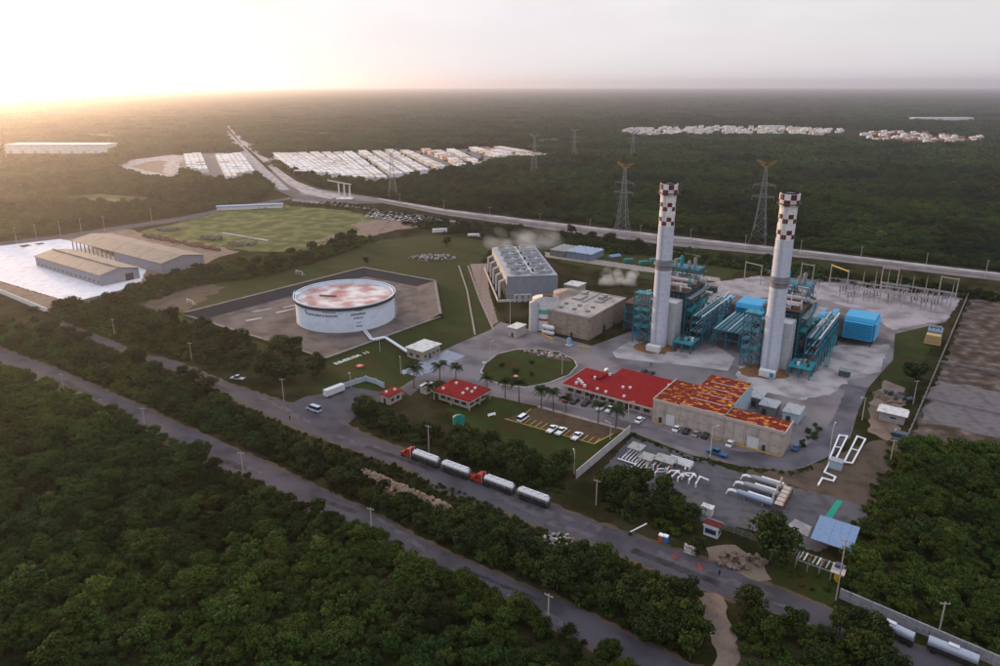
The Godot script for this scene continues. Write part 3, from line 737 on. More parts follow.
func woods() -> void:
	var keep_out := [
		pts([-375.4, -380.3, -308.6, -340.4, -219.6, -285.4, -176.1, -258.2, -137.8, -232.8, -99.3, -206.1, -86.3, -197.9, -57.0, -178.0, -32.6, -162.9, -15.2, -149.0, 3.6, -137.6, 19.9, -125.8, 37.8, -109.6, 51.8, -90.2, 112.2, -90.2, 121.6, -100.7, 106.4, -119.6, 82.3, -140.0, 83.9, -144.5, 94.1, -157.3, 99.8, -164.6, 114.2, -181.6, 141.5, -217.7, 147.3, -213.5, 170.1, -208.1, 215.2, -195.5, 403.6, -398.3, 331.8, -449.7, 239.4, -511.6, 144.2, -570.4, 34.2, -640.9, -56.7, -704.7, -135.7, -778.1, -186.3, -816.5, -218.1, -841.4, -259.9, -915.3, -323.3, -1039.9, -438.5, -1312.9, -572.3, -1607.3, -830.1, -2223.6, -846.0, -2168.4, -599.6, -1577.9, -442.3, -1219.2, -325.6, -957.1, -270.8, -841.4, -255.5, -749.8, -283.7, -692.7, -303.9, -659.1, -341.4, -604.8, -364.5, -570.4, -395.6, -543.2, -460.3, -474.4]),
		pts([-559.0, -1255.1, -535.5, -1293.1, -475.6, -1293.1, -411.5, -1169.0, -337.7, -1002.7, -335.4, -946.3, -337.6, -886.1, -366.5, -905.3, -383.3, -915.3, -439.8, -1002.7, -459.3, -1014.8]),
		pts([-381.8, -1169.0, -403.7, -1283.4, -365.7, -1302.9, -276.4, -1312.9, -188.5, -1343.8, -113.9, -1354.4, -58.3, -1387.3, 0.0, -1387.3, 87.9, -1202.0, 65.8, -1169.0, 8.2, -1169.0, -29.7, -1052.8, -72.6, -1027.2, -100.6, -946.3, -131.2, -905.3, -153.1, -867.7, -180.7, -895.6, -220.9, -915.3, -264.3, -946.3, -322.7, -1052.8]),
		pts([-575.6, -1052.8, -620.5, -1185.3, -630.7, -1283.4, -599.8, -1302.9, -552.0, -1255.1, -418.4, -915.3, -439.2, -915.3, -496.5, -968.1]),
		pts([-1057.8, -1522.2, -830.0, -1522.2, -643.9, -1185.3, -840.7, -1185.3]),
		pts([284.4, -1928.8, 401.9, -2065.9, 602.1, -2168.4, 976.0, -2065.9, 1050.6, -1887.0, 1120.1, -1637.7, 1042.9, -1522.2, 876.0, -1421.7, 808.7, -1522.2, 712.2, -1702.1, 474.8, -1702.1, 302.8, -1669.3]),
		pts([1687.0, -2976.8, 1998.6, -2833.4, 1635.2, -2311.6, 1386.6, -2440.3]),
		pts([-489.3, -778.1, -457.2, -800.7, -388.0, -770.8, -366.1, -729.8, -411.5, -717.0, -453.7, -736.3]),
		pts([-588.6, -1514.2, -502.3, -1522.2, -477.6, -1445.6, -558.0, -1433.5]),
		pts([-1046.1, -2152.4, -945.0, -2126.3, -914.4, -2056.2, -1014.2, -2085.6]),
		pts([-1131.5, -1846.9, -982.5, -1808.5, -861.8, -1669.3, -891.5, -1637.7, -1040.8, -1736.2]),
		pts([-514.3, -1846.9, -371.6, -1907.7, -322.5, -1808.5, -431.4, -1718.9]),
		pts([44.9, -1607.3, 139.7, -1669.3, 176.3, -1577.9, 94.1, -1495.8]),
		pts([881.7, -3192.1, 1304.3, -3374.8, 1277.0, -3080.7, 876.0, -2879.6]),
	]
	# [near, far, spacing, mesh list, least and greatest size]
	var bands := [[40.0, 520.0, 2.7, crowns, 0.26, 0.8, "scrub_forest", "dense low forest in the foreground and around the plant"], [520.0, 1050.0, 6.2, crowns, 0.75, 1.2, "scrub_forest", "dense green forest beyond the highway"], [1050.0, 2600.0, 13.0, clumps, 0.9, 1.35, "distant_forest", "wide dark forest around the housing estate and beyond"], [2600.0, 7000.0, 34.0, clumps, 2.0, 3.0, "distant_forest", "hazy forest beyond the far town"], [7000.0, 15000.0, 68.0, clumps, 4.0, 5.2, "distant_forest", "pale hazy forest short of the horizon"], [15000.0, 25800.0, 150.0, clumps, 8.0, 11.0, "distant_forest", "palest hazy forest reaching to the horizon"]]
	for b in bands:
		var root := stuff_root(b[6], b[7])
		var kinds: Array = b[3]
		var spots := []
		var tints := []
		for k in kinds.size():
			spots.append([])
			tints.append([])
		var step: float = b[2]
		var reach: float = b[1]
		var x := -reach
		while x < reach:
			var z: float = -reach
			while z < -30.0:
				var p := Vector2(x, z) + Vector2(rng.randf_range(-0.5, 0.5), rng.randf_range(-0.5, 0.5)) * step
				z += step
				var dist := -p.y
				if dist < b[0] or dist > b[1] or absf(p.x) > 0.86 * dist + 45.0:
					continue
				var out := false
				for poly in keep_out:
					if Geometry2D.is_point_in_polygon(p, poly):
						out = true
						break
				if out:
					continue
				var k := rng.randi() % kinds.size()
				var t := tone(p)
				var s := rng.randf_range(b[4], b[5]) * clampf(0.75 + t.g * 0.25, 0.7, 1.3)
				if rng.randf() < 0.05:      # an older tree that stands above the rest
					s *= rng.randf_range(1.25, 1.7)
					t = t * Color(0.85, 0.85, 0.9)
				elif rng.randf() < 0.05:    # a paler, half bare one
					t = Color(t.g * 1.5, t.g * 1.3, t.b * 1.6)
				spots[k].append(Transform3D(Basis(Vector3.UP, rng.randf() * TAU).scaled(Vector3(s, s * rng.randf_range(0.75, 1.15) * (1.0 if step < 30.0 else 14.0 / step), s)), Vector3(p.x, -0.3, p.y)))
				tints[k].append(t)
			x += step
		for k in kinds.size():
			multi(root, "canopy", kinds[k], spots[k], tints[k])

# ---------- what stands beyond the plant ----------
func lattice_tower(h: float, base: float) -> Array:
	var legs := MB.new()
	var lace := MB.new()
	var arms := MB.new()
	var top := MB.new()
	var lv := []
	for k in 10:
		var t := k / 9.0
		var w: float = lerpf(base, 1.3, pow(t, 0.62)) * 0.5
		lv.append([h * t * 0.93, w])
	var cs := [Vector2(-1, -1), Vector2(1, -1), Vector2(1, 1), Vector2(-1, 1)]
	for k in 9:
		for i in 4:
			var a := Vector3(cs[i].x * lv[k][1], lv[k][0], cs[i].y * lv[k][1])
			var b := Vector3(cs[i].x * lv[k + 1][1], lv[k + 1][0], cs[i].y * lv[k + 1][1])
			var j := (i + 1) % 4
			var a2 := Vector3(cs[j].x * lv[k][1], lv[k][0], cs[j].y * lv[k][1])
			var b2 := Vector3(cs[j].x * lv[k + 1][1], lv[k + 1][0], cs[j].y * lv[k + 1][1])
			legs.bar(a, b, 0.24)
			lace.bar(a, b2, 0.11)
			lace.bar(a2, b, 0.11)
			lace.bar(b, b2, 0.11)
	for q in [0.56, 0.70]:
		for s in [-1.0, 1.0]:
			for z in [-1.0, 1.0]:
				arms.bar(Vector3(0, h * q, z * 1.0), Vector3(s * 8.2, h * q + 0.4, 0), 0.26)
				arms.bar(Vector3(0, h * q + 2.4, z * 0.8), Vector3(s * 8.2, h * q + 0.5, 0), 0.2)
			arms.tube(Vector3(s * 8.0, h * q + 0.3, 0), Vector3(s * 8.0, h * q - 2.4, 0), 0.14, 0.14, 5)
	for s in [-1.0, 1.0]:
		for z in [-1.0, 1.0]:
			top.bar(Vector3(0, h * 0.9, z * 1.0), Vector3(s * 7.0, h * 0.985, z * 0.5), 0.24)
			top.bar(Vector3(s * 0.6, h * 0.955, z * 0.9), Vector3(s * 7.0, h, z * 0.5), 0.24)
			for k in 4:
				top.bar(Vector3(s * (1.2 + k * 1.5), h * (0.912 + k * 0.017), z * 0.8), Vector3(s * (2.0 + k * 1.5), h * (0.965 + k * 0.008), z * 0.7), 0.16)
		top.bar(Vector3(s * 7.0, h, -0.5), Vector3(s * 7.0, h, 0.5), 0.24)
	return [legs, lace, arms, top]

func tower(at: Vector3, h: float, turn: float, painted: bool, label: String) -> void:
	var steel := plain("galvanised_steel", lin(0.24, 0.24, 0.25), 0.55, 0.3)
	var o := thing("transmission_tower", label, "pylon", at, turn, "transmission towers")
	var p := lattice_tower(h, h * 0.2)
	part(o, "leg_frame", p[0], steel)
	part(o, "bracing", p[1], steel)
	part(o, "cross_arm", p[2], steel)
	part(o, "top_arm", p[3], plain("pylon_orange", lin(0.4, 0.19, 0.035), 0.6) if painted else steel)

func gable_roof(b: MB, l: float, d: float, eave: float, ridge: float, over := 0.6) -> void:
	# eaves run along z from 0 to l, depth along x from 0 to d
	for z in [[0.0, l]]:
		var t := 0.25
		var o := [Vector2(-over, eave - 0.1), Vector2(d / 2, ridge), Vector2(d + over, eave - 0.1), Vector2(d + over, eave - 0.1 + t), Vector2(d / 2, ridge + t), Vector2(-over, eave - 0.1 + t)]
		b.slab(o, z[0] - over, z[1] + over)

func build_far() -> void:
	var white := paint("town_white", lin(0.84, 0.81, 0.79), 0.8, "soft", 40.0, 6.0)
	var cream := paint("town_cream", lin(0.66, 0.57, 0.5), 0.8, "soft", 40.0, 6.0)
	var clay := paint("town_clay", lin(0.42, 0.2, 0.15), 0.8, "soft", 40.0, 6.0)
	var dark := plain("dark_opening", lin(0.03, 0.03, 0.035), 0.5)
	# housing estate: terraces of joined houses
	var unit := []
	for k in 5:
		var b := MB.new()
		var h := [6.2, 6.0, 6.4, 3.4, 6.1][k] as float
		b.block(-6.6, 6.6, 0, h, -5.95, 5.95)
		b.block(-6.6, -6.1, h, h + 0.6, -5.9, 5.9)
		b.block(6.1, 6.6, h, h + 0.6, -5.9, 5.9)
		if k != 3:
			b.block(-1, 1.4, h, h + 1.2, 2.0, 4.6)
		b.block(6.6, 7.8, 0, 2.9, -4.0, 4.2)
		unit.append(b)
	var wb := MB.new()
	for s in [-1.0, 1.0]:
		wb.block(s * 6.58, s * 6.7, 3.6, 4.9, -4.2, -1.6)
		wb.block(s * 6.58, s * 6.7, 3.6, 4.9, 1.2, 3.6)
	var um := []
	for k in 5:
		um.append([unit[k].mesh(white), unit[k].mesh(cream), unit[k].mesh(clay)])
	var wm := wb.mesh(dark)
	var rows := [[Vector3(-534.9, 0, -1219.2), Vector3(-435.6, 0, -1002.7), 0], [Vector3(-526.8, 0, -1236.9), Vector3(-416.6, 0, -990.9), 0], [Vector3(-480.7, 0, -1219.2), Vector3(-348.2, 0, -915.3), 0], [Vector3(-466.3, 0, -1219.2), Vector3(-347.5, 0, -946.3), 0], [Vector3(-457.3, 0, -1236.9), Vector3(-342.9, 0, -968.1), 0], [Vector3(-389.4, 0, -1236.9), Vector3(-271.4, 0, -962.6), 0], [Vector3(-377.3, 0, -1236.9), Vector3(-256.4, 0, -957.1), 0], [Vector3(-365.9, 0, -1245.9), Vector3(-240.1, 0, -951.7), 0], [Vector3(-346.7, 0, -1245.9), Vector3(-217.7, 0, -935.7), 0], [Vector3(-328.0, 0, -1255.1), Vector3(-198.5, 0, -920.3), 0], [Vector3(-306.8, 0, -1255.1), Vector3(-181.3, 0, -905.3), 0], [Vector3(-289.5, 0, -1264.4), Vector3(-165.4, 0, -895.6), 0], [Vector3(-270.0, 0, -1264.4), Vector3(-150.9, 0, -900.5), 0], [Vector3(-248.7, 0, -1283.4), Vector3(-135.4, 0, -935.7), 0], [Vector3(-226.9, 0, -1293.1), Vector3(-122.1, 0, -957.1), 1], [Vector3(-203.0, 0, -1302.9), Vector3(-105.4, 0, -979.4), 0], [Vector3(-174.3, 0, -1293.1), Vector3(-85.7, 0, -1027.2), 1], [Vector3(-141.1, 0, -1323.0), Vector3(-75.3, 0, -1137.7), 2], [Vector3(-114.4, 0, -1293.1), Vector3(-55.0, 0, -1052.8), 1], [Vector3(-92.1, 0, -1312.9), Vector3(-33.5, 0, -1079.7), 1], [Vector3(-53.2, 0, -1354.4), Vector3(1.7, 0, -1193.6), 1], [Vector3(-30.4, 0, -1354.4), Vector3(33.4, 0, -1185.3), 2], [Vector3(-5.7, 0, -1363.0), Vector3(79.3, 0, -1198.6), 0]]
	var estate := plain("estate_street", lin(0.16, 0.136, 0.128), 0.9)
	sheet("estate_street", pts([-381.8, -1169.0, -403.7, -1283.4, -364.1, -1297.0, -275.1, -1306.9, -187.6, -1337.5, -113.4, -1348.0, -58.0, -1380.6, 0.0, -1380.6, 87.9, -1202.0, 65.8, -1169.0, 8.2, -1169.0, -29.7, -1052.8, -72.6, -1027.2, -100.6, -946.3, -131.2, -905.3, -153.1, -867.7, -180.7, -895.6, -220.9, -915.3, -264.3, -946.3, -322.7, -1052.8]), 0.05, estate)
	sheet("estate_street", pts([-559.0, -1255.1, -535.5, -1293.1, -475.6, -1293.1, -411.5, -1169.0, -337.7, -1002.7, -335.4, -946.3, -337.6, -886.1, -366.5, -905.3, -383.3, -915.3, -439.8, -1002.7, -459.3, -1014.8]), 0.05, estate)
	var ordinal := ["first", "second", "third", "fourth", "fifth", "sixth", "seventh", "eighth", "ninth", "tenth", "eleventh", "twelfth", "thirteenth", "fourteenth", "fifteenth", "sixteenth", "seventeenth", "eighteenth", "nineteenth", "twentieth", "twenty-first", "twenty-second", "twenty-third"]
	for i in rows.size():
		var a: Vector3 = rows[i][0]
		var b: Vector3 = rows[i][1]
		var d := (b - a)
		var count := int(d.length() / 13.5)
		var o := thing("terrace", "%s terrace from the left in the far %s" % [ordinal[i], "estate of white row houses" if rows[i][2] == 0 else "estate, with cream house fronts" if rows[i][2] == 1 else "estate, with reddish house fronts"], "row houses", b, atan2(d.x, d.z), "terraces of the housing estate")
		for k in count:
			if rng.randf() < 0.025:
				continue
			var tone_i: int = 0 if rng.randf() < 0.6 else rows[i][2]
			if rows[i][2] == 0 and rng.randf() < 0.22:
				tone_i = 1
			var kind: int = 3 if rng.randf() < 0.05 else [0, 1, 2, 4][rng.randi() % 4]
			var u := part(o, "house", um[kind][tone_i], null, Vector3(rng.randf_range(-0.25, 0.25), -0.2, -(k + 0.5) * d.length() / count))
			u.scale.z = d.length() / count / 12.2
			if kind != 3:
				part(u, "windows", wm)
	# the town at the edge of the wood on the right
	var hb := []
	for k in 4:
		var b := MB.new()
		var h := [5.6, 3.6, 6.4, 4.4][k] as float
		b.block(-6, 6, -0.3, h, -4.5, 4.5)
		b.block(-6, 6, h, h + 0.5, -4.5, -4.1)
		b.block(-6, 6, h, h + 0.5, 4.1, 4.5)
		b.block(1, 4.5, h, h + 1.7, -3, 0.5)
		hb.append([b.mesh(white), b.mesh(cream), b.mesh(clay)])
	var town := pts([275.2, -1846.9, 392.8, -2018.1, 580.9, -2090.6, 784.2, -2090.6, 938.1, -1972.5, 861.6, -1808.5, 726.1, -1736.2, 479.4, -1718.9, 308.6, -1702.1])
	var town2 := pts([930.9, -1846.9, 1052.5, -1866.8, 1092.0, -1702.1, 1120.1, -1637.7, 1059.6, -1563.6, 880.3, -1445.6, 837.6, -1577.9, 843.1, -1669.3])
	var made := 0
	for zone in [[town, 215, 0], [town2, 75, 1]]:
		var poly: PackedVector2Array = zone[0]
		var box := Rect2(poly[0], Vector2.ZERO)
		for p in poly:
			box = box.expand(p)
		var got: Array[Vector2] = []
		for t in 9000:
			if got.size() >= zone[1]:
				break
			var p := Vector2(snappedf(rng.randf_range(box.position.x, box.end.x), 15.0), snappedf(rng.randf_range(box.position.y, box.end.y), 24.0)) + Vector2(rng.randf_range(-2, 2), rng.randf_range(-3, 3))
			if not Geometry2D.is_point_in_polygon(p, poly):
				continue
			var ok := true
			for q in got:
				if p.distance_to(q) < 12.5:
					ok = false
					break
			if ok:
				got.append(p)
		for p in got:
			var red: bool = zone[2] == 1 and rng.randf() < 0.35
			var ti := 2 if red else (1 if rng.randf() < 0.25 else 0)
			var o := solid("house", "small flat roofed house in the far white town right of the left chimney" if zone[2] == 0 else "small house in the far white and red settlement right of the chimneys", "house", hb[rng.randi() % 4][ti], null, g3(p), rng.randf_range(-0.2, 0.2), "houses of the white town" if zone[2] == 0 else "houses of the red and white settlement")
			o.mesh.surface_get_material(0)
			made += 1
	# long white sheds far off
	for e in [[Vector3(-890.2, 0, -1283.4), 182.0, 40.0, 15.5, 0.0, "long low white warehouse far off at the left edge"], [Vector3(1407.8, 0, -2453.9), 210.0, 30.0, 11.0, 0.06, "long low white warehouse far off at the right edge"], [Vector3(737.8, 0, -2041.7), 70.0, 16.0, 7.0, 0.0, "pale block above the far white town"]]:
		var o := thing("long_shed", e[5], "warehouse", e[0], e[4])
		var b := MB.new()
		b.block(0, e[1], 0, e[3], -e[2], 0)
		part(o, "wall", b, white)
		var r := MB.new()
		r.slab([Vector2(-0.6, e[3]), Vector2(e[1] + 0.6, e[3]), Vector2(e[1] + 0.6, e[3] + 0.5), Vector2(-0.6, e[3] + 0.5)], -e[2] - 0.6, 0.6)
		part(o, "roof", r, white)
		for k in int(e[1] / 22.0):
			var w := MB.new()
			w.block(6 + k * 22, 12 + k * 22, 0, 4.5, 0, 0.12)
			part(o, "dock_door", w, plain("dock_door", lin(0.4, 0.36, 0.36), 0.7))
	# pylons
	tower(Vector3(103.1, 0, -582.9), 57.5, -0.5, true, "tall pylon with ochre top arm left of the left chimney")
	tower(Vector3(201.6, 0, -535.9), 64.0, -0.5, true, "tall pylon with orange top arm between the two chimneys")
	tower(Vector3(217.3, 0, -1169.0), 50.0, -0.5, false, "far grey pylon above the ochre topped pylon")
	tower(Vector3(46.1, 0, -957.1), 56.0, -0.4, false, "far grey pylon at the right end of the housing estate")
	tower(Vector3(125.1, 0, -1202.0), 48.0, -0.4, false, "smallest far grey pylon right of the housing estate")
	tower(Vector3(-117.9, 0, -770.8), 52.0, 0.3, false, "grey pylon in front of the housing estate")
	# white gateway monument on the roundabout
	var mo := thing("monument", "white gateway monument with three columns on the roundabout", "monument", Vector3(-168.9, 0, -756.7))
	var cm := paint("monument_white", lin(0.78, 0.75, 0.7), 0.8, "soft", 20.0, 3.0)
	for k in 3:
		var b := MB.new()
		b.tube(Vector3(-5 + k * 5.2, 0.8, -k * 3.0), Vector3(-5 + k * 5.2, 17.5 - k * 2.0, -k * 3.0), 1.0, 0.75, 10)
		part(mo, "column", b, cm)
	var pb := MB.new()
	pb.block(-8, 9, 0, 0.8, -9, 4)
	part(mo, "plinth", pb, cm)
	var bb := MB.new()
	bb.bar(Vector3(-16, 20.5, 2), Vector3(7, 14.5, -8), 1.6, 1.2)
	part(mo, "beam", bb, cm)
	build_warehouses(white, dark)
	build_poles()

func build_warehouses(white: Material, dark: Material) -> void:
	var rf := paint("warehouse_roof", lin(0.225, 0.188, 0.158), 0.7, "stain", 26.0, 3.0)
	var wl := paint("warehouse_wall", lin(0.33, 0.33, 0.37), 0.8, "soft", 15.0, 2.5)
	# front hall
	var a: Vector3 = Vector3(-315.9, 0, -463.2)
	var o := thing("warehouse", "closed grey warehouse with brown roof standing in the white yard", "warehouse", a, SITE)
	var b := MB.new()
	var l := 88.0
	var d := 24.0
	b.slab([Vector2(0, 0), Vector2(d, 0), Vector2(d, 6.6), Vector2(d / 2, 9.0), Vector2(0, 6.6)], 0, l)
	part(o, "wall", b, wl)
	b = MB.new()
	gable_roof(b, l, d, 6.9, 9.3)
	var roof := part(o, "roof", b, rf)
	b = MB.new()
	b.bar(Vector3(d / 2, 9.75, 0), Vector3(d / 2, 9.75, l), 1.2, 0.3)
	part(roof, "ridge_cap", b, rf)
	for k in 15:
		b = MB.new()
		b.block(-0.1, 0.05, 1.6, 2.9, 3.0 + k * 5.8, 4.5 + k * 5.8)
		part(o, "window", b, dark)
	b = MB.new()
	b.block(15.0, 20.0, 0, 4.6, l - 0.02, l + 0.12)
	part(o, "door", b, dark)
	# rear hall, its first half open
	var p0: Vector3 = Vector3(-319.4, 7, -511.7)
	var p1: Vector3 = Vector3(-218.1, 7, -444.1)
	l = (p1 - p0).length()
	d = 30.0
	o = thing("warehouse", "long brown roofed warehouse, open sided at its left half, behind the closed one", "warehouse", Vector3(p0.x, 0, p0.z), SITE)
	b = MB.new()
	b.slab([Vector2(0, 0), Vector2(d, 0), Vector2(d, 6.8), Vector2(d / 2, 9.6), Vector2(0, 6.8)], l * 0.5, l)
	part(o, "wall", b, wl)
	b = MB.new()
	b.block(d - 0.4, d, 0, 6.8, 0, l * 0.5)
	part(o, "rear_wall", b, wl)
	b = MB.new()
	gable_roof(b, l, d, 7.1, 9.9)
	part(o, "roof", b, rf)
	for k in 11:
		b = MB.new()
		b.block(0, 0.6, 0, 7.0, k * l * 0.05, k * l * 0.05 + 0.6)
		part(o, "column", b, wl)
	# low white boundary wall of the yard
	o = thing("boundary_wall", "low white wall with darker side along the white yard", "wall", Vector3(-367.2, 0, -427.3))
	var pp: Vector3 = o.position
	b = MB.new()
	b.bar(Vector3(0, 1.3, 0), Vector3(-296.7, 0, -398.3) - pp + Vector3.UP * 1.3, 0.4, 2.6)
	b.bar(Vector3(-296.7, 0, -398.3) - pp + Vector3.UP * 1.3, Vector3(-244.7, 0, -360.2) - pp + Vector3.UP * 1.3, 0.4, 2.6)
	part(o, "front_wall", b, white)
	b = MB.new()
	b.bar(Vector3(-244.7, 0, -360.2) - pp + Vector3(0.2, 1.3, -0.2), Vector3(-222.6, 0, -397.3) - pp + Vector3.UP * 1.3, 0.35, 2.6)
	part(o, "side_wall", b, paint("wall_concrete", lin(0.3, 0.28, 0.27), 0.9, "stain", 9.0, 2.0))
	# blue roofed long shed beside the street and lean sheds
	var blue := paint("far_blue_roof", lin(0.2, 0.3, 0.52), 0.5, "soft", 15.0, 3.0)
	o = thing("long_shed", "narrow shed with pale blue roof at the top of the field", "shed", Vector3(-278.4, 0, -684.0), 0.27)
	b = MB.new()
	b.block(0, 62, 0, 3.4, -7, 0)
	part(o, "wall", b, white)
	b = MB.new()
	b.slab([Vector2(-0.8, 3.4), Vector2(62.8, 3.4), Vector2(62.8, 3.8), Vector2(-0.8, 3.8)], -8, 1)
	part(o, "roof", b, blue)

func lamp_pole(h: float, arms: int, called := "street_lamp") -> Node3D:
	var steel := plain("pole_grey", lin(0.42, 0.4, 0.39), 0.6, 0.2)
	var o := thing(called, "", "street lamp", Vector3.ZERO)
	var b := MB.new()
	b.tube(Vector3.ZERO, Vector3(0, h, 0), 0.16, 0.1, 6)
	part(o, "pole", b, steel)
	for k in arms:
		var s := 1.0 - 2.0 * k
		b = MB.new()
		b.bar(Vector3(0, h - 0.1, 0), Vector3(s * 1.5, h + 0.3, 0), 0.12)
		b.box(Vector3(s * 1.8, h + 0.32, 0), Vector3(0.9, 0.2, 0.35))
		part(o, "lamp_arm", b, steel)
	return o

func utility_pole(h: float) -> Node3D:
	var m := paint("pole_concrete", lin(0.4, 0.37, 0.34), 0.9, "soft", 3.0, 1.0)
	var o := thing("utility_pole", "", "utility pole", Vector3.ZERO)
	var b := MB.new()
	b.tube(Vector3.ZERO, Vector3(0, h, 0), 0.2, 0.12, 6)
	part(o, "pole", b, m)
	b = MB.new()
	b.bar(Vector3(-1.1, h - 0.5, 0), Vector3(1.1, h - 0.5, 0), 0.16)
	for k in 3:
		b.tube(Vector3(-0.9 + k * 0.9, h - 0.4, 0), Vector3(-0.9 + k * 0.9, h - 0.05, 0), 0.08, 0.05, 5)
	part(o, "cross_arm", b, m)
	return o

func build_poles() -> void:
	var first: Node3D = null
	var list := [[Vector3(-172.9, 0, -254.9), 9.5, "leftmost pole beside the near road"], [Vector3(-126.1, 0, -224.6), 9.5, "second pole from the left beside the near road"], [Vector3(-80.2, 0, -193.2), 9.5, "third pole from the left beside the near road"], [Vector3(-35.0, 0, -164.2), 9.0, "fourth pole from the left beside the near road"], [Vector3(11.0, 0, -131.2), 8.5, "rightmost pole beside the near road"], [Vector3(-188.6, 0, -322.5), 9.5, "leftmost pole beside the plant road among trees"], [Vector3(-137.8, 0, -291.3), 9.0, "second pole from the left beside the plant road"], [Vector3(-84.1, 0, -248.9), 10.0, "pole beside the plant road left of the parked van"], [Vector3(-23.9, 0, -210.1), 10.0, "pole behind the first tanker trailer"], [Vector3(80.5, 0, -139.3), 17.0, "tall pole beside the yellow topped equipment at the lower right"], [Vector3(97.9, 0, -127.5), 9.5, "pole in front of the white roadside wall"], [Vector3(127.0, 0, -202.3), 9.0, "pole at the right fence beside the pipe loops"], [Vector3(28.2, 0, -179.0), 8.5, "pole with cross arm in front of the trees by the metering yard"], [Vector3(159.8, 0, -247.1), 10.0, "pole beside the long boundary fence"]]
	for e in list:
		var o := utility_pole(e[1])
		o.position = e[0]
		o.rotation.y = rng.randf_range(-0.6, 0.2)
		tag(o, "grey " + e[2], "", "utility poles")
	var lamps := [[Vector3(-4.5, 0, -291.3), 9.0, "lamp pole at the left tip of the loop lawn"], [Vector3(26.4, 0, -275.5), 8.5, "lamp pole at the right end of the loop lawn"], [Vector3(47.2, 0, -233.6), 7.5, "lamp pole in front of the red roofed office"], [Vector3(69.7, 0, -206.7), 11.0, "lamp pole beside the blue truck"], [Vector3(38.4, 0, -219.1), 6.0, "lamp pole at the right end of the parking lot"], [Vector3(107.1, 0, -202.9), 13.5, "lamp pole at the inner bend of the plant loop road"], [Vector3(-60.7, 0, -262.1), 7.0, "lamp pole beside the white wall at the gate"], [Vector3(-42.3, 0, -276.5), 7.0, "lamp pole beside the small lawn at the pump house"], [Vector3(23.5, 0, -196.1), 7.5, "thin pole at the lower end of the white parking wall"], [Vector3(133.4, 0, -233.6), 9.0, "lamp pole at the right side road of the plant"], [Vector3(-55.5, 0, -302.3), 6.0, "lamp pole between tank dike and pump house"], [Vector3(5.0, 0, -329.7), 16.0, "tall lamp pole beside the small white hut"]]
	for e in lamps:
		var o := lamp_pole(e[1], 1)
		o.position = e[0]
		o.rotation.y = rng.randf_range(-3, 3)
		tag(o, "slim grey " + e[2], "", "lamp poles inside the plant")
	var words := ["leftmost", "second from the left", "third from the left", "fourth from the left", "fifth from the left", "sixth from the left", "seventh from the left", "eighth from the left", "ninth from the left", "tenth from the left", "eleventh from the left", "rightmost"]
	var hw := [Vector3(-103.7, 0, -723.4), Vector3(-54.4, 0, -675.5), Vector3(-9.2, 0, -638.3), Vector3(35.0, 0, -604.8), Vector3(75.3, 0, -576.6), Vector3(112.2, 0, -550.7), Vector3(148.0, 0, -534.1), Vector3(183.8, 0, -513.3), Vector3(217.2, 0, -493.9), Vector3(251.1, 0, -474.4), Vector3(283.6, 0, -452.4), Vector3(311.8, 0, -434.5)]
	for k in hw.size():
		var o := lamp_pole(10.5, 2)
		o.position = hw[k]
		o.rotation.y = 1.0
		tag(o, "twin armed lamp pole on the highway median, %s" % words[k], "", "highway lamp poles")
	var st := [Vector3(-375.0, 0, -532.3), Vector3(-367.5, 0, -545.1), Vector3(-356.5, 0, -558.4), Vector3(-346.3, 0, -570.4), Vector3(-332.8, 0, -580.8), Vector3(-313.6, 0, -623.6)]
	for k in st.size():
		var o := utility_pole(13.0)
		o.position = st[k]
		tag(o, "tall grey pole along the street behind the white yard, %s" % words[k], "", "street poles behind the yard")

# ---------- the power station ----------
func rail(b: MB, a: Vector3, c: Vector3) -> void:
	for y in [0.55, 1.1]:
		b.bar(a + Vector3.UP * y, c + Vector3.UP * y, 0.07)
	var k := int(a.distance_to(c) / 2.0) + 1
	for i in k + 1:
		var p := a.lerp(c, float(i) / k)
		b.bar(p, p + Vector3.UP * 1.1, 0.07)

# an open steel frame: columns on a grid, beams at each level
func frame(b: MB, x0: float, x1: float, nx: int, z0: float, z1: float, nz: int, levels: Array, w: float, brace := true) -> void:
	var top: float = levels[-1]
	for i in nx + 1:
		for j in nz + 1:
			var x := lerpf(x0, x1, float(i) / nx)
			var z := lerpf(z0, z1, float(j) / nz)
			b.bar(Vector3(x, 0, z), Vector3(x, top, z), w)
	var below := 0.0
	for y in levels:
		for i in nx + 1:
			var x := lerpf(x0, x1, float(i) / nx)
			b.bar(Vector3(x, y, z0), Vector3(x, y, z1), w * 0.8)
		for j in nz + 1:
			var z := lerpf(z0, z1, float(j) / nz)
			b.bar(Vector3(x0, y, z), Vector3(x1, y, z), w * 0.8)
			if brace:
				for i in nx:
					var xa := lerpf(x0, x1, float(i) / nx)
					var xb := lerpf(x0, x1, float(i + 1) / nx)
					b.bar(Vector3(xa, below, z), Vector3(xb, y, z), w * 0.45)
		below = y

func build_plant() -> void:
	build_tank()
	build_cooling_tower()
	build_treatment()
	unit_at(Vector3(75.0, 0, -311.4), "left")
	unit_at(Vector3(116.9, 0, -282.0), "right")
	build_switchyard()
	build_clutter()

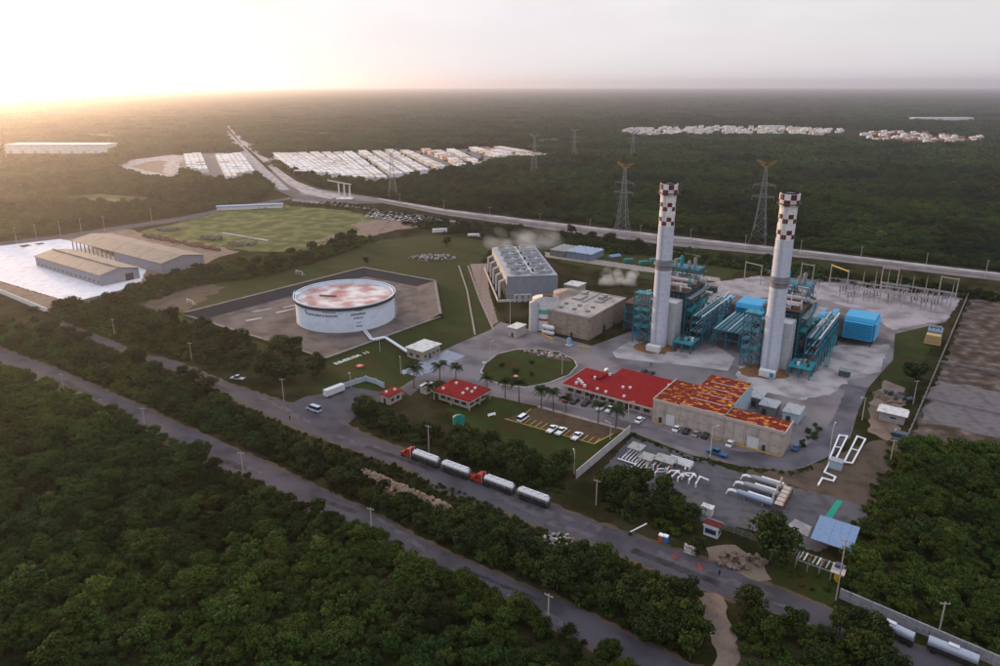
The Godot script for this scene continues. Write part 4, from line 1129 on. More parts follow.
func build_tank() -> void:
	# bund: an earth bank with a pale crest, its inner faces sealed dark on the far sides
	var crest := pts([-167.6, -353.9, -78.2, -292.5, -31.5, -351.7, -40.3, -417.3, -90.6, -450.3])
	var pale := paint("bund_crest", lin(0.264, 0.224, 0.2), 0.95, "stain", 18.0, 2.0)
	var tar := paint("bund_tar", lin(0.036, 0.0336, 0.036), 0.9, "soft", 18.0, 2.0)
	var earth := paint("bund_earth", lin(0.173, 0.137, 0.122), 0.95, "patchy", 89.0, 2.4)
	var cen := Vector2.ZERO
	for p in crest:
		cen += p / crest.size()
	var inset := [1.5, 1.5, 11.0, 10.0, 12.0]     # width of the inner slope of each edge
	var n := crest.size()
	var dirs := []
	for k in n:
		var e := (crest[(k + 1) % n] - crest[k]).normalized()
		var o := Vector2(-e.y, e.x)
		if o.dot(cen - crest[k]) < 0:
			o = -o
		dirs.append([crest[k] + o * float(inset[k]), e])
	var floor_poly := PackedVector2Array()
	for k in n:
		var a = dirs[(k + n - 1) % n]
		var b = dirs[k]
		var hit = Geometry2D.line_intersects_line(a[0], a[1], b[0], b[1])
		floor_poly.append(hit if hit != null else crest[k])
	var bund := Node3D.new()
	bund.name = numbered("bund")
	add_child(bund)
	tag(bund, "low earth bank round the big oil tank, dark sealed inner slopes", "embankment")
	var fb := MB.new()
	fb.prism(floor_poly, 0.1, 0.1)
	part(bund, "bund_floor", fb, earth)
	for e in [[Vector3(-132.9, 0, -346.8), Vector3(-126.1, 0, -351.7), 2.6], [Vector3(-134.9, 0, -362.0), Vector3(-125.9, 0, -368.2), 2.0], [Vector3(-121.3, 0, -360.2), Vector3(-113.5, 0, -367.3), 2.2], [Vector3(-120.1, 0, -369.1), Vector3(-114.5, 0, -374.6), 1.6]]:
		var sb := MB.new()
		sb.bar(e[0] + Vector3.UP * 0.14, e[1] + Vector3.UP * 0.14, e[2], 0.06)
		part(bund, "pale_slab", sb, mats["pale_concrete"])
	var h := 2.4
	for k in n:
		var j := (k + 1) % n
		var low: float = h if k >= 2 else 1.0
		var ha := 1.0 if k in [0, 1] else h
		var b := MB.new()
		b.quad(g3(crest[k], ha), g3(crest[j], ha), g3(floor_poly[j], 0.1), g3(floor_poly[k], 0.1))
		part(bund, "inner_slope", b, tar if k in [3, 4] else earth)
		b = MB.new()
		var o: Vector2 = -(dirs[k][0] - crest[k]).normalized() * 2.2
		b.quad(g3(crest[k], ha), g3(crest[j], ha), g3(crest[j] + o, 0.0), g3(crest[k] + o, 0.0))
		part(bund, "outer_slope", b, mats["lawn_green"])
		b = MB.new()
		b.bar(g3(crest[k], ha), g3(crest[j], ha), 1.5, 0.3)
		part(bund, "crest", b, pale)
		if k == 2:
			b = MB.new()
			b.quad(g3(crest[j], h + 0.03), g3(crest[k].lerp(crest[j], 0.3), h + 0.03), g3(crest[k].lerp(crest[j], 0.3) - (floor_poly[j] - crest[j]).normalized() * -9.0, 0.4), g3(crest[j] + (floor_poly[j] - crest[j]).normalized() * 9.0, 0.4))
	# the tank
	var at := Vector3(-81.5, 0, -352.5)
	var r := 25.4
	var th := 13.4
	var o := thing("oil_tank", "huge round white oil tank with rusty stained roof inside the bund", "storage tank", at)
	var white := paint("tank_white", lin(0.76, 0.84, 0.97), 0.6, "soft", 21.0, 4.0)
	var b := MB.new()
	b.ring(Vector3.ZERO, r, 0.4, 0.1, th, 72)
	part(o, "shell", b, white)
	b = MB.new()
	b.ring(Vector3.ZERO, r + 0.5, 0.6, 0.05, 0.5, 72)
	part(o, "base_ring", b, pale)
	b = MB.new()
	b.ring(Vector3.ZERO, r + 0.9, 1.0, th - 1.5, th - 0.2, 72)
	part(o, "wind_girder", b, plain("girder_dark", lin(0.035, 0.03, 0.035), 0.7))
	b = MB.new()
	b.ring(Vector3.ZERO, r + 0.9, 0.35, th, th + 0.5, 72)
	part(o, "rim", b, white)
	b = MB.new()
	for k in 72:
		var d0 := Vector3(cos(TAU * k / 72), 0, sin(TAU * k / 72))
		var d1 := Vector3(cos(TAU * (k + 1) / 72), 0, sin(TAU * (k + 1) / 72))
		b.tri(Vector3(0, th - 1.1, 0), d0 * (r - 0.35) + Vector3.UP * (th - 1.6), d1 * (r - 0.35) + Vector3.UP * (th - 1.6), Vector3.UP)
	var fr := part(o, "floating_roof", b, paint("tank_roof_skin", grey(1.0), 0.8, "tankroof", 64.0, 2.0))
	b = MB.new()
	b.bar(Vector3(-13, th - 0.75, 1), Vector3(-4, th - 0.7, 2.5), 1.1, 0.5)
	part(fr, "rolling_ladder", b, paint("ladder_brown", lin(0.16, 0.13, 0.1), 0.8, "stain", 2.0, 0.5))
	b = MB.new()
	b.block(-r - 1.5, -r + 1.5, th - 0.1, th + 0.15, -1.5, 1.5)
	rail(b, Vector3(-r - 1.4, th + 0.1, -1.4), Vector3(-r - 1.4, th + 0.1, 1.4))
	rail(b, Vector3(-r - 1.4, th + 0.1, -1.4), Vector3(-r + 3.0, th + 0.1, -1.4))
	part(o, "gauger_platform", b, white)
	b = MB.new()
	for k in 26:
		var t := deg_to_rad(2.0 - k * 1.9)
		b.box(Vector3(cos(t) * (r + 0.6), 0.5 + k * 0.5, sin(t) * (r + 0.6)), Vector3(1.1, 0.12, 0.8), Basis(Vector3.UP, -t))
	part(o, "spiral_stair", b, plain("girder_grey", lin(0.35, 0.36, 0.4), 0.7))
	# writing round the shell, one letter each
	var ink := plain("lettering_dark", lin(0.06, 0.075, 0.14), 0.7)
	ring_text(o, "Comisión Federal de Electricidad", r, 9.2, 123.0, 87.0, 1.5, ink)
	b = MB.new()
	var t0 := deg_to_rad(127.5)
	var bs := Basis(Vector3.UP, PI / 2 - t0)
	b.box(Vector3(cos(t0) * r, 10.0, sin(t0) * r), Vector3(0.7, 2.2, 0.12), bs * Basis(Vector3.BACK, 0.5))
	b.box(Vector3(cos(t0 - 0.035) * r, 9.2, sin(t0 - 0.035) * r), Vector3(0.6, 1.4, 0.12), bs * Basis(Vector3.BACK, 0.5))
	part(o, "emblem", b, ink)
	# further lines are too small to read in the view: short dark strokes
	for e in [[104.0, 88.0, 11.0, 0.5], [68.0, 59.0, 11.3, 0.6], [72.5, 55.5, 9.4, 1.0], [69.0, 58.5, 7.4, 0.9], [66.5, 62.0, 5.0, 0.4], [67.0, 61.0, 3.1, 0.7]]:
		b = MB.new()
		var a: float = e[0]
		while a > e[1]:
			var w := rng.randf_range(0.5, 1.5)
			var t := deg_to_rad(a - w * 0.5)
			b.box(Vector3(cos(t) * r, e[2], sin(t) * r), Vector3(w * 0.42, e[3], 0.1), Basis(Vector3.UP, PI / 2 - t))
			a -= w + 0.45
		part(o, "painted_mark", b, ink)
	# twin pipes to the pump house
	var pp := thing("pipeline", "pair of silver pipes running from the oil tank to the pump house", "pipeline", at)
	var silver := plain("pipe_silver", lin(0.55, 0.56, 0.6), 0.45, 0.2)
	for s in [0.0, 1.3]:
		b = MB.new()
		var a0 := Vector3(13.0 + s, 1.1, 22.6)
		var a1: Vector3 = Vector3(-62.0, 0, -315.5) - at + Vector3(s, 1.3, s * 0.6)
		var a2: Vector3 = Vector3(-55.9, 0, -316.9) - at + Vector3(s, 2.1, s * 0.6)
		var a3: Vector3 = Vector3(-42.4, 0, -297.3) - at + Vector3(s, 2.0, s * 0.3)
		b.path([a0, a1, a2, a3], 0.42, 8)
		part(pp, "pipe", b, silver)
	# pump house, with its parapet roof
	o = thing("pump_house", "small beige pump house with flat white roof beside the bluish slab", "building", Vector3(-42.5, 0, -296.2), SITE)
	b = MB.new()
	b.block(0.3, 12.2, 0, 4.5, 0.3, 9.7)
	part(o, "wall", b, paint("pump_wall", lin(0.42, 0.35, 0.29), 0.9, "stain", 6.0, 1.0))
	b = MB.new()
	b.block(-0.4, 12.9, 4.5, 4.8, -0.4, 10.4)
	part(o, "roof", b, paint("roof_white", lin(0.72, 0.68, 0.63), 0.85, "stain", 9.0, 1.7))
	for k in 4:
		b = MB.new()
		b.block(1.5 + k * 2.8, 2.9 + k * 2.8, 0.0 if k == 1 else 1.2, 2.4, 9.68, 9.78)
		part(o, "door" if k == 1 else "window", b, mats["dark_opening"])
	for k in 2:
		b = MB.new()
		b.block(0.2, 0.32, 1.2, 2.5, 1.8 + k * 4.0, 3.6 + k * 4.0)
		part(o, "window", b, mats["dark_opening"])
	# name laid out in white stones on the lawn
	var name_root := thing("lawn_lettering", "white lettering laid out on the lawn below the bund", "lettering", Vector3(-65.6, 0, -297.3), 0.0)
	var dir: Vector3 = (Vector3(-59.6, 0, -302.3) - Vector3(-71.7, 0, -287.7))
	name_root.position = Vector3(-71.7, 0, -286.0) + Vector3.UP * 0.05
	name_root.rotation.y = atan2(-dir.z, dir.x)
	var letters := "ESMERIDA II"
	var step := dir.length() * 1.04 / letters.length()
	var wp := plain("stone_white", lin(0.6, 0.56, 0.5), 0.9)
	for k in letters.length():
		if letters[k] == " ":
			continue
		var tm := TextMesh.new()
		tm.text = letters[k]
		tm.font_size = 64
		tm.pixel_size = 0.052
		tm.depth = 0.25
		tm.material = wp
		var l := part(name_root, "letter", tm, null, Vector3((k + 0.5) * step, 0.1, -2.0))
		l.rotation.x = -PI / 2

func ring_text(o: Node3D, words: String, r: float, y: float, from: float, to: float, size: float, m: Material) -> void:
	for k in words.length():
		if words[k] == " ":
			continue
		var t := deg_to_rad(lerpf(from, to, (k + 0.5) / words.length()))
		var tm := TextMesh.new()
		tm.text = words[k]
		tm.font_size = 48
		tm.pixel_size = size / 48.0
		tm.depth = 0.08
		tm.material = m
		var l := part(o, "letter", tm, null, Vector3(cos(t) * (r + 0.05), y, sin(t) * (r + 0.05)))
		l.rotation.y = PI / 2 - t

func build_cooling_tower() -> void:
	var turn := deg_to_rad(7.1)
	var at: Vector3 = Vector3(4.0, 0, -382.2)
	var o := thing("cooling_tower", "large grey cooling tower with two rows of round fan stacks", "cooling tower", at, turn)
	var wl := paint("tower_cladding", lin(0.25, 0.28, 0.33), 0.7, "soft", 9.0, 1.4)
	var top := paint("tower_deck", lin(0.42, 0.43, 0.46), 0.75, "stain", 14.0, 2.0)
	var fascia := paint("tower_fascia", lin(0.62, 0.55, 0.5), 0.8, "soft", 8.0, 1.3)
	var w := 29.0
	var l := 74.0
	var h := 14.6
	var b := MB.new()
	b.block(0.2, w - 0.2, 0.5, h - 0.4, -0.4, 0.0)
	b.block(0.2, w - 0.2, 0.5, h - 0.4, -l, -l + 0.4)
	part(o, "end_wall", b, wl)
	for k in 6:                      # sheets of the end wall, slightly proud of each other
		b = MB.new()
		b.block(0.4 + k * 4.7, 5.0 + k * 4.7, 1.0, h - 0.6, -0.02, 0.08 + (k % 2) * 0.07)
		part(o, "wall_sheet", b, wl)
	b = MB.new()
	b.block(0.0, w, h - 0.4, h, -l - 0.4, 0.4)
	part(o, "fan_deck", b, top)
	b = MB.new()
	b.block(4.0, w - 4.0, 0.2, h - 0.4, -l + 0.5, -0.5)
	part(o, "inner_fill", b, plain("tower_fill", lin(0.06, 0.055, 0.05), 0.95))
	for x in [0.0, w]:
		b = MB.new()
		b.block(x - 0.15, x + 0.15, h - 5.0, h - 0.45, -l, 0)
		part(o, "fascia", b, fascia)
		for k in 11:
			b = MB.new()
			var z := -k * (l / 10.0)
			b.bar(Vector3(x, 0, z), Vector3(x, h - 5, z), 0.5)
			part(o, "column", b, wl)
		for k in 10:
			b = MB.new()
			var s := 1.0 if x == 0.0 else -1.0
			for j in 5:
				b.box(Vector3(x + s * (0.8 + j * 0.45), 1.6 + j * 1.7, -(k + 0.5) * l / 10.0), Vector3(1.0, 0.15, l / 10.0 - 0.9), Basis(Vector3.BACK, s * 0.7))
			part(o, "louvre_bay", b, plain("louvre", lin(0.12, 0.095, 0.08), 0.9))
	for k in 5:
		for j in 2:
			var c := Vector3(w * (0.26 if j == 0 else 0.76), h, -(k + 0.5) * l / 5.0)
			b = MB.new()
			b.ring(c, 5.4, 0.35, 0.0, 2.0, 28)
			var st := part(o, "fan_stack", b, top)
			b = MB.new()
			for q in 6:
				var t := q * TAU / 6
				b.box(c + Vector3(cos(t) * 2.5, 1.1, sin(t) * 2.5), Vector3(4.6, 0.12, 0.9), Basis(Vector3.UP, -t) * Basis(Vector3.RIGHT, 0.35))
			b.tube(c + Vector3.UP * 0.6, c + Vector3.UP * 1.5, 0.6, 0.5, 8)
			part(st, "fan", b, plain("fan_grey", lin(0.3, 0.31, 0.33), 0.6))
			b = MB.new()
			b.block(w * 0.5 + (1.2 if j == 1 else -3.4), w * 0.5 + (3.4 if j == 1 else -1.2), h, h + 1.5, c.z - 3.2, c.z - 1.6)
			part(o, "fan_motor", b, plain("motor_dark", lin(0.05, 0.05, 0.055), 0.7))
	b = MB.new()
	b.path([Vector3(w * 0.5, h + 0.9, -l + 4), Vector3(w * 0.5, h + 0.9, -1.2), Vector3(w * 0.5 + 3.0, h + 0.9, -1.0)], 0.5, 8)
	part(o, "header_pipe", b, paint("pipe_white", lin(0.62, 0.58, 0.54), 0.7, "soft", 6.0, 1.0))
	for k in 5:
		b = MB.new()
		var z := -(k + 0.45) * l / 5.0
		b.path([Vector3(-3.4, 0.4, z), Vector3(-3.4, h - 5.0, z), Vector3(-0.2, h - 3.6, z)], 0.75, 8)
		part(o, "riser_pipe", b, mats["pipe_white"])
	b = MB.new()
	b.block(-5.6, -5.0, 0, 1.3, -l, 1.6)
	b.block(-5.6, w + 1, 0, 1.3, 1.0, 1.6)
	part(o, "basin_wall", b, fascia)
	for k in 3:
		b = MB.new()
		b.path([Vector3(4 + k * 3.4, 0.3, 3.0), Vector3(4 + k * 3.4, 4.4, 3.0), Vector3(6.4 + k * 3.4, 4.4, 3.0), Vector3(6.4 + k * 3.4, 0.3, 3.0)], 0.4, 7)
		part(o, "pump_pipe", b, mats["pipe_white"])
	# steam drifting off the far fans and off the blow-down vents
	var cloud := steam_root("thin steam drifting over the far end of the cooling tower")
	for k in 46:
		var t := rng.randf()
		var e := Vector3(rng.randf_range(-4, 46), h + 1.5 + t * 7.0, rng.randf_range(-84, -52) - t * 6.0)
		var d := rng.randf_range(5.0, 15.0)
		steam(cloud, at + Basis(Vector3.UP, turn) * e, Vector3(d * 1.5, d * 0.6, d), rng.randf_range(0.004, 0.009))
	cloud = steam_root("white steam cloud behind the flat roofed brick building")
	for k in 64:
		var p: Vector3 = Vector3(62.7, 0, -418.0).lerp(Vector3(82.7, 0, -415.7), rng.randf())
		var t := rng.randf()
		var d := rng.randf_range(2.6, 7.0)
		steam(cloud, p + Vector3(0, 0.8 + 8.5 * t * t, rng.randf_range(-4, 4)), Vector3(d * 1.2, d * 0.9, d), rng.randf_range(0.012, 0.04))

func steam_root(label: String) -> Node3D:
	var o := Node3D.new()
	o.name = numbered("steam")
	add_child(o)
	tag(o, label, "steam", "", "stuff")
	return o

func steam(root: Node3D, at: Vector3, size: Vector3, dens: float) -> void:
	var f := FogVolume.new()
	f.name = "puff"
	f.shape = RenderingServer.FOG_VOLUME_SHAPE_ELLIPSOID
	f.size = size
	var m := FogMaterial.new()
	m.density = snappedf(dens, 0.002)
	m.albedo = Color(1, 1, 1)
	f.material = m
	root.add_child(f, true)
	f.position = at
	f.rotation = Vector3(rng.randf_range(-0.4, 0.4), rng.randf() * 3.0, rng.randf_range(-0.4, 0.4))

func build_treatment() -> void:
	var dark: Material = mats["dark_opening"]
	var wht := paint("vessel_white", lin(0.70, 0.69, 0.69), 0.6, "soft", 7.0, 1.3)
	# round water tanks
	var o := thing("water_tank", "wide white water tank with teal band beside the brick building", "storage tank", Vector3(23.0, 0, -337.3))
	var b := MB.new()
	b.tube(Vector3.ZERO, Vector3(0, 15.5, 0), 6.7, 6.7, 28)
	part(o, "shell", b, wht)
	b = MB.new()
	b.tube(Vector3(0, 15.5, 0), Vector3(0, 16.8, 0), 6.75, 0.4, 28)
	part(o, "roof", b, wht)
	b = MB.new()
	b.ring(Vector3.ZERO, 6.8, 0.1, 9.0, 11.2, 28)
	part(o, "teal_band", b, plain("band_teal", lin(0.06, 0.28, 0.24), 0.6))
	b = MB.new()
	b.ring(Vector3.ZERO, 6.8, 0.1, 5.4, 6.6, 28)
	part(o, "red_band", b, plain("band_red", lin(0.32, 0.05, 0.03), 0.6))
	b = MB.new()
	b.block(-1.5, 3.5, 16.3, 17.2, -1.2, 1.2)
	rail(b, Vector3(-1.5, 17.0, 1.2), Vector3(3.5, 17.0, 1.2))
	part(o, "roof_walkway", b, paint("rusty_steel", lin(0.2, 0.1, 0.06), 0.8, "stain", 2.0, 0.5))
	o = thing("silo_tank", "slim grey white upright tank in front of the water tank", "storage tank", Vector3(17.1, 0, -332.7))
	b = MB.new()
	b.tube(Vector3.ZERO, Vector3(0, 14.6, 0), 2.5, 2.5, 20)
	part(o, "shell", b, paint("silo_grey", lin(0.52, 0.53, 0.57), 0.6, "soft", 7.0, 1.3))
	b = MB.new()
	b.tube(Vector3(0, 14.6, 0), Vector3(0, 15.3, 0), 2.55, 0.2, 20)
	part(o, "roof", b, wht)
	o = thing("water_tank", "second pinkish white tank behind the brick building", "storage tank", Vector3(35.7, 0, -360.2))
	b = MB.new()
	b.tube(Vector3.ZERO, Vector3(0, 12.0, 0), 7.0, 7.0, 26)
	part(o, "shell", b, paint("tank_pink", lin(0.6, 0.47, 0.4), 0.7, "stain", 7.0, 1.3))
	b = MB.new()
	b.tube(Vector3(0, 12.0, 0), Vector3(0, 12.8, 0), 7.05, 0.4, 26)
	part(o, "roof", b, mats["tank_pink"])
	for k in 2:
		o = thing("pressure_vessel", "%s white horizontal vessel beside the brick building" % ["lower", "upper"][k], "pressure vessel", Vector3(23.7, 0, -325.3) + Vector3(0, k * 2.6, 0), SITE, "stacked white vessels")
		b = MB.new()
		b.tube(Vector3(0, 1.5, -2.8), Vector3(0, 1.5, 2.8), 1.2, 1.2, 14)
		b.tube(Vector3(0, 1.5, 2.8), Vector3(0, 1.5, 3.4), 1.2, 0.6, 14)
		b.tube(Vector3(0, 1.5, -2.8), Vector3(0, 1.5, -3.4), 1.2, 0.6, 14)
		part(o, "shell", b, wht)
		for z in [-1.8, 1.8]:
			b = MB.new()
			b.block(-0.8, 0.8, 0, 0.7, z - 0.25, z + 0.25)
			part(o, "saddle", b, dark)
	o = thing("white_hut", "small pale hut beside the slim tank at the plant road", "hut", Vector3(3.9, 0, -323.8), SITE)
	b = MB.new()
	b.block(0, 8.0, 0, 4.6, 0, 5.2)
	part(o, "wall", b, paint("hut_wall", lin(0.5, 0.45, 0.41), 0.9, "stain", 5.0, 1.0))
	b = MB.new()
	b.block(-0.4, 8.4, 4.6, 4.9, -0.4, 5.6)
	part(o, "roof", b, mats["roof_white"])
	b = MB.new()
	b.block(-0.08, 0.05, 0, 2.2, 2.0, 3.1)
	part(o, "door", b, dark)
	o = thing("pale_hut", "tall pale hut right of the cooling tower", "hut", Vector3(37.4, 0, -392.2), SITE)
	b = MB.new()
	b.block(0, 9.5, 0, 7.0, 0, 9.0)
	part(o, "wall", b, mats["hut_wall"])
	b = MB.new()
	b.block(-0.4, 9.9, 7.0, 7.3, -0.4, 9.4)
	part(o, "roof", b, mats["roof_white"])
	for k in 3:
		b = MB.new()
		b.block(-0.08, 0.05, 2.5, 3.7, 1.2 + k * 2.7, 2.4 + k * 2.7)
		part(o, "window", b, dark)
	# brick building
	o = thing("brick_building", "large brown brick building with flat pale roof and vents", "building", Vector3(22.2, 0, -331.8), SITE)
	var brick := paint("brick_brown", lin(0.36, 0.285, 0.235), 0.95, "stain", 9.0, 0.8)
	var lu := 39.5
	var lw := 25.4
	b = MB.new()
	b.block(0.25, lu - 0.25, 0, 11.2, 0.25, lw - 0.25)
	part(o, "wall", b, brick)
	# courses of wall panels, each proud by a little
	for i in 4:
		for k in 4:
			b = MB.new()
			b.block(0.12 + (k % 2) * 0.05, 0.3, 0.3 + i * 2.75, 2.85 + i * 2.75, 0.5 + k * 6.15, 6.4 + k * 6.15)
			part(o, "wall_panel", b, brick)
		for k in 6:
			b = MB.new()
			b.block(0.5 + k * 6.45, 6.7 + k * 6.45, 0.3 + i * 2.75, 2.85 + i * 2.75, lw - 0.3, lw - 0.12 - (k % 2) * 0.05)
			part(o, "wall_panel", b, brick)
	b = MB.new()
	b.block(-0.2, lu + 0.2, 11.2, 11.6, -0.2, lw + 0.2)
	var roof := part(o, "roof", b, paint("roof_pink", lin(0.468, 0.399, 0.365), 0.9, "stain", 16.0, 2.1))
	b = MB.new()
	for e in [[-0.2, 0.25, -0.2, lw + 0.2], [lu - 0.25, lu + 0.2, -0.2, lw + 0.2]]:
		b.block(e[0], e[1], 11.6, 12.0, e[2], e[3])
	b.block(0.25, lu - 0.25, 11.6, 12.0, -0.2, 0.25)
	b.block(0.25, lu - 0.25, 11.6, 12.0, lw - 0.25, lw + 0.2)
	part(roof, "parapet", b, mats["roof_pink"])
	for p in [Vector2(6, 6), Vector2(7, 13), Vector2(8, 20), Vector2(13, 5), Vector2(14, 12), Vector2(15, 19)]:
		b = MB.new()
		b.block(p.x - 0.8, p.x + 0.8, 11.6, 12.5, p.y - 0.8, p.y + 0.8)
		part(roof, "roof_vent", b, plain("vent_grey", lin(0.2, 0.19, 0.18), 0.7))
	for e in [[22.0, 30.0, 3.0, 8.0, 0.9], [24.0, 36.0, 15.0, 19.0, 0.8], [27.0, 29.5, 15.5, 18.0, 2.3], [31.0, 33.5, 15.5, 18.0, 2.3], [20.0, 37.0, 10.5, 11.1, 0.6], [30.0, 35.0, 4.0, 6.0, 1.8]]:
		b = MB.new()
		b.block(e[0], e[1], 11.6, 11.6 + e[4], e[2], e[3])
		part(roof, "air_unit", b, plain("unit_grey", lin(0.26, 0.24, 0.22), 0.7))
	for e in [[14.5, 17.5, 0.0, 3.4], [26.0, 27.3, 0.0, 2.3]]:
		b = MB.new()
		b.block(e[0], e[1], e[2], e[3], lw - 0.14, lw - 0.06)
		part(o, "door", b, dark)
	b = MB.new()
	b.block(0.05, 0.2, 0, 2.3, 15.0, 16.3)
	part(o, "door", b, dark)
	o = thing("blue_canister", "blue upright canister in front of the brick building", "canister", Vector3(32.8, 0, -311.4), SITE)
	b = MB.new()
	b.tube(Vector3(0, 0.3, 0), Vector3(0, 3.4, 0), 1.0, 1.0, 14)
	b.tube(Vector3(0, 3.4, 0), Vector3(0, 3.9, 0), 1.0, 0.3, 14)
	part(o, "body", b, plain("canister_blue", lin(0.2, 0.33, 0.55), 0.6))
	b = MB.new()
	b.block(-1.3, 1.3, 0, 0.3, -1.3, 1.3)
	part(o, "base", b, wht)
	# yellow kerb along the front of the brick building
	for e in [[Vector3(20.3, 0, -326.8), Vector3(25.7, 0, -318.2)], [Vector3(36.7, 0, -308.8), Vector3(42.1, 0, -306.2)]]:
		b = MB.new()
		b.bar(e[0] + Vector3.UP * 0.3, e[1] + Vector3.UP * 0.3, 0.9, 0.6)
		solid("yellow_barrier", "low yellow barrier %s the blue canister" % ("left of" if e[0].x < 30 else "right of"), "barrier", b, paint("barrier_yellow", lin(0.5, 0.3, 0.06), 0.8, "stain", 3.0, 1.0))
	# sheds towards the highway
	for e in [[Vector3(36.1, 0, -494.2), 20.0, 12.5, 4.0, "grey", "low grey shed behind the cooling tower"], [Vector3(47.1, 0, -487.9), 20.0, 20.0, 4.4, "blue", "shed with pale blue panels behind the cooling tower"]]:
		o = thing("back_shed", e[5], "shed", e[0], SITE)
		b = MB.new()
		b.block(0, e[1], 0, e[3], 0, e[2])
		part(o, "wall", b, paint("shed_wall_" + e[4], lin(0.2, 0.19, 0.18) if e[4] == "grey" else lin(0.2, 0.25, 0.32), 0.8, "stain", 8.0, 1.5))
		var panels := int(e[2] / 3.1)
		for k in panels:
			b = MB.new()
			b.box(Vector3(e[1] / 2, e[3] + 0.5, (k + 0.5) * e[2] / panels), Vector3(e[1] + 1.0, 0.2, e[2] / panels - 0.25), Basis(Vector3.RIGHT, 0.22))
			part(o, "roof_panel", b, paint("shed_roof_" + e[4], lin(0.3, 0.28, 0.26) if e[4] == "grey" else lin(0.34, 0.4, 0.5), 0.6, "stain", 8.0, 1.5))
	o = thing("white_trailer", "white box trailer parked on the lawn behind the tank", "trailer", Vector3(-55.5, 0, -570.4), 0.25)
	b = MB.new()
	b.block(0, 12, 1.1, 4.0, -2.5, 0)
	part(o, "body", b, wht)
	for x in [1.8, 9.5, 10.8]:
		b = MB.new()
		b.tube(Vector3(x, 0.5, -2.4), Vector3(x, 0.5, -0.1), 0.5, 0.5, 10)
		part(o, "wheel", b, plain("tyre", lin(0.02, 0.02, 0.02), 0.9))
	o = thing("tank_truck", "small white tank truck parked near the cooling tower's far end", "truck", Vector3(-25.8, 0, -554.6), 0.15)
	b = MB.new()
	b.tube(Vector3(0, 2.2, -1.2), Vector3(7, 2.2, -1.2), 1.2, 1.2, 12)
	part(o, "tank", b, wht)
	b = MB.new()
	b.slab([Vector2(7.4, 0.7), Vector2(9.8, 0.7), Vector2(9.7, 2.0), Vector2(9.2, 3.0), Vector2(7.4, 3.0)], -2.4, 0.0)
	part(o, "cab", b, wht)
	for x in [1.2, 2.6, 8.6]:
		b = MB.new()
		b.tube(Vector3(x, 0.5, -2.4), Vector3(x, 0.5, 0.0), 0.5, 0.5, 10)
		part(o, "wheel", b, mats["tyre"])

func build_clutter() -> void:
	var teal := paint("container_teal", lin(0.02, 0.2, 0.17), 0.6, "stain", 4.0, 1.0)
	var words := ["leftmost", "second", "third", "fourth", "rightmost"]
	for k in 5:
		var o := thing("container", "flat teal container behind the left chimney, %s of the row" % words[k], "container", Vector3(92.1, 0, -474.4) + Vector3(k * 9.0 - 6.0, 0, (k % 2) * 7.0), 0.2 + k * 0.1, "teal containers")
		var b := MB.new()
		b.block(0, 6.5, 0.15, 2.6, 0, 2.5)
		part(o, "body", b, teal)
		for q in 5:
			b = MB.new()
			b.block(0.5 + q * 1.25, 0.9 + q * 1.25, 0.3, 2.5, 2.5, 2.58)
			part(o, "rib", b, teal)
	var o := thing("pipe_stack", "stack of pale blue pipes lying on the lawn near the back sheds", "pipes", Vector3(78.2, 0, -489.3), 0.5)
	for k in 6:
		var b := MB.new()
		b.tube(Vector3(0, 0.4 + (k / 4) * 0.7, (k % 4) * 0.8 + (k / 4) * 0.4), Vector3(9, 0.4 + (k / 4) * 0.7, (k % 4) * 0.8 + (k / 4) * 0.4), 0.38, 0.38, 9)
		part(o, "pipe", b, mats["canister_blue"])

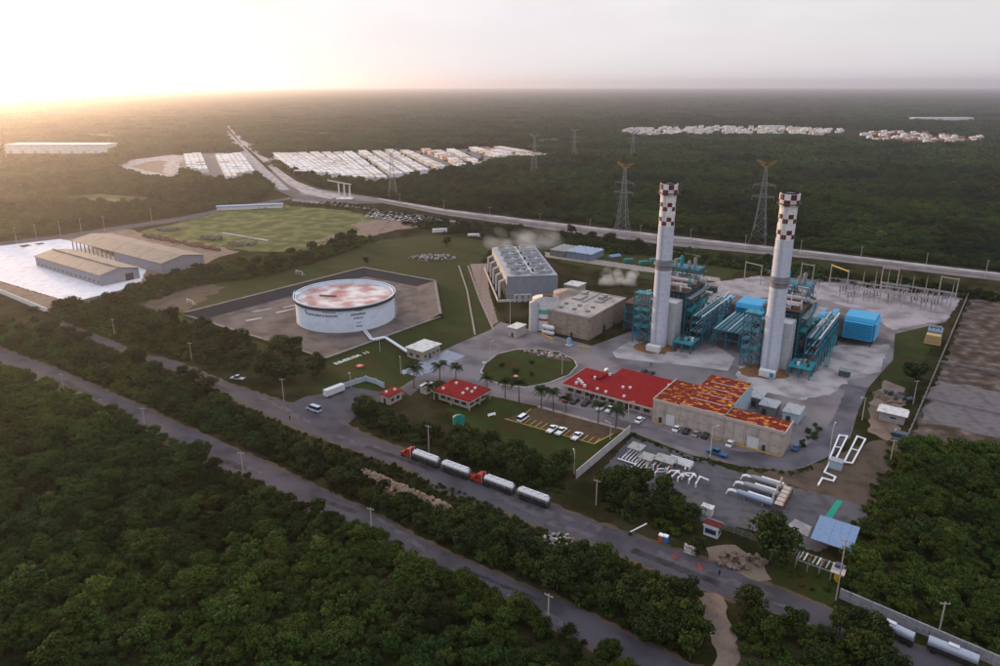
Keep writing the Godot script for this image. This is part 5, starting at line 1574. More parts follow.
func unit_at(at: Vector3, side: String) -> void:
	var teal := paint("steel_teal", lin(0.012, 0.165, 0.24), 0.55, "stain", 7.0, 1.1)
	var teal2 := paint("steel_teal_light", lin(0.016, 0.28, 0.32), 0.55, "stain", 7.0, 1.1)
	var casing := paint("boiler_casing", lin(0.055, 0.07, 0.075), 0.8, "stain", 6.0, 1.2)
	var stackm := paint("chimney_grey", lin(0.6, 0.64, 0.74), 0.65, "soft", 9.0, 2.0)
	var white := paint("chimney_white", lin(0.86, 0.82, 0.81), 0.65, "soft", 9.0, 2.0)
	var maroon := plain("chimney_maroon", lin(0.09, 0.007, 0.013), 0.6)
	var rusty := paint("deck_brown", lin(0.14, 0.085, 0.06), 0.85, "stain", 5.0, 0.9)
	var grate := paint("grating_grey", lin(0.3, 0.3, 0.3), 0.7, "stain", 5.0, 0.9)
	var pinkpipe := paint("lagging", lin(0.56, 0.46, 0.43), 0.7, "stain", 4.0, 0.9)
	var silver: Material = mats["pipe_silver"]
	var dark: Material = mats["dark_opening"]
	# chimney
	var o := thing("chimney", "tall grey chimney with maroon chequers at its top, %s of the pair" % side, "chimney", at, SITE, "power station chimneys")
	var b := MB.new()
	b.tube(Vector3.ZERO, Vector3(0, 57.5, 0), 3.85, 3.5, 32, false)
	part(o, "shaft", b, stackm)
	b = MB.new()
	b.tube(Vector3(0, 57.5, 0), Vector3(0, 71.6, 0), 3.5, 3.42, 32, false)
	part(o, "upper_shaft", b, white)
	b = MB.new()
	b.ring(Vector3.ZERO, 3.95, 1.0, 71.4, 76.3, 32)
	part(o, "crown_band", b, white)
	b = MB.new()
	b.ring(Vector3.ZERO, 3.4, 0.4, 76.3, 76.9, 32)
	part(o, "mouth", b, plain("soot", lin(0.015, 0.013, 0.013), 0.9))
	for y in [15.0, 30.0]:
		b = MB.new()
		b.ring(Vector3.ZERO, 3.86 - y * 0.005, 0.2, y, y + 0.25, 32)
		part(o, "seam_ring", b, stackm)
	b = MB.new()
	b.ring(Vector3.ZERO, 4.5, 1.0, 39.6, 39.9, 32)
	b.ring(Vector3.ZERO, 4.5, 0.08, 40.9, 41.0, 32)
	b.ring(Vector3.ZERO, 4.5, 0.08, 40.4, 40.5, 32)
	for k in 16:
		var d := Vector3(cos(k * TAU / 16), 0, sin(k * TAU / 16)) * 4.45
		b.bar(d + Vector3.UP * 39.6, d + Vector3.UP * 41, 0.08)
	part(o, "gallery", b, grate)
	b = MB.new()
	b.ring(Vector3.ZERO, 3.7, 0.15, 37.2, 42.0, 32)
	part(o, "gallery_band", b, paint("chimney_band", lin(0.26, 0.26, 0.29), 0.7, "stain", 6.0, 1.0))
	b = MB.new()
	b.ring(Vector3.ZERO, 4.9, 1.2, 72.2, 72.45, 32)
	for k in 14:
		var d := Vector3(cos(k * TAU / 14), 0, sin(k * TAU / 14)) * 4.85
		b.bar(d + Vector3.UP * 72.3, d + Vector3.UP * 73.5, 0.09)
	b.ring(Vector3.ZERO, 4.9, 0.09, 73.4, 73.5, 32)
	part(o, "top_gallery", b, rusty)
	b = MB.new()
	for q in [-0.35, 0.35]:
		b.bar(Vector3(-4.1, 1, q), Vector3(-3.75, 72, q), 0.08)
	for k in 48:
		b.bar(Vector3(-4.08 + k * 0.007, 1.5 + k * 1.48, -0.35), Vector3(-4.08 + k * 0.007, 1.5 + k * 1.48, 0.35), 0.06)
	part(o, "ladder", b, grate)
	for band in [[71.5, 2.4, 3.98], [64.4, 1.9, 3.47], [57.9, 1.9, 3.52]]:
		for row in 2:
			for k in 5:
				b = MB.new()
				var t0 := TAU * (k * 2 + row) / 10.0 + 0.3
				for q in 4:
					var a := t0 + q * TAU / 40
					var c := t0 + (q + 1) * TAU / 40
					var r: float = band[2]
					var y0: float = band[0] + row * band[1]
					var y1: float = y0 + band[1]
					b.quad(Vector3(cos(a) * r, y0, sin(a) * r), Vector3(cos(a) * r, y1, sin(a) * r), Vector3(cos(c) * r, y1, sin(c) * r), Vector3(cos(c) * r, y0, sin(c) * r), Vector3(cos((a + c) / 2), 0, sin((a + c) / 2)))
				part(o, "chequer", b, maroon)
	# boiler behind the chimney
	o = thing("boiler", "teal framed heat recovery boiler behind the %s chimney" % side, "boiler", at, SITE, "boilers")
	b = MB.new()
	b.block(2.6, 11.0, 0, 21.0, -6.4, 6.4)
	var hood := part(o, "outlet_hood", b, paint("hood_white", lin(0.5, 0.5, 0.53), 0.7, "soft", 8.0, 1.2))
	for k in 13:
		b = MB.new()
		b.block(2.45, 2.6, 0.6 + k * 1.6, 1.0 + k * 1.6, -6.4, 6.4)
		b.block(2.6, 11.0, 0.6 + k * 1.6, 1.0 + k * 1.6, 6.4, 6.55)
		part(hood, "rib", b, mats["hood_white"])
	b = MB.new()
	b.block(12.0, 36.0, 3.0, 23.0, -6.6, 6.6)
	part(o, "casing", b, casing)
	b = MB.new()
	frame(b, 11.6, 36.5, 5, -7.6, 7.6, 2, [6.0, 12.0, 18.0, 24.0], 0.5)
	part(o, "steel_frame", b, teal)
	for k in 12:        # buckstays and vertical pipes on the visible side
		b = MB.new()
		var x := 12.6 + k * 2.0
		b.tube(Vector3(x, 2.0, 7.1), Vector3(x, 23.5, 7.1), 0.24, 0.24, 6)
		part(o, "downcomer", b, [teal2, casing, teal, rusty][k % 4])
	for k in 5:
		b = MB.new()
		b.tube(Vector3(11.3, 1.5, -5.5 + k * 2.4), Vector3(11.3, 22.5, -5.5 + k * 2.4), 0.3, 0.3, 6)
		part(o, "downcomer", b, teal)
	b = MB.new()
	b.block(10.6, 37.5, 24.2, 24.5, -8.4, 8.4)
	var deck := part(o, "top_deck", b, rusty)
	b = MB.new()
	for e in [[Vector3(10.6, 24.5, -8.4), Vector3(10.6, 24.5, 8.4)], [Vector3(10.6, 24.5, 8.4), Vector3(37.5, 24.5, 8.4)], [Vector3(10.6, 24.5, -8.4), Vector3(37.5, 24.5, -8.4)]]:
		rail(b, e[0], e[1])
	part(deck, "handrail", b, rusty)
	for k in 3:
		b = MB.new()
		b.tube(Vector3(15.0 + k * 8.0, 26.6 + (k % 2) * 0.5, -6.5), Vector3(15.0 + k * 8.0, 26.6 + (k % 2) * 0.5, 6.5), 1.1, 1.1, 14)
		part(o, "steam_drum", b, pinkpipe)
	b = MB.new()
	frame(b, 25.0, 36.0, 2, -7.0, 7.0, 2, [28.0, 31.5], 0.4)
	part(o, "upper_frame", b, teal)
	b = MB.new()
	b.block(27.0, 36.0, 31.7, 31.9, -7.4, 7.4)
	rail(b, Vector3(27.0, 31.9, 7.4), Vector3(36.0, 31.9, 7.4))
	rail(b, Vector3(27.0, 31.9, -7.4), Vector3(27.0, 31.9, 7.4))
	part(o, "upper_deck", b, teal)
	for k in 4:
		b = MB.new()
		var p := Vector3(28.4 + (k % 2) * 4.0, 31.9, -5.0 + (k / 2) * 7.0 + (k % 2) * 1.5)
		b.tube(p, p + Vector3.UP * (3.4 + (k % 2)), 0.85, 0.85, 10)
		b.tube(p + Vector3.UP * (3.4 + (k % 2)), p + Vector3.UP * (4.0 + (k % 2)), 0.85, 0.4, 10)
		part(o, "silencer", b, teal2 if k == 1 else grate)
	for k in 16:
		b = MB.new()
		var x := rng.randf_range(11.5, 35.0)
		var z := rng.randf_range(-7.0, 7.0)
		var y := rng.randf_range(25.0, 27.5)
		var q := [Vector3(x, 24.5, z), Vector3(x, y, z), Vector3(x + rng.randf_range(-5, 5), y, z), Vector3(x, y, z + rng.randf_range(-5, 5))]
		b.path([q[0], q[1], q[2]], rng.randf_range(0.15, 0.4), 6)
		b.path([q[1], q[3]], rng.randf_range(0.15, 0.3), 6)
		part(o, "roof_pipe", b, [pinkpipe, silver, rusty, grate][k % 4])
	for k in 10:
		b = MB.new()
		var p := Vector3(rng.randf_range(12, 36), 24.5, rng.randf_range(-7.5, 7.5))
		b.block(p.x - 0.7, p.x + 0.7, p.y, p.y + rng.randf_range(0.8, 2.6), p.z - 0.6, p.z + 0.6)
		part(o, "valve_box", b, [rusty, casing, grate, pinkpipe][k % 4])
	for k in 4:        # walkways along the visible side and across the front
		var y := 6.0 * (k + 1) - 2.5
		b = MB.new()
		b.block(11.6, 36.5, y, y + 0.15, 7.8, 10.4)
		rail(b, Vector3(11.6, y + 0.15, 10.4), Vector3(36.5, y + 0.15, 10.4))
		for q in 6:
			b.bar(Vector3(12.0 + q * 4.8, y - 2.2, 7.7), Vector3(12.0 + q * 4.8, y, 10.3), 0.2)
		part(o, "side_walkway", b, [teal, rusty, teal2, grate][k])
		b = MB.new()
		b.block(11.05, 11.5, y + 1.5, y + 1.65, -9.6, 9.8)
		rail(b, Vector3(11.05, y + 1.65, -9.6), Vector3(11.05, y + 1.65, -6.6))
		part(o, "front_walkway", b, teal)
	for k in 16:       # stairs and hangers zigzagging over the boiler
		b = MB.new()
		var x := rng.randf_range(12.5, 33.0)
		var y := rng.randf_range(2.0, 21.0)
		b.bar(Vector3(x, y, 10.1), Vector3(x + rng.randf_range(2.5, 5.0), y + 3.4, 10.1), 0.9, 0.18)
		b.bar(Vector3(x, y + 1.0, 10.6), Vector3(x + 3.5, y + 4.4, 10.6), 0.09)
		part(o, "stair", b, [teal2, teal, grate][k % 3])
	for k in 26:       # small bore pipework on the visible side and the roof
		b = MB.new()
		var x := rng.randf_range(12.0, 36.0)
		var y := rng.randf_range(3.0, 20.0)
		var z := rng.randf_range(7.6, 9.8)
		var w := rng.randf_range(-7.0, 7.0)
		b.path([Vector3(x, y, z), Vector3(clampf(x + w, 12, 37), y, z), Vector3(clampf(x + w, 12, 37), y + rng.randf_range(-3, 5), z)], rng.randf_range(0.1, 0.24), 6)
		part(o, "side_pipe", b, [rusty, silver, teal2, pinkpipe, grate][k % 5])
	for k in 22:
		b = MB.new()
		var p := Vector3(rng.randf_range(11.5, 36.5), 24.5, rng.randf_range(-8, 8))
		var hh := rng.randf_range(1.6, 6.5)
		b.tube(p, p + Vector3.UP * hh, rng.randf_range(0.12, 0.4), -1.0, 7)
		part(o, "vent_stack", b, [rusty, silver, teal, pinkpipe, grate, teal2][k % 6])
	b = MB.new()       # inlet duct sloping down to the turbine
	b.slab([Vector2(36.0, 4.0), Vector2(47.0, 3.0), Vector2(47.0, 8.5), Vector2(36.0, 21.0)], -5.4, 5.4)
	part(o, "inlet_duct", b, casing)
	# stair tower left of the chimney
	o = thing("stair_tower", "teal steel stair tower left of the %s chimney" % side, "stair tower", at, SITE, "stair towers")
	b = MB.new()
	frame(b, -3.0, 2.4, 1, -12.0, -5.0, 2, [4.1, 8.2, 12.3, 16.4, 20.5, 24.6], 0.34)
	part(o, "frame", b, teal)
	for k in 6:
		b = MB.new()
		var y := 4.1 * (k + 1)
		b.block(-3.1, 2.5, y - 0.1, y + 0.08, -12.1, -9.6 if k % 2 == 0 else -4.9)
		rail(b, Vector3(-3.1, y, -12.1), Vector3(-3.1, y, -4.9))
		part(o, "landing", b, teal2 if k % 2 else teal)
		b = MB.new()
		var s := 1.0 if k % 2 == 0 else -1.0
		for q in 14:
			b.box(Vector3(-1.6 if k % 2 else 0.8, y - 4.1 + (q + 0.5) * 0.293, -8.5 + s * (-3.0 + q * 0.43)), Vector3(1.5, 0.1, 0.4))
		b.bar(Vector3(-2.4 if k % 2 else 0.0, y - 3.9, -8.5 - s * 3.0), Vector3(-2.4 if k % 2 else 0.0, y + 0.1, -8.5 + s * 3.0), 0.16, 0.3)
		part(o, "stair_flight", b, grate)
	# low steel table in front
	o = thing("steel_platform", "low teal steel platform right of the %s chimney's foot" % side, "platform", at, SITE, "low steel platforms")
	b = MB.new()
	frame(b, -3.4, 7.0, 2, 8.6, 17.0, 2, [4.4], 0.4)
	part(o, "frame", b, teal)
	b = MB.new()
	b.block(-3.8, 7.4, 4.6, 4.8, 8.2, 17.4)
	rail(b, Vector3(-3.8, 4.8, 8.2), Vector3(-3.8, 4.8, 17.4))
	rail(b, Vector3(-3.8, 4.8, 17.4), Vector3(7.4, 4.8, 17.4))
	part(o, "deck", b, teal2)
	for k in 7:
		b = MB.new()
		var p := Vector3(rng.randf_range(-1, 6), 4.8, rng.randf_range(9.5, 16))
		b.block(p.x - 0.8, p.x + 0.8, 4.8, 4.8 + rng.randf_range(0.6, 1.8), p.z - 0.5, p.z + 0.5)
		part(o, "equipment", b, [rusty, casing, grate, silver][k % 4])
	# pipe rack to the right
	o = thing("pipe_rack", "teal pipe rack and walkways right of the %s boiler" % side, "pipe rack", at, SITE, "pipe racks")
	b = MB.new()
	frame(b, 10.0, 50.0, 6, 11.5, 17.5, 1, [6.5, 10.5, 14.0], 0.42)
	part(o, "frame", b, teal)
	for k in 3:
		b = MB.new()
		b.block(9.5, 50.5, [6.7, 10.7, 14.2][k], [6.9, 10.9, 14.4][k], 11.4 + k * 0.1, [17.6, 15.0, 14.2][k])
		rail(b, Vector3(9.5, [6.9, 10.9, 14.4][k], [17.6, 15.0, 14.2][k]), Vector3(50.5, [6.9, 10.9, 14.4][k], [17.6, 15.0, 14.2][k]))
		part(o, "walkway", b, teal)
	for k in 9:
		b = MB.new()
		var y: float = [7.3, 11.3, 14.8][k % 3]
		var z := 12.2 + k * 0.58
		b.tube(Vector3(9.0, y, z), Vector3(52.0, y, z), 0.22 + (k % 3) * 0.07, -1.0, 7)
		part(o, "pipe", b, [silver, teal2, pinkpipe, grate][k % 4])
	for k in 26:
		b = MB.new()
		var lvl: float = [6.9, 10.9, 14.4][k % 3]
		var px := rng.randf_range(10, 49)
		var pz := rng.randf_range(11.6, 16.5)
		if k % 2:
			b.block(px - 0.6, px + 0.8, lvl, lvl + rng.randf_range(0.7, 2.0), pz - 0.5, pz + 0.6)
		else:
			b.path([Vector3(px, lvl - 4.0, pz), Vector3(px, lvl + 1.6, pz), Vector3(px + rng.randf_range(-4, 4), lvl + 1.6, pz), Vector3(px + rng.randf_range(-4, 4), lvl + 3.4, pz + 1.0)], rng.randf_range(0.12, 0.3), 6)
		part(o, "fitting", b, [grate, teal2, silver, rusty, casing, pinkpipe][k % 6])
	b = MB.new()
	for s in [0.0, 1.4]:
		b.bar(Vector3(16.0, 0.2, 19.0 + s), Vector3(30.0, 10.7, 19.0 + s), 0.18, 0.35)
	for q in 30:
		b.box(Vector3(16.2 + q * 0.47, 0.4 + q * 0.352, 19.7), Vector3(0.4, 0.08, 1.3))
	part(o, "long_stair", b, teal2)
	if side == "left":
		o = thing("pipe_rack", "wide low teal deck between the two boilers", "pipe rack", at, SITE, "pipe racks")
		b = MB.new()
		frame(b, 12.0, 40.0, 4, 22.0, 34.0, 2, [5.0, 9.0], 0.4)
		part(o, "frame", b, teal)
		b = MB.new()
		b.block(11.6, 40.4, 9.1, 9.3, 21.6, 34.4)
		rail(b, Vector3(11.6, 9.3, 21.6), Vector3(11.6, 9.3, 34.4))
		rail(b, Vector3(11.6, 9.3, 34.4), Vector3(40.4, 9.3, 34.4))
		part(o, "deck", b, teal)
		for k in 6:
			b = MB.new()
			b.tube(Vector3(11.0, 9.9, 23.0 + k * 2.0), Vector3(41.0, 9.9, 23.0 + k * 2.0), 0.28, -1.0, 7)
			part(o, "pipe", b, [silver, teal2, grate][k % 3])
		o = thing("condenser_frame", "dark teal condenser frame behind the brick building", "plant frame", at, SITE)
		b = MB.new()
		b.block(10.5, 34.0, 1.0, 13.5, -22.0, -9.6)
		part(o, "casing", b, casing)
		b = MB.new()
		frame(b, 10.0, 34.5, 4, -22.6, -9.2, 2, [5.0, 10.0, 14.5], 0.45)
		part(o, "frame", b, teal)
		b = MB.new()
		b.block(9.6, 35.0, 14.6, 14.8, -23.0, -8.8)
		rail(b, Vector3(9.6, 14.8, -23.0), Vector3(9.6, 14.8, -8.8))
		part(o, "deck", b, rusty)
		for k in 8:
			b = MB.new()
			var px := rng.randf_range(11, 33)
			var pz := rng.randf_range(-21, -11)
			b.tube(Vector3(px, 15.6, pz), Vector3(px + rng.randf_range(2, 5), 15.6, pz), 0.6, 0.6, 9)
			part(o, "pipe", b, [silver, pinkpipe, grate, teal2][k % 4])
	# turbine hall, inlet duct and the big blue filter house
	o = thing("turbine_enclosure", "dark grey gas turbine enclosure behind the %s boiler" % side, "turbine", at, SITE, "turbine enclosures")
	b = MB.new()
	b.block(47.0, 78.0, 0, 8.4, -6.0, 7.0)
	part(o, "housing", b, paint("enclosure_brown", lin(0.16, 0.145, 0.14), 0.8, "stain", 7.0, 1.3))
	b = MB.new()
	b.block(46.6, 78.4, 8.4, 8.8, -6.4, 7.4)
	part(o, "roof", b, grate)
	for k in 4:
		b = MB.new()
		b.block(50.0 + k * 7, 53.5 + k * 7, 8.8, 10.6 + (k % 2) * 1.2, -3.0, 2.5)
		part(o, "roof_vent", b, [casing, rusty, grate, casing][k])
	o = thing("filter_house", "big bright blue air filter house with grey collar, %s unit" % side, "filter house", at, SITE, "air filter houses")
	if side == "left":
		o.scale.y = 0.82
	var blue := paint("filter_blue", lin(0.02, 0.33, 0.6), 0.5, "soft", 9.0, 1.8)
	b = MB.new()
	b.slab([Vector2(54, 3.0), Vector2(70, 3.0), Vector2(70, 11.8), Vector2(68.6, 13.2), Vector2(55.4, 13.2), Vector2(54, 11.8)], 19.0, 32.0)
	var body := part(o, "body", b, blue)
	for k in 8:
		b = MB.new()
		b.box(Vector3(53.7, 3.6 + k * 1.1, 25.5), Vector3(1.5, 0.14, 12.6), Basis(Vector3.BACK, 0.6))
		part(body, "rain_hood", b, blue)
		b = MB.new()
		b.box(Vector3(62.0, 3.6 + k * 1.1, 32.3), Vector3(15.4, 0.14, 1.5), Basis(Vector3.RIGHT, 0.6))
		part(body, "rain_hood", b, blue)
	b = MB.new()
	b.slab([Vector2(54.4, 3.2), Vector2(69.6, 3.2), Vector2(69.6, 11.6), Vector2(68.2, 12.8), Vector2(55.8, 12.8), Vector2(54.4, 11.6)], 15.0, 18.95)
	part(o, "collar", b, paint("collar_grey", lin(0.16, 0.13, 0.12), 0.8, "stain", 5.0, 1.0))
	b = MB.new()
	b.slab([Vector2(55.0, 3.2), Vector2(69.0, 3.2), Vector2(69.0, 11.0), Vector2(67.0, 12.4), Vector2(57.0, 12.4), Vector2(55.0, 11.0)], 12.2, 14.95)
	b.slab([Vector2(56.5, 3.6), Vector2(67.5, 3.6), Vector2(67.5, 9.4), Vector2(65.5, 10.6), Vector2(58.5, 10.6), Vector2(56.5, 9.4)], 7.2, 12.1)
	part(o, "inlet_duct", b, blue)
	b = MB.new()
	frame(b, 54.6, 69.4, 3, 13.0, 31.5, 3, [2.9], 0.45)
	part(o, "support_frame", b, casing)
	# white cabinet at the chimney's foot
	o = thing("white_cabinet", "white cabinet box at the foot of the %s chimney" % side, "cabinet", at, SITE, "white cabinets")
	b = MB.new()
	b.block(-10.6, -7.8, 0.25, 3.0, -1.6, 4.8)
	part(o, "body", b, mats["vessel_white"])
	b = MB.new()
	b.block(-10.8, -7.6, 0.0, 0.25, -1.8, 5.0)
	part(o, "base", b, dark)
	for k in 3:
		b = MB.new()
		b.block(-10.68, -10.55, 0.6, 2.6, -1.3 + k * 2.05, 0.4 + k * 2.05)
		part(o, "door", b, plain("cabinet_blue", lin(0.04, 0.16, 0.3), 0.5) if (side == "right" and k == 2) else mats["vessel_white"])
	# rust stain ring of soil round the chimney base
	b = MB.new()
	var poly := PackedVector2Array()
	for k in 20:
		var rr := rng.randf_range(8.5, 12.0)
		poly.append(Vector2(at.x + cos(TAU * k / 20) * rr - 3.0, at.z + sin(TAU * k / 20) * rr * 0.8 + 3.5))
	b.prism(poly, 0.11, 0.11)
	setting("rusty_ground", b, paint("rusty_ground", lin(0.225, 0.112, 0.0525), 0.95, "stain", 7.0, 1.4))
	# steam wisps over the boiler top
	var wisp := steam_root("small white steam wisps on top of the %s boiler" % side)
	for k in 12:
		var d := rng.randf_range(1.0, 2.8)
		steam(wisp, at + Basis(Vector3.UP, SITE) * Vector3(rng.randf_range(20, 36), rng.randf_range(26, 30), rng.randf_range(3, 11)), Vector3(d * 1.4, d, d), rng.randf_range(0.1, 0.28))

func build_switchyard() -> void:
	var conc := paint("pole_concrete", lin(0.4, 0.37, 0.34), 0.9, "soft", 3.0, 1.0)
	var steel := plain("galvanised_steel", lin(0.24, 0.24, 0.25), 0.55, 0.3)
	var amber := plain("beam_amber", lin(0.5, 0.33, 0.1), 0.7)
	var dark := plain("porcelain", lin(0.08, 0.06, 0.06), 0.4)
	var gan := [[Vector3(203.1, 0, -415.7), Vector3(206.3, 0, -400.4), 13.5, true, "amber topped portal frame at the back of the switchyard"], [Vector3(153.7, 0, -424.9), Vector3(160.5, 0, -415.7), 13.0, false, "grey portal frame left of the right chimney"], [Vector3(229.9, 0, -406.9), Vector3(237.3, 0, -402.6), 14.0, false, "grey portal frame in the middle of the switchyard"], [Vector3(255.0, 0, -390.1), Vector3(261.2, 0, -384.2), 13.0, false, "grey portal frame at the right end of the switchyard"], [Vector3(188.9, 0, -424.9), Vector3(194.5, 0, -420.3), 12.0, false, "grey portal frame just right of the right chimney"]]
	for e in gan:
		var o := thing("portal_frame", e[4], "gantry", e[0], 0.0, "switchyard portal frames")
		var d: Vector3 = e[1] - e[0]
		for q in [Vector3.ZERO, d]:
			var b := MB.new()
			b.tube(q, q + Vector3.UP * e[2], 0.34, 0.24, 7)
			part(o, "post", b, conc)
		var b := MB.new()
		b.bar(Vector3.UP * (e[2] - 0.8), d + Vector3.UP * (e[2] - 0.8), 0.5, 0.5)
		part(o, "beam", b, amber if e[3] else conc)
	for k in 3:
		var pa: Vector3 = [Vector3(210.3, 0, -396.3), Vector3(209.3, 0, -380.3), Vector3(224.4, 0, -396.3)][k]
		var pb: Vector3 = [Vector3(231.5, 0, -382.2), Vector3(236.5, 0, -362.0), Vector3(252.5, 0, -374.6)][k]
		var o := thing("busbar_run", "long overhead busbar on posts in the switchyard, %s" % ["rear", "front", "right"][k], "busbar", pa, 0.0, "switchyard busbars")
		var b := MB.new()
		for q in 3:
			b.tube(Vector3(0, 7.5, q * 1.8), pb - pa + Vector3(0, 7.5, q * 1.8), 0.14, 0.14, 6)
		part(o, "conductor", b, steel)
		for q in 7:
			b = MB.new()
			var p := (pb - pa) * (q / 6.0)
			b.bar(p, p + Vector3.UP * 7.4, 0.3)
			b.bar(p + Vector3(0, 7.3, -0.4), p + Vector3(0, 7.3, 4.0), 0.25)
			part(o, "post", b, conc)
	var spots := [Vector3(210.1, 0, -384.2), Vector3(214.9, 0, -382.2), Vector3(220.8, 0, -378.4), Vector3(229.7, 0, -382.2), Vector3(230.7, 0, -372.8), Vector3(234.1, 0, -369.1), Vector3(237.6, 0, -365.5), Vector3(211.3, 0, -398.3), Vector3(221.8, 0, -400.4), Vector3(238.1, 0, -394.2), Vector3(241.1, 0, -386.2), Vector3(250.3, 0, -376.5), Vector3(200.1, 0, -392.2), Vector3(246.9, 0, -384.2), Vector3(172.8, 0, -415.7), Vector3(175.5, 0, -406.9), Vector3(189.7, 0, -404.7), Vector3(199.1, 0, -380.3)]
	var words := ["leftmost in the front row", "second in the front row", "third in the front row", "fourth in the front row", "fifth in the front row", "sixth in the front row", "rightmost in the front row", "behind the filter house", "left of the middle portal", "right of the middle portal", "in the right half", "at the right fence", "under the amber portal", "before the right portal", "left of the right chimney", "right beside the right chimney", "behind the right boiler", "nearest the blue filter house"]
	for k in spots.size():
		var o := thing("disconnector", "three pole switch on a steel stand in the switchyard, %s" % words[k], "switchgear", spots[k], 0.5, "switchyard disconnectors")
		var b := MB.new()
		for x in [-2.4, 2.4]:
			b.bar(Vector3(x, 0, 0), Vector3(x, 3.2, 0), 0.3)
		b.bar(Vector3(-3.4, 3.3, 0), Vector3(3.4, 3.3, 0), 0.35)
		part(o, "stand", b, steel)
		for x in [-2.8, 0.0, 2.8]:
			b = MB.new()
			b.tube(Vector3(x, 3.4, 0), Vector3(x, 6.2, 0), 0.3, 0.22, 7)
			part(o, "insulator", b, dark)
		b = MB.new()
		b.tube(Vector3(-3.0, 6.3, 0), Vector3(3.0, 6.3, 0), 0.12, 0.12, 6)
		part(o, "busbar", b, steel)
	for k in 8:
		var p: Vector3 = Vector3(218.0, 0, -404.7).lerp(Vector3(251.3, 0, -372.8), k / 7.0)
		var o := thing("switchyard_post", "slender grey mast in the switchyard's rear row, number %s from the left" % ["one", "two", "three", "four", "five", "six", "seven", "eight"][k], "mast", p, 0.0, "switchyard masts")
		var b := MB.new()
		b.tube(Vector3.ZERO, Vector3(0, 11.0 + (k % 3) * 1.5, 0), 0.26, 0.14, 6)
		part(o, "mast", b, conc)
		b = MB.new()
		b.tube(Vector3(0, 11.0 + (k % 3) * 1.5, 0), Vector3(0, 13.5 + (k % 3) * 1.5, 0), 0.06, 0.03, 5)
		part(o, "lightning_rod", b, steel)
	# transformer with yellow cooler
	var o := thing("transformer", "blue grey transformer with yellow cooler boxes beside the boundary fence", "transformer", Vector3(201.9, 0, -312.9), SITE)
	var b := MB.new()
	b.block(5, 13, 0.6, 5.6, 0.5, 6.5)
	part(o, "tank", b, paint("transformer_blue", lin(0.2, 0.28, 0.36), 0.6, "stain", 5.0, 1.0))
	for k in 3:
		b = MB.new()
		b.block(0.0, 3.8, 0.3 + k * 1.6, 1.7 + k * 1.6, 0.0 + k * 0.2, 6.8 - k * 0.2)
		part(o, "cooler", b, paint("cooler_yellow", lin(0.56, 0.36, 0.16), 0.7, "soft", 4.0, 1.0))
	for k in 3:
		b = MB.new()
		b.tube(Vector3(9, 5.6, 1.6 + k * 1.9), Vector3(9, 8.2, 1.6 + k * 1.9), 0.3, 0.18, 8)
		part(o, "bushing", b, dark)
	b = MB.new()
	b.tube(Vector3(6.5, 7.4, 1.0), Vector3(6.5, 7.4, 6.0), 0.7, 0.7, 12)
	part(o, "conservator", b, mats["transformer_blue"])

# ---------- offices, halls, yards ----------
func flat_house(called: String, label: String, cat: String, at: Vector3, lu: float, lw: float, h: float, wall: Material, roof: Material, over := 0.5, turn := SITE) -> Node3D:
	var o := thing(called, label, cat, at, turn)
	var b := MB.new()
	b.block(over, lu - over, 0, h, over, lw - over)
	part(o, "wall", b, wall)
	b = MB.new()
	b.block(0, lu, h, h + 0.35, 0, lw)
	part(o, "roof", b, roof)
	return o

func openings(o: Node3D, called: String, n: int, face: String, pos: float, from: float, step: float, w: float, y0: float, y1: float, m: Material) -> void:
	for k in n:
		var b := MB.new()
		var a := from + k * step
		if face == "x":
			b.block(pos - 0.08, pos + 0.08, y0, y1, a, a + w)
		else:
			b.block(a, a + w, y0, y1, pos - 0.08, pos + 0.08)
		part(o, called, b, m)

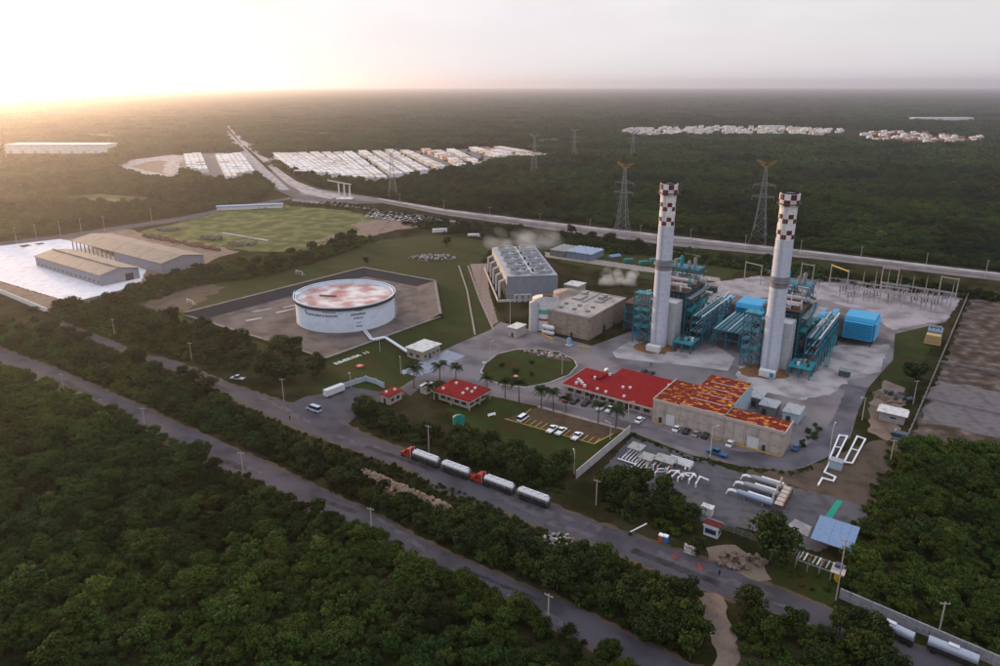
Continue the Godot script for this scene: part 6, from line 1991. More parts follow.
func build_station() -> void:
	var red := paint("roof_red", lin(0.235, 0.0105, 0.0125), 0.9, "redpaint", 17.0, 2.6)
	var beige := paint("wall_beige", lin(0.52, 0.44, 0.385), 0.9, "stain", 9.0, 1.1)
	var cream := paint("eave_cream", lin(0.55, 0.46, 0.4), 0.85, "soft", 7.0, 1.2)
	var dark: Material = mats["dark_opening"]
	var wht: Material = mats["vessel_white"]
	var grey_roof := paint("sheet_grey", lin(0.36, 0.38, 0.4), 0.6, "stain", 6.0, 1.2)
	var bluish := paint("wall_bluish", lin(0.42, 0.5, 0.57), 0.8, "soft", 6.0, 1.2)
	# long office with the red roof
	var at := Vector3(24.6, 0, -257.1)
	var o := thing("office", "long low office with bright red flat roof behind the parked cars", "building", at, SITE)
	var b := MB.new()
	b.block(1.6, 19.4, 0, 3.8, 0.8, 13.0)
	b.block(1.6, 27.0, 0, 3.8, 13.0, 38.6)
	part(o, "wall", b, beige)
	b = MB.new()
	b.block(0.0, 20.4, 3.8, 4.1, 0.0, 13.0)
	var roof := part(o, "roof", b, red)
	b = MB.new()
	b.block(0.0, 28.2, 3.82, 4.35, 13.0, 38.9)
	part(o, "roof", b, red)
	b = MB.new()
	b.block(-0.15, 0.0, 3.4, 4.2, -0.1, 38.9)
	b.block(-0.15, 20.4, 3.4, 4.2, -0.25, -0.1)
	part(o, "eave", b, cream)
	b = MB.new()
	b.block(12.0, 18.0, 4.1, 5.0, 7.0, 11.0)
	part(roof, "roof_box", b, red)
	for p in [Vector2(3.0, 5.0), Vector2(5.5, 5.5), Vector2(4.2, 7.0), Vector2(6.5, 4.0), Vector2(2.5, 9.0), Vector2(12.0, 8.5), Vector2(2.6, 14.5), Vector2(2.0, 18.5), Vector2(2.4, 26.0), Vector2(9.8, 22.0), Vector2(11.0, 24.5), Vector2(18.5, 12.0), Vector2(22.0, 36.0)]:
		b = MB.new()
		b.block(p.x - 0.5, p.x + 0.5, 4.1, 5.1, p.y - 0.45, p.y + 0.45)
		part(roof, "air_unit", b, wht)
	b = MB.new()
	b.tube(Vector3(19.6, 4.1, 10.0), Vector3(19.6, 5.6, 10.0), 0.1, 0.1, 6)
	b.tube(Vector3(19.5, 5.6, 10.0), Vector3(18.9, 6.1, 10.4), 1.1, 0.2, 12)
	part(roof, "dish", b, wht)
	openings(o, "window", 10, "x", 1.6, 2.2, 3.6, 2.3, 1.1, 2.7, dark)
	openings(o, "door", 2, "x", 1.57, 12.0, 15.0, 1.2, 0.0, 2.3, dark)
	for k in 9:
		b = MB.new()
		b.bar(Vector3(0.4, 0, 0.8 + k * 4.7), Vector3(0.4, 3.5, 0.8 + k * 4.7), 0.25)
		part(o, "post", b, cream)
	# tall hall with the rusting roof
	o = thing("hall", "tall beige hall with rusting red and orange sheet roof", "building", at, SITE)
	b = MB.new()
	b.block(-1.5, 20.4, 0, 8.4, 39.4, 49.4)
	b.block(-1.2, 31.6, 0, 8.6, 49.4, 65.2)
	b.block(-0.9, 9.0, 0, 8.3, 65.2, 85.4)
	part(o, "wall", b, beige)
	var rusts := []
	for k in 4:
		var m: StandardMaterial3D = paint("rust_sheet_%d" % k, grey(1.0), 0.85, "rust", 21.0 + k * 2.7, 1.3)
		m.uv1_world_triplanar = false
		m.uv1_scale = Vector3(1.0 / (15.0 + k), 1.0 / 20.0, 1.0 / (26.0 + 3.0 * k))
		m.uv1_offset = Vector3(k * 0.31, k * 0.17, k * 0.43)
		rusts.append(m)
	for sec in [[-1.2, 20.2, 39.6, 49.3, 8.4, 5], [-1.0, 31.4, 49.5, 65.0, 9.2, 7], [-0.6, 8.8, 65.1, 85.2, 8.3, 6]]:
		for k in sec[5]:
			b = MB.new()
			var z0 := lerpf(sec[2], sec[3], float(k) / sec[5])
			var z1 := lerpf(sec[2], sec[3], float(k + 1) / sec[5])
			b.block(sec[0], sec[1], sec[4], sec[4] + 0.16 + (k % 2) * 0.05, z0 + 0.02, z1 - 0.02)
			part(o, "roof_sheet", b, rusts[(k * 7 + int(sec[2])) % 4])
	for k in 4:
		b = MB.new()
		b.block(6.0 + k * 6.0, 6.35 + k * 6.0, 9.42, 9.5, 50.0 + k * 0.6, 63.5)
		part(o, "roof_seam", b, cream)
	b = MB.new()
	b.block(-1.75, -1.45, 8.0, 9.0, 39.3, 49.4)
	b.block(-1.55, -1.25, 8.0, 9.5, 49.4, 65.2)
	b.block(-1.25, -0.95, 7.9, 9.0, 65.2, 85.6)
	b.block(-0.95, 9.2, 8.3, 9.0, 85.25, 85.6)
	b.block(-1.45, 20.5, 8.0, 8.9, 39.2, 39.5)
	part(o, "parapet", b, cream)
	b = MB.new()
	b.block(9.0, 31.7, 0, 9.5, 65.2, 65.35)
	part(o, "gable_sheet", b, bluish)
	for k in 12:
		b = MB.new()
		var x := -1.6 if k < 3 else (-1.35 if k < 7 else -1.1)
		b.block(x, x + 0.3, 0, 8.0, 40.0 + k * 4.05, 40.45 + k * 4.05)
		part(o, "pilaster", b, beige)
	for k in 11:
		for r in 2:
			b = MB.new()
			var x := -1.54 if k < 2 else (-1.28 if k < 6 else -1.0)
			b.block(x, x + 0.2, 0.5 + r * 3.8, 4.1 + r * 3.8, 40.6 + k * 4.05, 43.9 + k * 4.05)
			part(o, "wall_panel", b, beige)
	openings(o, "roller_door", 1, "x", -1.62, 44.7, 1, 3.2, 0.0, 4.2, wht)
	openings(o, "roller_door", 1, "x", -1.1, 73.6, 1, 3.8, 0.0, 4.2, wht)
	openings(o, "door", 1, "x", -1.62, 42.0, 1, 1.1, 0.0, 2.3, dark)
	openings(o, "door", 1, "x", -1.1, 78.6, 1, 1.1, 0.0, 2.3, dark)
	openings(o, "downpipe", 3, "z", 85.42, 1.0, 3.4, 0.25, 0.3, 8.2, cream)
	for e in [[-2.6, 49.6, 65.0], [-2.3, 66.0, 85.0], [-2.9, 39.6, 44.0]]:
		b = MB.new()
		b.block(e[0], e[0] + 0.8, 0, 0.28, e[1], e[2])
		part(o, "yellow_kerb", b, mats["barrier_yellow"])
	# lean sheds behind the hall
	for e in [[Vector3(95.2, 0, -246.0), 8.2, 5.2, 3.6, "dark walled shed with grey roof, leftmost of three behind the hall"], [Vector3(96.6, 0, -238.9), 7.5, 6.6, 3.6, "middle grey roofed shed of three behind the hall"], [Vector3(103.3, 0, -233.1), 9.0, 6.2, 3.6, "bluish shed with grey roof, rightmost of three behind the hall"]]:
		o = flat_house("lean_shed", e[4], "shed", e[0], e[1], e[2], e[3], bluish if e[4].begins_with("bluish") else mats["shed_wall_grey"], grey_roof, 0.3)
		openings(o, "door", 1, "x", 0.3, 1.5, 1, 1.6, 0, 2.4, dark)
	# gate buildings
	o = flat_house("gatehouse", "small beige gatehouse with red flat roof beside the gate", "building", Vector3(-46.9, 0, -248.5), 7.8, 5.4, 3.6, beige, red, 0.4)
	openings(o, "window", 2, "z", 5.0, 1.4, 3.0, 1.6, 1.0, 2.4, dark)
	openings(o, "door", 1, "x", 0.4, 2.0, 1, 1.1, 0, 2.3, dark)
	for p in [Vector2(2, 2), Vector2(5.5, 3.2)]:
		b = MB.new()
		b.block(p.x - 0.4, p.x + 0.4, 3.95, 4.7, p.y - 0.4, p.y + 0.4)
		part(o, "air_unit", b, wht)
	o = flat_house("canteen", "square pavilion with red flat roof and cream eaves beside palms", "building", Vector3(-26.4, 0, -251.0), 14.0, 18.2, 3.8, beige, red, 1.6)
	b = MB.new()
	b.block(-0.15, 14.15, 3.4, 3.78, -0.15, 18.35)
	part(o, "eave", b, cream)
	for p in [Vector2(3, 3), Vector2(10, 4), Vector2(8, 11), Vector2(4, 12), Vector2(7, 14), Vector2(10.5, 13)]:
		b = MB.new()
		b.block(p.x - 0.5, p.x + 0.5, 4.15, 4.9, p.y - 0.4, p.y + 0.4)
		part(o, "air_unit", b, wht)
	openings(o, "window", 4, "x", 1.6, 3.0, 3.4, 2.0, 1.0, 2.6, dark)
	openings(o, "window", 3, "z", 16.6, 2.4, 3.6, 2.2, 1.0, 2.6, dark)
	for p in [Vector2(0.4, 0.4), Vector2(0.4, 17.8), Vector2(13.6, 17.8), Vector2(0.4, 9.0), Vector2(7.0, 17.8)]:
		b = MB.new()
		b.bar(Vector3(p.x, 0, p.y), Vector3(p.x, 3.4, p.y), 0.3)
		part(o, "post", b, cream)
	o = flat_house("kiosk", "tiny white kiosk between gatehouse and pavilion", "kiosk", Vector3(-32.4, 0, -257.4), 5.6, 4.0, 2.9, cream, mats["roof_white"], 0.3)
	openings(o, "window", 2, "z", 3.7, 1.0, 2.2, 1.2, 1.0, 2.1, dark)
	# white wall at the gate
	o = thing("gate_wall", "low pale blue wall curving along the gate apron", "wall", Vector3(-64.6, 0, -261.1))
	b = MB.new()
	var gp := [Vector3(-64.6, 0, -261.1), Vector3(-59.4, 0, -266.1), Vector3(-55.9, 0, -269.1), Vector3(-51.2, 0, -266.1), Vector3(-47.3, 0, -262.1)]
	for k in 4:
		b.bar(gp[k] - gp[0] + Vector3.UP * 1.1, gp[k + 1] - gp[0] + Vector3.UP * 1.1, 0.25, 2.2)
	part(o, "panel", b, bluish)
	for k in 5:
		b = MB.new()
		b.bar(gp[k] - gp[0], gp[k] - gp[0] + Vector3.UP * 2.5, 0.4)
		part(o, "pier", b, cream)
	# white slanting wall right of the parking lawn
	o = thing("parking_wall", "white concrete wall running down the right of the parking lawn", "wall", Vector3(46.1, 0, -223.5))
	var wa: Vector3 = Vector3(23.8, 0, -193.2) - Vector3(46.1, 0, -223.5)
	for k in 12:
		b = MB.new()
		var p0 := wa * (k / 12.0)
		var p1 := wa * ((k + 1) / 12.0)
		b.bar(p0 + Vector3.UP * 1.5, p1 + Vector3.UP * 1.5 - wa.normalized() * 0.06, 0.28, 3.0)
		part(o, "wall_panel", b, paint("wall_white", lin(0.56, 0.52, 0.5), 0.85, "stain", 6.0, 1.3))
	# roadside wall at the lower right
	o = thing("roadside_wall", "long pale grey block wall in front of the lower right wood", "wall", Vector3(81.6, 0, -140.0))
	var wb: Vector3 = Vector3(113.5, 0, -112.2) - Vector3(81.6, 0, -140.0)
	for k in 18:
		b = MB.new()
		b.bar(wb * (k / 18.0) + Vector3.UP * 1.4, wb * ((k + 1) / 18.0) + Vector3.UP * 1.4 - wb.normalized() * 0.05, 0.3 + (k % 2) * 0.06, 2.8)
		part(o, "wall_panel", b, paint("block_grey", lin(0.36, 0.34, 0.36), 0.9, "stain", 5.0, 1.1))
	# boundary fence
	o = thing("boundary_fence", "long concrete fence running up the right side of the plant", "fence", Vector3(140.4, 0, -217.0))
	var fa: Vector3 = Vector3(273.8, 0, -392.2) - Vector3(140.4, 0, -217.0)
	for k in 44:
		b = MB.new()
		b.bar(fa * (k / 44.0) + Vector3.UP * 0.9, fa * ((k + 1) / 44.0) + Vector3.UP * 0.9, 0.18, 1.8)
		part(o, "fence_panel", b, mats["wall_concrete"])
		b = MB.new()
		b.bar(fa * (k / 44.0), fa * (k / 44.0) + Vector3.UP * 2.8, 0.22)
		part(o, "fence_post", b, mats["pole_concrete"])
	for e in [[Vector3(171.6, 0, -447.1), Vector3(269.5, 0, -388.1), "pale wall behind the switchyard", 2.4], [Vector3(115.3, 0, -508.3), Vector3(167.1, 0, -463.2), "pale wall behind the left boiler", 2.2]]:
		o = thing("rear_wall", e[2], "wall", e[0])
		b = MB.new()
		b.bar(Vector3.UP * e[3] / 2, e[1] - e[0] + Vector3.UP * e[3] / 2, 0.3, e[3])
		part(o, "panel", b, mats["wall_concrete"])
	for e in [[Vector3(195.2, 0, -290.1), Vector3(231.2, 0, -266.1), "low divider wall in the upper part of the brown lot"], [Vector3(166.4, 0, -252.6), Vector3(201.5, 0, -227.3), "low divider wall at the front of the pale part of the brown lot"]]:
		o = thing("lot_divider", e[2], "wall", e[0])
		b = MB.new()
		b.bar(Vector3.UP * 0.5, e[1] - e[0] + Vector3.UP * 0.5, 0.25, 1.0)
		part(o, "panel", b, mats["wall_concrete"])
	# hut beside the fence
	o = flat_house("site_hut", "pale flat roofed hut beside the boundary fence", "hut", Vector3(138.9, 0, -233.9), 7.0, 9.2, 3.4, paint("hut_grey", lin(0.4, 0.37, 0.37), 0.9, "stain", 5.0, 1.0), mats["roof_white"], 0.5)
	openings(o, "window", 1, "x", 0.5, 4.0, 1, 2.0, 1.6, 2.2, dark)
	b = MB.new()
	b.box(Vector3(2.6, 3.75, 4.6), Vector3(6.0, 0.12, 10.0), Basis(Vector3.BACK, 0.04))
	part(o, "loose_sheet", b, mats["roof_white"])
	o = thing("generator_skid", "dark blue generator skid in front of the pale hut", "generator", Vector3(137.1, 0, -220.6), SITE)
	b = MB.new()
	b.block(0, 3, 0.3, 1.9, 0, 5)
	part(o, "body", b, plain("skid_blue", lin(0.03, 0.05, 0.09), 0.5))
	b = MB.new()
	b.block(-0.2, 3.2, 0, 0.3, -0.3, 5.3)
	part(o, "base", b, grey_roof)
	b = MB.new()
	b.tube(Vector3(1.5, 1.9, 1), Vector3(1.5, 2.9, 1), 0.15, 0.15, 6)
	part(o, "exhaust", b, wht)
	o = thing("rubble_heap", "heap of brown rubble and scrap above the pale hut", "rubble", Vector3(153.8, 0, -252.6))
	b = MB.new()
	for k in 46:
		var s := rng.randf_range(0.5, 1.8)
		b.box(Vector3(rng.randf_range(-5, 5), s * 0.3, rng.randf_range(-5, 5)), Vector3(s, s * 0.7, s * 0.9), Basis.from_euler(Vector3(rng.randf(), rng.randf() * 6, rng.randf())))
	part(o, "debris", b, mats["dirt"])
	b = MB.new()
	for k in 9:
		b.box(Vector3(rng.randf_range(0, 6), 1.0, rng.randf_range(-4, 4)), Vector3(2.2, 1.2, 1.4), Basis.from_euler(Vector3(0.3, rng.randf() * 6, 0.2)))
	part(o, "scrap", b, plain("scrap_dark", lin(0.05, 0.055, 0.06), 0.7))
	build_metering()
	# blue roofed shed by the road
	o = thing("equipment_shed", "open shed with large pale blue sheet roof near the road", "shed", Vector3(82.9, 0, -159.5), SITE)
	var bl := paint("shed_blue", lin(0.17, 0.26, 0.42), 0.5, "soft", 6.0, 1.2)
	for k in 5:
		b = MB.new()
		b.box(Vector3(3.9, 4.1 + (k % 2) * 0.04, 1.0 + k * 2.0), Vector3(11.6, 0.12, 1.98), Basis(Vector3.BACK, 0.06))
		part(o, "roof_sheet", b, bl)
	for p in [Vector2(-1.2, 0.4), Vector2(-1.2, 9.6), Vector2(9.0, 0.4), Vector2(9.0, 9.6), Vector2(4.0, 9.6), Vector2(4.0, 0.4)]:
		b = MB.new()
		b.bar(Vector3(p.x, 0, p.y), Vector3(p.x, 3.9, p.y), 0.25)
		part(o, "post", b, mats["galvanised_steel"])
	b = MB.new()
	b.block(8.8, 9.1, 0, 3.4, 0.5, 9.5)
	part(o, "back_wall", b, mats["wall_concrete"])
	o = thing("equipment_deck", "grey equipment deck with yellow hoist below the blue shed", "equipment", Vector3(75.4, 0, -150.9), SITE)
	b = MB.new()
	frame(b, 0, 4.0, 1, 0, 11.0, 4, [2.6], 0.2)
	part(o, "frame", b, mats["galvanised_steel"])
	b = MB.new()
	b.block(-0.2, 4.2, 2.6, 2.75, 8.0, 11.2)
	part(o, "deck", b, mats["wall_beige"])
	for k in 7:
		b = MB.new()
		b.tube(Vector3(0.3, 2.9, 0.6 + k * 1.05), Vector3(3.8, 2.9, 0.9 + k * 1.05), 0.18, 0.18, 7)
		part(o, "pipe", b, [grey_roof, wht, mats["rusty_steel"]][k % 3])
	b = MB.new()
	b.block(0.2, 1.9, 0.1, 2.3, 9.0, 10.9)
	part(o, "hoist_box", b, plain("hoist_amber", lin(0.62, 0.3, 0.02), 0.6))
	b = MB.new()
	b.block(2.2, 3.6, 2.75, 3.6, 8.6, 10.4)
	part(o, "control_box", b, plain("box_violet", lin(0.06, 0.05, 0.12), 0.6))
	# guard hut
	o = flat_house("guard_hut", "tiny white guard hut with red roof and blue window panels", "hut", Vector3(55.5, 0, -164.9), 3.4, 4.4, 3.0, wht, paint("roof_maroon", lin(0.14, 0.025, 0.022), 0.8, "stain", 4.0, 1.0), 0.25)
	openings(o, "window", 1, "x", 0.25, 0.6, 1, 3.0, 0.9, 2.3, plain("window_blue", lin(0.01, 0.03, 0.09), 0.3))
	openings(o, "window", 1, "z", 4.15, 0.6, 1, 2.0, 1.0, 2.4, mats["window_blue"])
	b = MB.new()
	b.block(-0.05, 0.0, 2.9, 3.5, -0.05, 4.45)
	b.block(3.4, 3.45, 2.9, 3.5, -0.05, 4.45)
	part(o, "roof_edge", b, wht)

func build_metering() -> void:
	var wp := plain("pipe_bright", lin(0.72, 0.7, 0.7), 0.5)
	var deck := paint("shelter_grey", lin(0.36, 0.36, 0.34), 0.85, "stain", 6.0, 1.2)
	var steel: Material = mats["galvanised_steel"]
	var clay := paint("vessel_clay", lin(0.4, 0.2, 0.12), 0.8, "stain", 3.0, 0.8)
	for e in [[Vector3(42.0, 0, -207.1), 4.8, 4.8, "grey flat shelter over meters, nearest the white parking wall"], [Vector3(44.4, 0, -200.6), 4.6, 4.6, "second grey flat shelter over meters from the white parking wall"], [Vector3(49.0, 0, -199.7), 4.8, 6.6, "third, widest shelter over meters with brown vessels below"]]:
		var o := thing("meter_shelter", e[3], "shelter", e[0], SITE, "meter shelters")
		var b := MB.new()
		b.block(0, e[1], 3.3, 3.5, 0, e[2])
		part(o, "roof", b, deck)
		for p in [Vector2(0.2, 0.2), Vector2(e[1] - 0.2, 0.2), Vector2(0.2, e[2] - 0.2), Vector2(e[1] - 0.2, e[2] - 0.2)]:
			b = MB.new()
			b.bar(Vector3(p.x, 0, p.y), Vector3(p.x, 3.3, p.y), 0.2)
			part(o, "post", b, steel)
	# pipe runs in front of the shelters
	for e in [[Vector3(40.1, 0, -204.2), 6.5, 5, "white pipe run in front of the first meter shelter"], [Vector3(43.1, 0, -199.2), 5.5, 4, "white pipe run in front of the second meter shelter"], [Vector3(55.8, 0, -202.9), 7.5, 5, "white pipe run at the right end of the meter shelters"]]:
		var o := thing("pipe_manifold", e[3], "pipework", e[0], SITE, "meter pipe runs")
		for k in e[2]:
			var b := MB.new()
			var z: float = k * 1.15
			if e[1] > 7.0:
				b.path([Vector3(-1.0 + k * 0.9, 0.1, 6.5), Vector3(-1.0 + k * 0.9, 1.3, 6.5), Vector3(-1.0 + k * 0.9, 1.3, -1.0)], 0.2, 6)
			else:
				b.path([Vector3(0, 0.1, z), Vector3(0, 1.2, z), Vector3(e[1], 1.2, z)], 0.19, 6)
			part(o, "pipe", b, wp)
		var b := MB.new()
		b.path([Vector3(-0.5, 0.7, -1.2), Vector3(-0.5, 0.7, 5.2), Vector3(-2.2, 0.7, 5.6)], 0.24, 6)
		part(o, "header", b, wp)
	for k in 2:
		var o := thing("clay_vessel", "%s rust brown upright vessel under the widest shelter" % ["left", "right"][k], "vessel", [Vector3(50.5, 0, -201.0), Vector3(54.2, 0, -198.5)][k], SITE, "rust brown vessels")
		var b := MB.new()
		b.tube(Vector3(0, 0.5, 0), Vector3(0, 2.8, 0), 1.1, 1.1, 14)
		b.tube(Vector3(0, 2.8, 0), Vector3(0, 3.3, 0), 1.1, 0.4, 14)
		part(o, "shell", b, clay)
		b = MB.new()
		b.path([Vector3(-0.6, 2.0, 0.4), Vector3(-3.0, 2.0, 0.4), Vector3(-3.0, 0.3, 0.4), Vector3(-5.0, 0.3, 0.8)], 0.24, 7)
		b.path([Vector3(-0.6, 1.2, -0.6), Vector3(-2.2, 1.2, -0.6), Vector3(-2.2, 0.3, -0.6), Vector3(-3.6, 0.3, -2.4)], 0.22, 7)
		part(o, "outlet_pipe", b, wp)
		b = MB.new()
		for t in 3:
			b.bar(Vector3(cos(t * 2.1) * 0.9, 0, sin(t * 2.1) * 0.9), Vector3(cos(t * 2.1) * 0.9, 1.0, sin(t * 2.1) * 0.9), 0.18)
		part(o, "leg_frame", b, steel)
	for k in 9:
		var p: Vector3 = Vector3(47.2, 0, -197.3).lerp(Vector3(60.0, 0, -190.3), k / 8.0) + Vector3(0, 0, rng.randf_range(-3.0, 2.0))
		var o := thing("pipe_spool", "bent white pipe standing in the metering yard, %s from the left" % nth(k + 1), "pipework", p, SITE + rng.randf_range(-0.1, 0.1), "bent white pipes")
		var b := MB.new()
		var r := rng.randf_range(0.18, 0.28)
		b.path([Vector3(0, 0.05, 0), Vector3(0, 1.4, 0), Vector3(rng.randf_range(2, 5), 1.4, 0), Vector3(rng.randf_range(2, 5), 1.4, rng.randf_range(1, 3))], r, 7)
		part(o, "pipe", b, wp)
		b = MB.new()
		b.tube(Vector3(1.2, 1.3, 0), Vector3(1.2, 2.2, 0), 0.1, 0.1, 6)
		b.tube(Vector3(1.2, 2.2, 0), Vector3(1.2, 2.3, 0), 0.35, 0.35, 10)
		part(o, "valve", b, clay)
	# three long horizontal filters
	var ends := [[Vector3(78.4, 0, -191.4), Vector3(86.1, 0, -185.9)], [Vector3(74.9, 0, -187.5), Vector3(82.6, 0, -182.1)], [Vector3(71.3, 0, -183.2), Vector3(79.1, 0, -177.5)]]
	for k in 3:
		var a: Vector3 = ends[k][0]
		var d: Vector3 = ends[k][1] - a
		var o := thing("filter_vessel", "%s of the three long silver gas filters" % ["rearmost", "middle", "front, bluest"][k], "pressure vessel", a, 0.0, "gas filters")
		var m := paint("filter_silver_%d" % k, [lin(0.33, 0.32, 0.33), lin(0.32, 0.33, 0.36), lin(0.3, 0.36, 0.48)][k], 0.45, "soft", 5.0, 1.0, 0.2)
		var b := MB.new()
		var up := Vector3.UP * 1.7
		b.tube(up, d + up, 0.85, 0.85, 16)
		b.tube(up, up - d.normalized() * 0.7, 0.85, 0.35, 16)
		b.tube(d + up, d + up + d.normalized() * 0.4, 0.95, 0.95, 16)
		part(o, "shell", b, m)
		b = MB.new()
		var side := d.normalized().cross(Vector3.UP)
		b.tube(d * 0.25 + up + side * -1.3 + Vector3.UP * 0.3, d * 0.95 + up + side * -1.3 + Vector3.UP * 0.3, 0.35, 0.35, 12)
		part(o, "sump", b, wp)
		for t in [0.2, 0.75]:
			b = MB.new()
			b.box(d * t + Vector3.UP * 0.45, Vector3(0.4, 0.9, 1.4), Basis(Vector3.UP, atan2(-d.z, d.x)))
			part(o, "saddle", b, steel)
		for s in [-0.4, 0.4]:
			b = MB.new()
			var q := -d.normalized()
			b.path([up + q * 0.4 + side * s, up + q * 2.0 + side * s, up + q * 3.0 + side * s - Vector3.UP * 0.4, up + q * 3.4 + side * s - Vector3.UP * 1.6], 0.2, 7)
			part(o, "inlet_pipe", b, wp)
	var o := thing("filter_platform", "beige steel platform across the right ends of the gas filters", "platform", Vector3(79.1, 0, -175.9), SITE)
	var b := MB.new()
	frame(b, 0, 12.0, 4, 0, 2.4, 1, [2.4], 0.2)
	part(o, "frame", b, mats["rusty_steel"])
	for k in 5:
		b = MB.new()
		b.block(k * 2.4 + 0.1, k * 2.4 + 2.1, 2.42, 2.55, 0, 2.4)
		part(o, "deck_plate", b, mats["eave_cream"])
	b = MB.new()
	rail(b, Vector3(0, 2.5, 2.4), Vector3(12, 2.5, 2.4))
	part(o, "handrail", b, mats["rusty_steel"])
	for k in 3:
		b = MB.new()
		b.tube(Vector3(2.0 + k * 4.2, 2.4, -0.8), Vector3(2.0 + k * 4.2, 4.4 + k * 0.6, -0.8), 0.3, 0.3, 8)
		part(o, "vent_pipe", b, mats["eave_cream"])
	# serpentine pipe loops right of the loop road
	for e in [[[Vector3(118.9, 0, -220.6), Vector3(108.0, 0, -204.2), Vector3(109.7, 0, -203.5), Vector3(121.3, 0, -219.8), Vector3(118.9, 0, -220.6)], "left white pipe loop of the two beside the loop road"], [[Vector3(124.8, 0, -219.8), Vector3(112.0, 0, -202.3), Vector3(114.3, 0, -201.6), Vector3(126.6, 0, -217.7), Vector3(124.8, 0, -219.8)], "right white pipe loop of the two beside the loop road"], [[Vector3(111.7, 0, -202.3), Vector3(107.8, 0, -202.9), Vector3(102.8, 0, -196.1), Vector3(105.0, 0, -193.2), Vector3(103.3, 0, -190.9), Vector3(100.6, 0, -192.6), Vector3(97.6, 0, -188.6)], "zigzag white pipe below the two pipe loops"]]:
		o = thing("pipe_loop", e[1], "pipework", e[0][0], 0.0, "white pipe loops")
		b = MB.new()
		var ps := []
		for p in e[0]:
			ps.append(p - e[0][0] + Vector3.UP * 0.7)
		b.path(ps, 0.3, 8)
		part(o, "pipe", b, wp)
		if ps.size() == 5:
			b = MB.new()
			b.path([ps[0].lerp(ps[1], 0.5), ps[2].lerp(ps[3], 0.5)], 0.22, 7)
			part(o, "cross_pipe", b, wp)
		for p in ps:
			b = MB.new()
			b.bar(p - Vector3.UP * 0.7, p, 0.25)
			part(o, "support", b, steel)
	o = flat_house("valve_hut", "small grey blue box beside the pipe loops", "hut", Vector3(105.7, 0, -199.8), 3.0, 4.0, 2.6, mats["wall_bluish"], mats["sheet_grey"], 0.15)
	o = flat_house("white_box_hut", "small white box hut in the metering yard above the guard hut", "hut", Vector3(57.5, 0, -174.5), 2.4, 3.4, 2.3, mats["vessel_white"], mats["roof_white"], 0.15)
	# green mat strip
	sheet("green_walkway", pts([100.2, -181.6, 101.7, -180.8, 92.7, -170.1, 91.3, -171.3]), 0.1, plain("mat_green", lin(0.02, 0.22, 0.16), 0.8))
	sheet("concrete_slab", pts([80.3, -168.7, 83.9, -172.0, 87.1, -168.3, 84.1, -163.7]), 0.1, mats["pale_concrete"])
	# wire fence round the metering yard
	o = thing("yard_fence", "thin wire fence along the near side of the metering yard", "fence", Vector3(56.5, 0, -170.6))
	var fd: Vector3 = Vector3(79.5, 0, -154.1) - Vector3(56.5, 0, -170.6)
	for k in 13:
		b = MB.new()
		b.tube(fd * (k / 12.0), fd * (k / 12.0) + Vector3.UP * 2.2, 0.07, 0.07, 5)
		part(o, "fence_post", b, steel)
	b = MB.new()
	for y in [0.5, 1.0, 1.5, 2.0]:
		b.bar(Vector3.UP * y, fd + Vector3.UP * y, 0.05)
	part(o, "wire", b, steel)

# ---------- vehicles, palms and small things ----------
var shells := {}

func car_parts(kind: String) -> Dictionary:
	if shells.has(kind):
		return shells[kind]
	# x forward, y up, z across; outlines of lower body and cabin
	var body := []
	var cabin := []
	var l := 4.5
	match kind:
		"sedan":
			body = [Vector2(-2.25, 0.35), Vector2(2.2, 0.35), Vector2(2.25, 0.7), Vector2(1.2, 0.92), Vector2(-2.2, 0.98)]
			cabin = [Vector2(-1.75, 0.94), Vector2(1.15, 0.9), Vector2(0.45, 1.42), Vector2(-1.05, 1.44)]
		"pickup":
			l = 5.2
			body = [Vector2(-2.6, 0.5), Vector2(2.5, 0.5), Vector2(2.6, 0.9), Vector2(1.4, 1.12), Vector2(-0.6, 1.12), Vector2(-0.62, 0.8), Vector2(-2.5, 0.8), Vector2(-2.52, 1.12), Vector2(-2.6, 1.12)]
			cabin = [Vector2(-0.6, 1.1), Vector2(1.35, 1.1), Vector2(0.7, 1.75), Vector2(-0.45, 1.78)]
		"van":
			l = 5.0
			body = [Vector2(-2.5, 0.4), Vector2(2.4, 0.4), Vector2(2.5, 0.9), Vector2(1.9, 1.15), Vector2(-2.5, 1.15)]
			cabin = [Vector2(-2.48, 1.14), Vector2(1.85, 1.14), Vector2(1.0, 2.0), Vector2(-2.4, 2.05)]
	var b := MB.new()
	b.slab(body, -0.88, 0.88)
	var c := MB.new()
	# glass house narrower at the top
	var n := cabin.size()
	for s in [-1.0, 1.0]:
		var q := []
		for p in cabin:
			q.append(Vector3(p.x, p.y, s * (0.84 if p.y < 1.2 else 0.68)))
		c.quad(q[0], q[1], q[2], q[3], Vector3(0, 0.25, s).normalized())
	for k in [1, 3]:
		var p0: Vector2 = cabin[k]
		var p1: Vector2 = cabin[(k + 1) % n]
		var w0 := 0.84 if p0.y < 1.2 else 0.68
		var w1 := 0.84 if p1.y < 1.2 else 0.68
		c.quad(Vector3(p0.x, p0.y, -w0), Vector3(p0.x, p0.y, w0), Vector3(p1.x, p1.y, w1), Vector3(p1.x, p1.y, -w1))
	var r := MB.new()
	r.slab([cabin[2] + Vector2(0, -0.03), cabin[3] + Vector2(0, -0.03), cabin[3] + Vector2(0.0, 0.05), cabin[2] + Vector2(0.0, 0.05)], -0.7, 0.7)
	var w := MB.new()
	w.tube(Vector3(0, 0, -0.11), Vector3(0, 0, 0.11), 0.34, 0.34, 12)
	shells[kind] = {"body": b, "glass": c.mesh(plain("car_glass", lin(0.012, 0.014, 0.018), 0.15)), "roof": r, "wheel": w.mesh(plain("tyre", lin(0.02, 0.02, 0.02), 0.9)), "x": l * 0.31, "made": {}}
	return shells[kind]

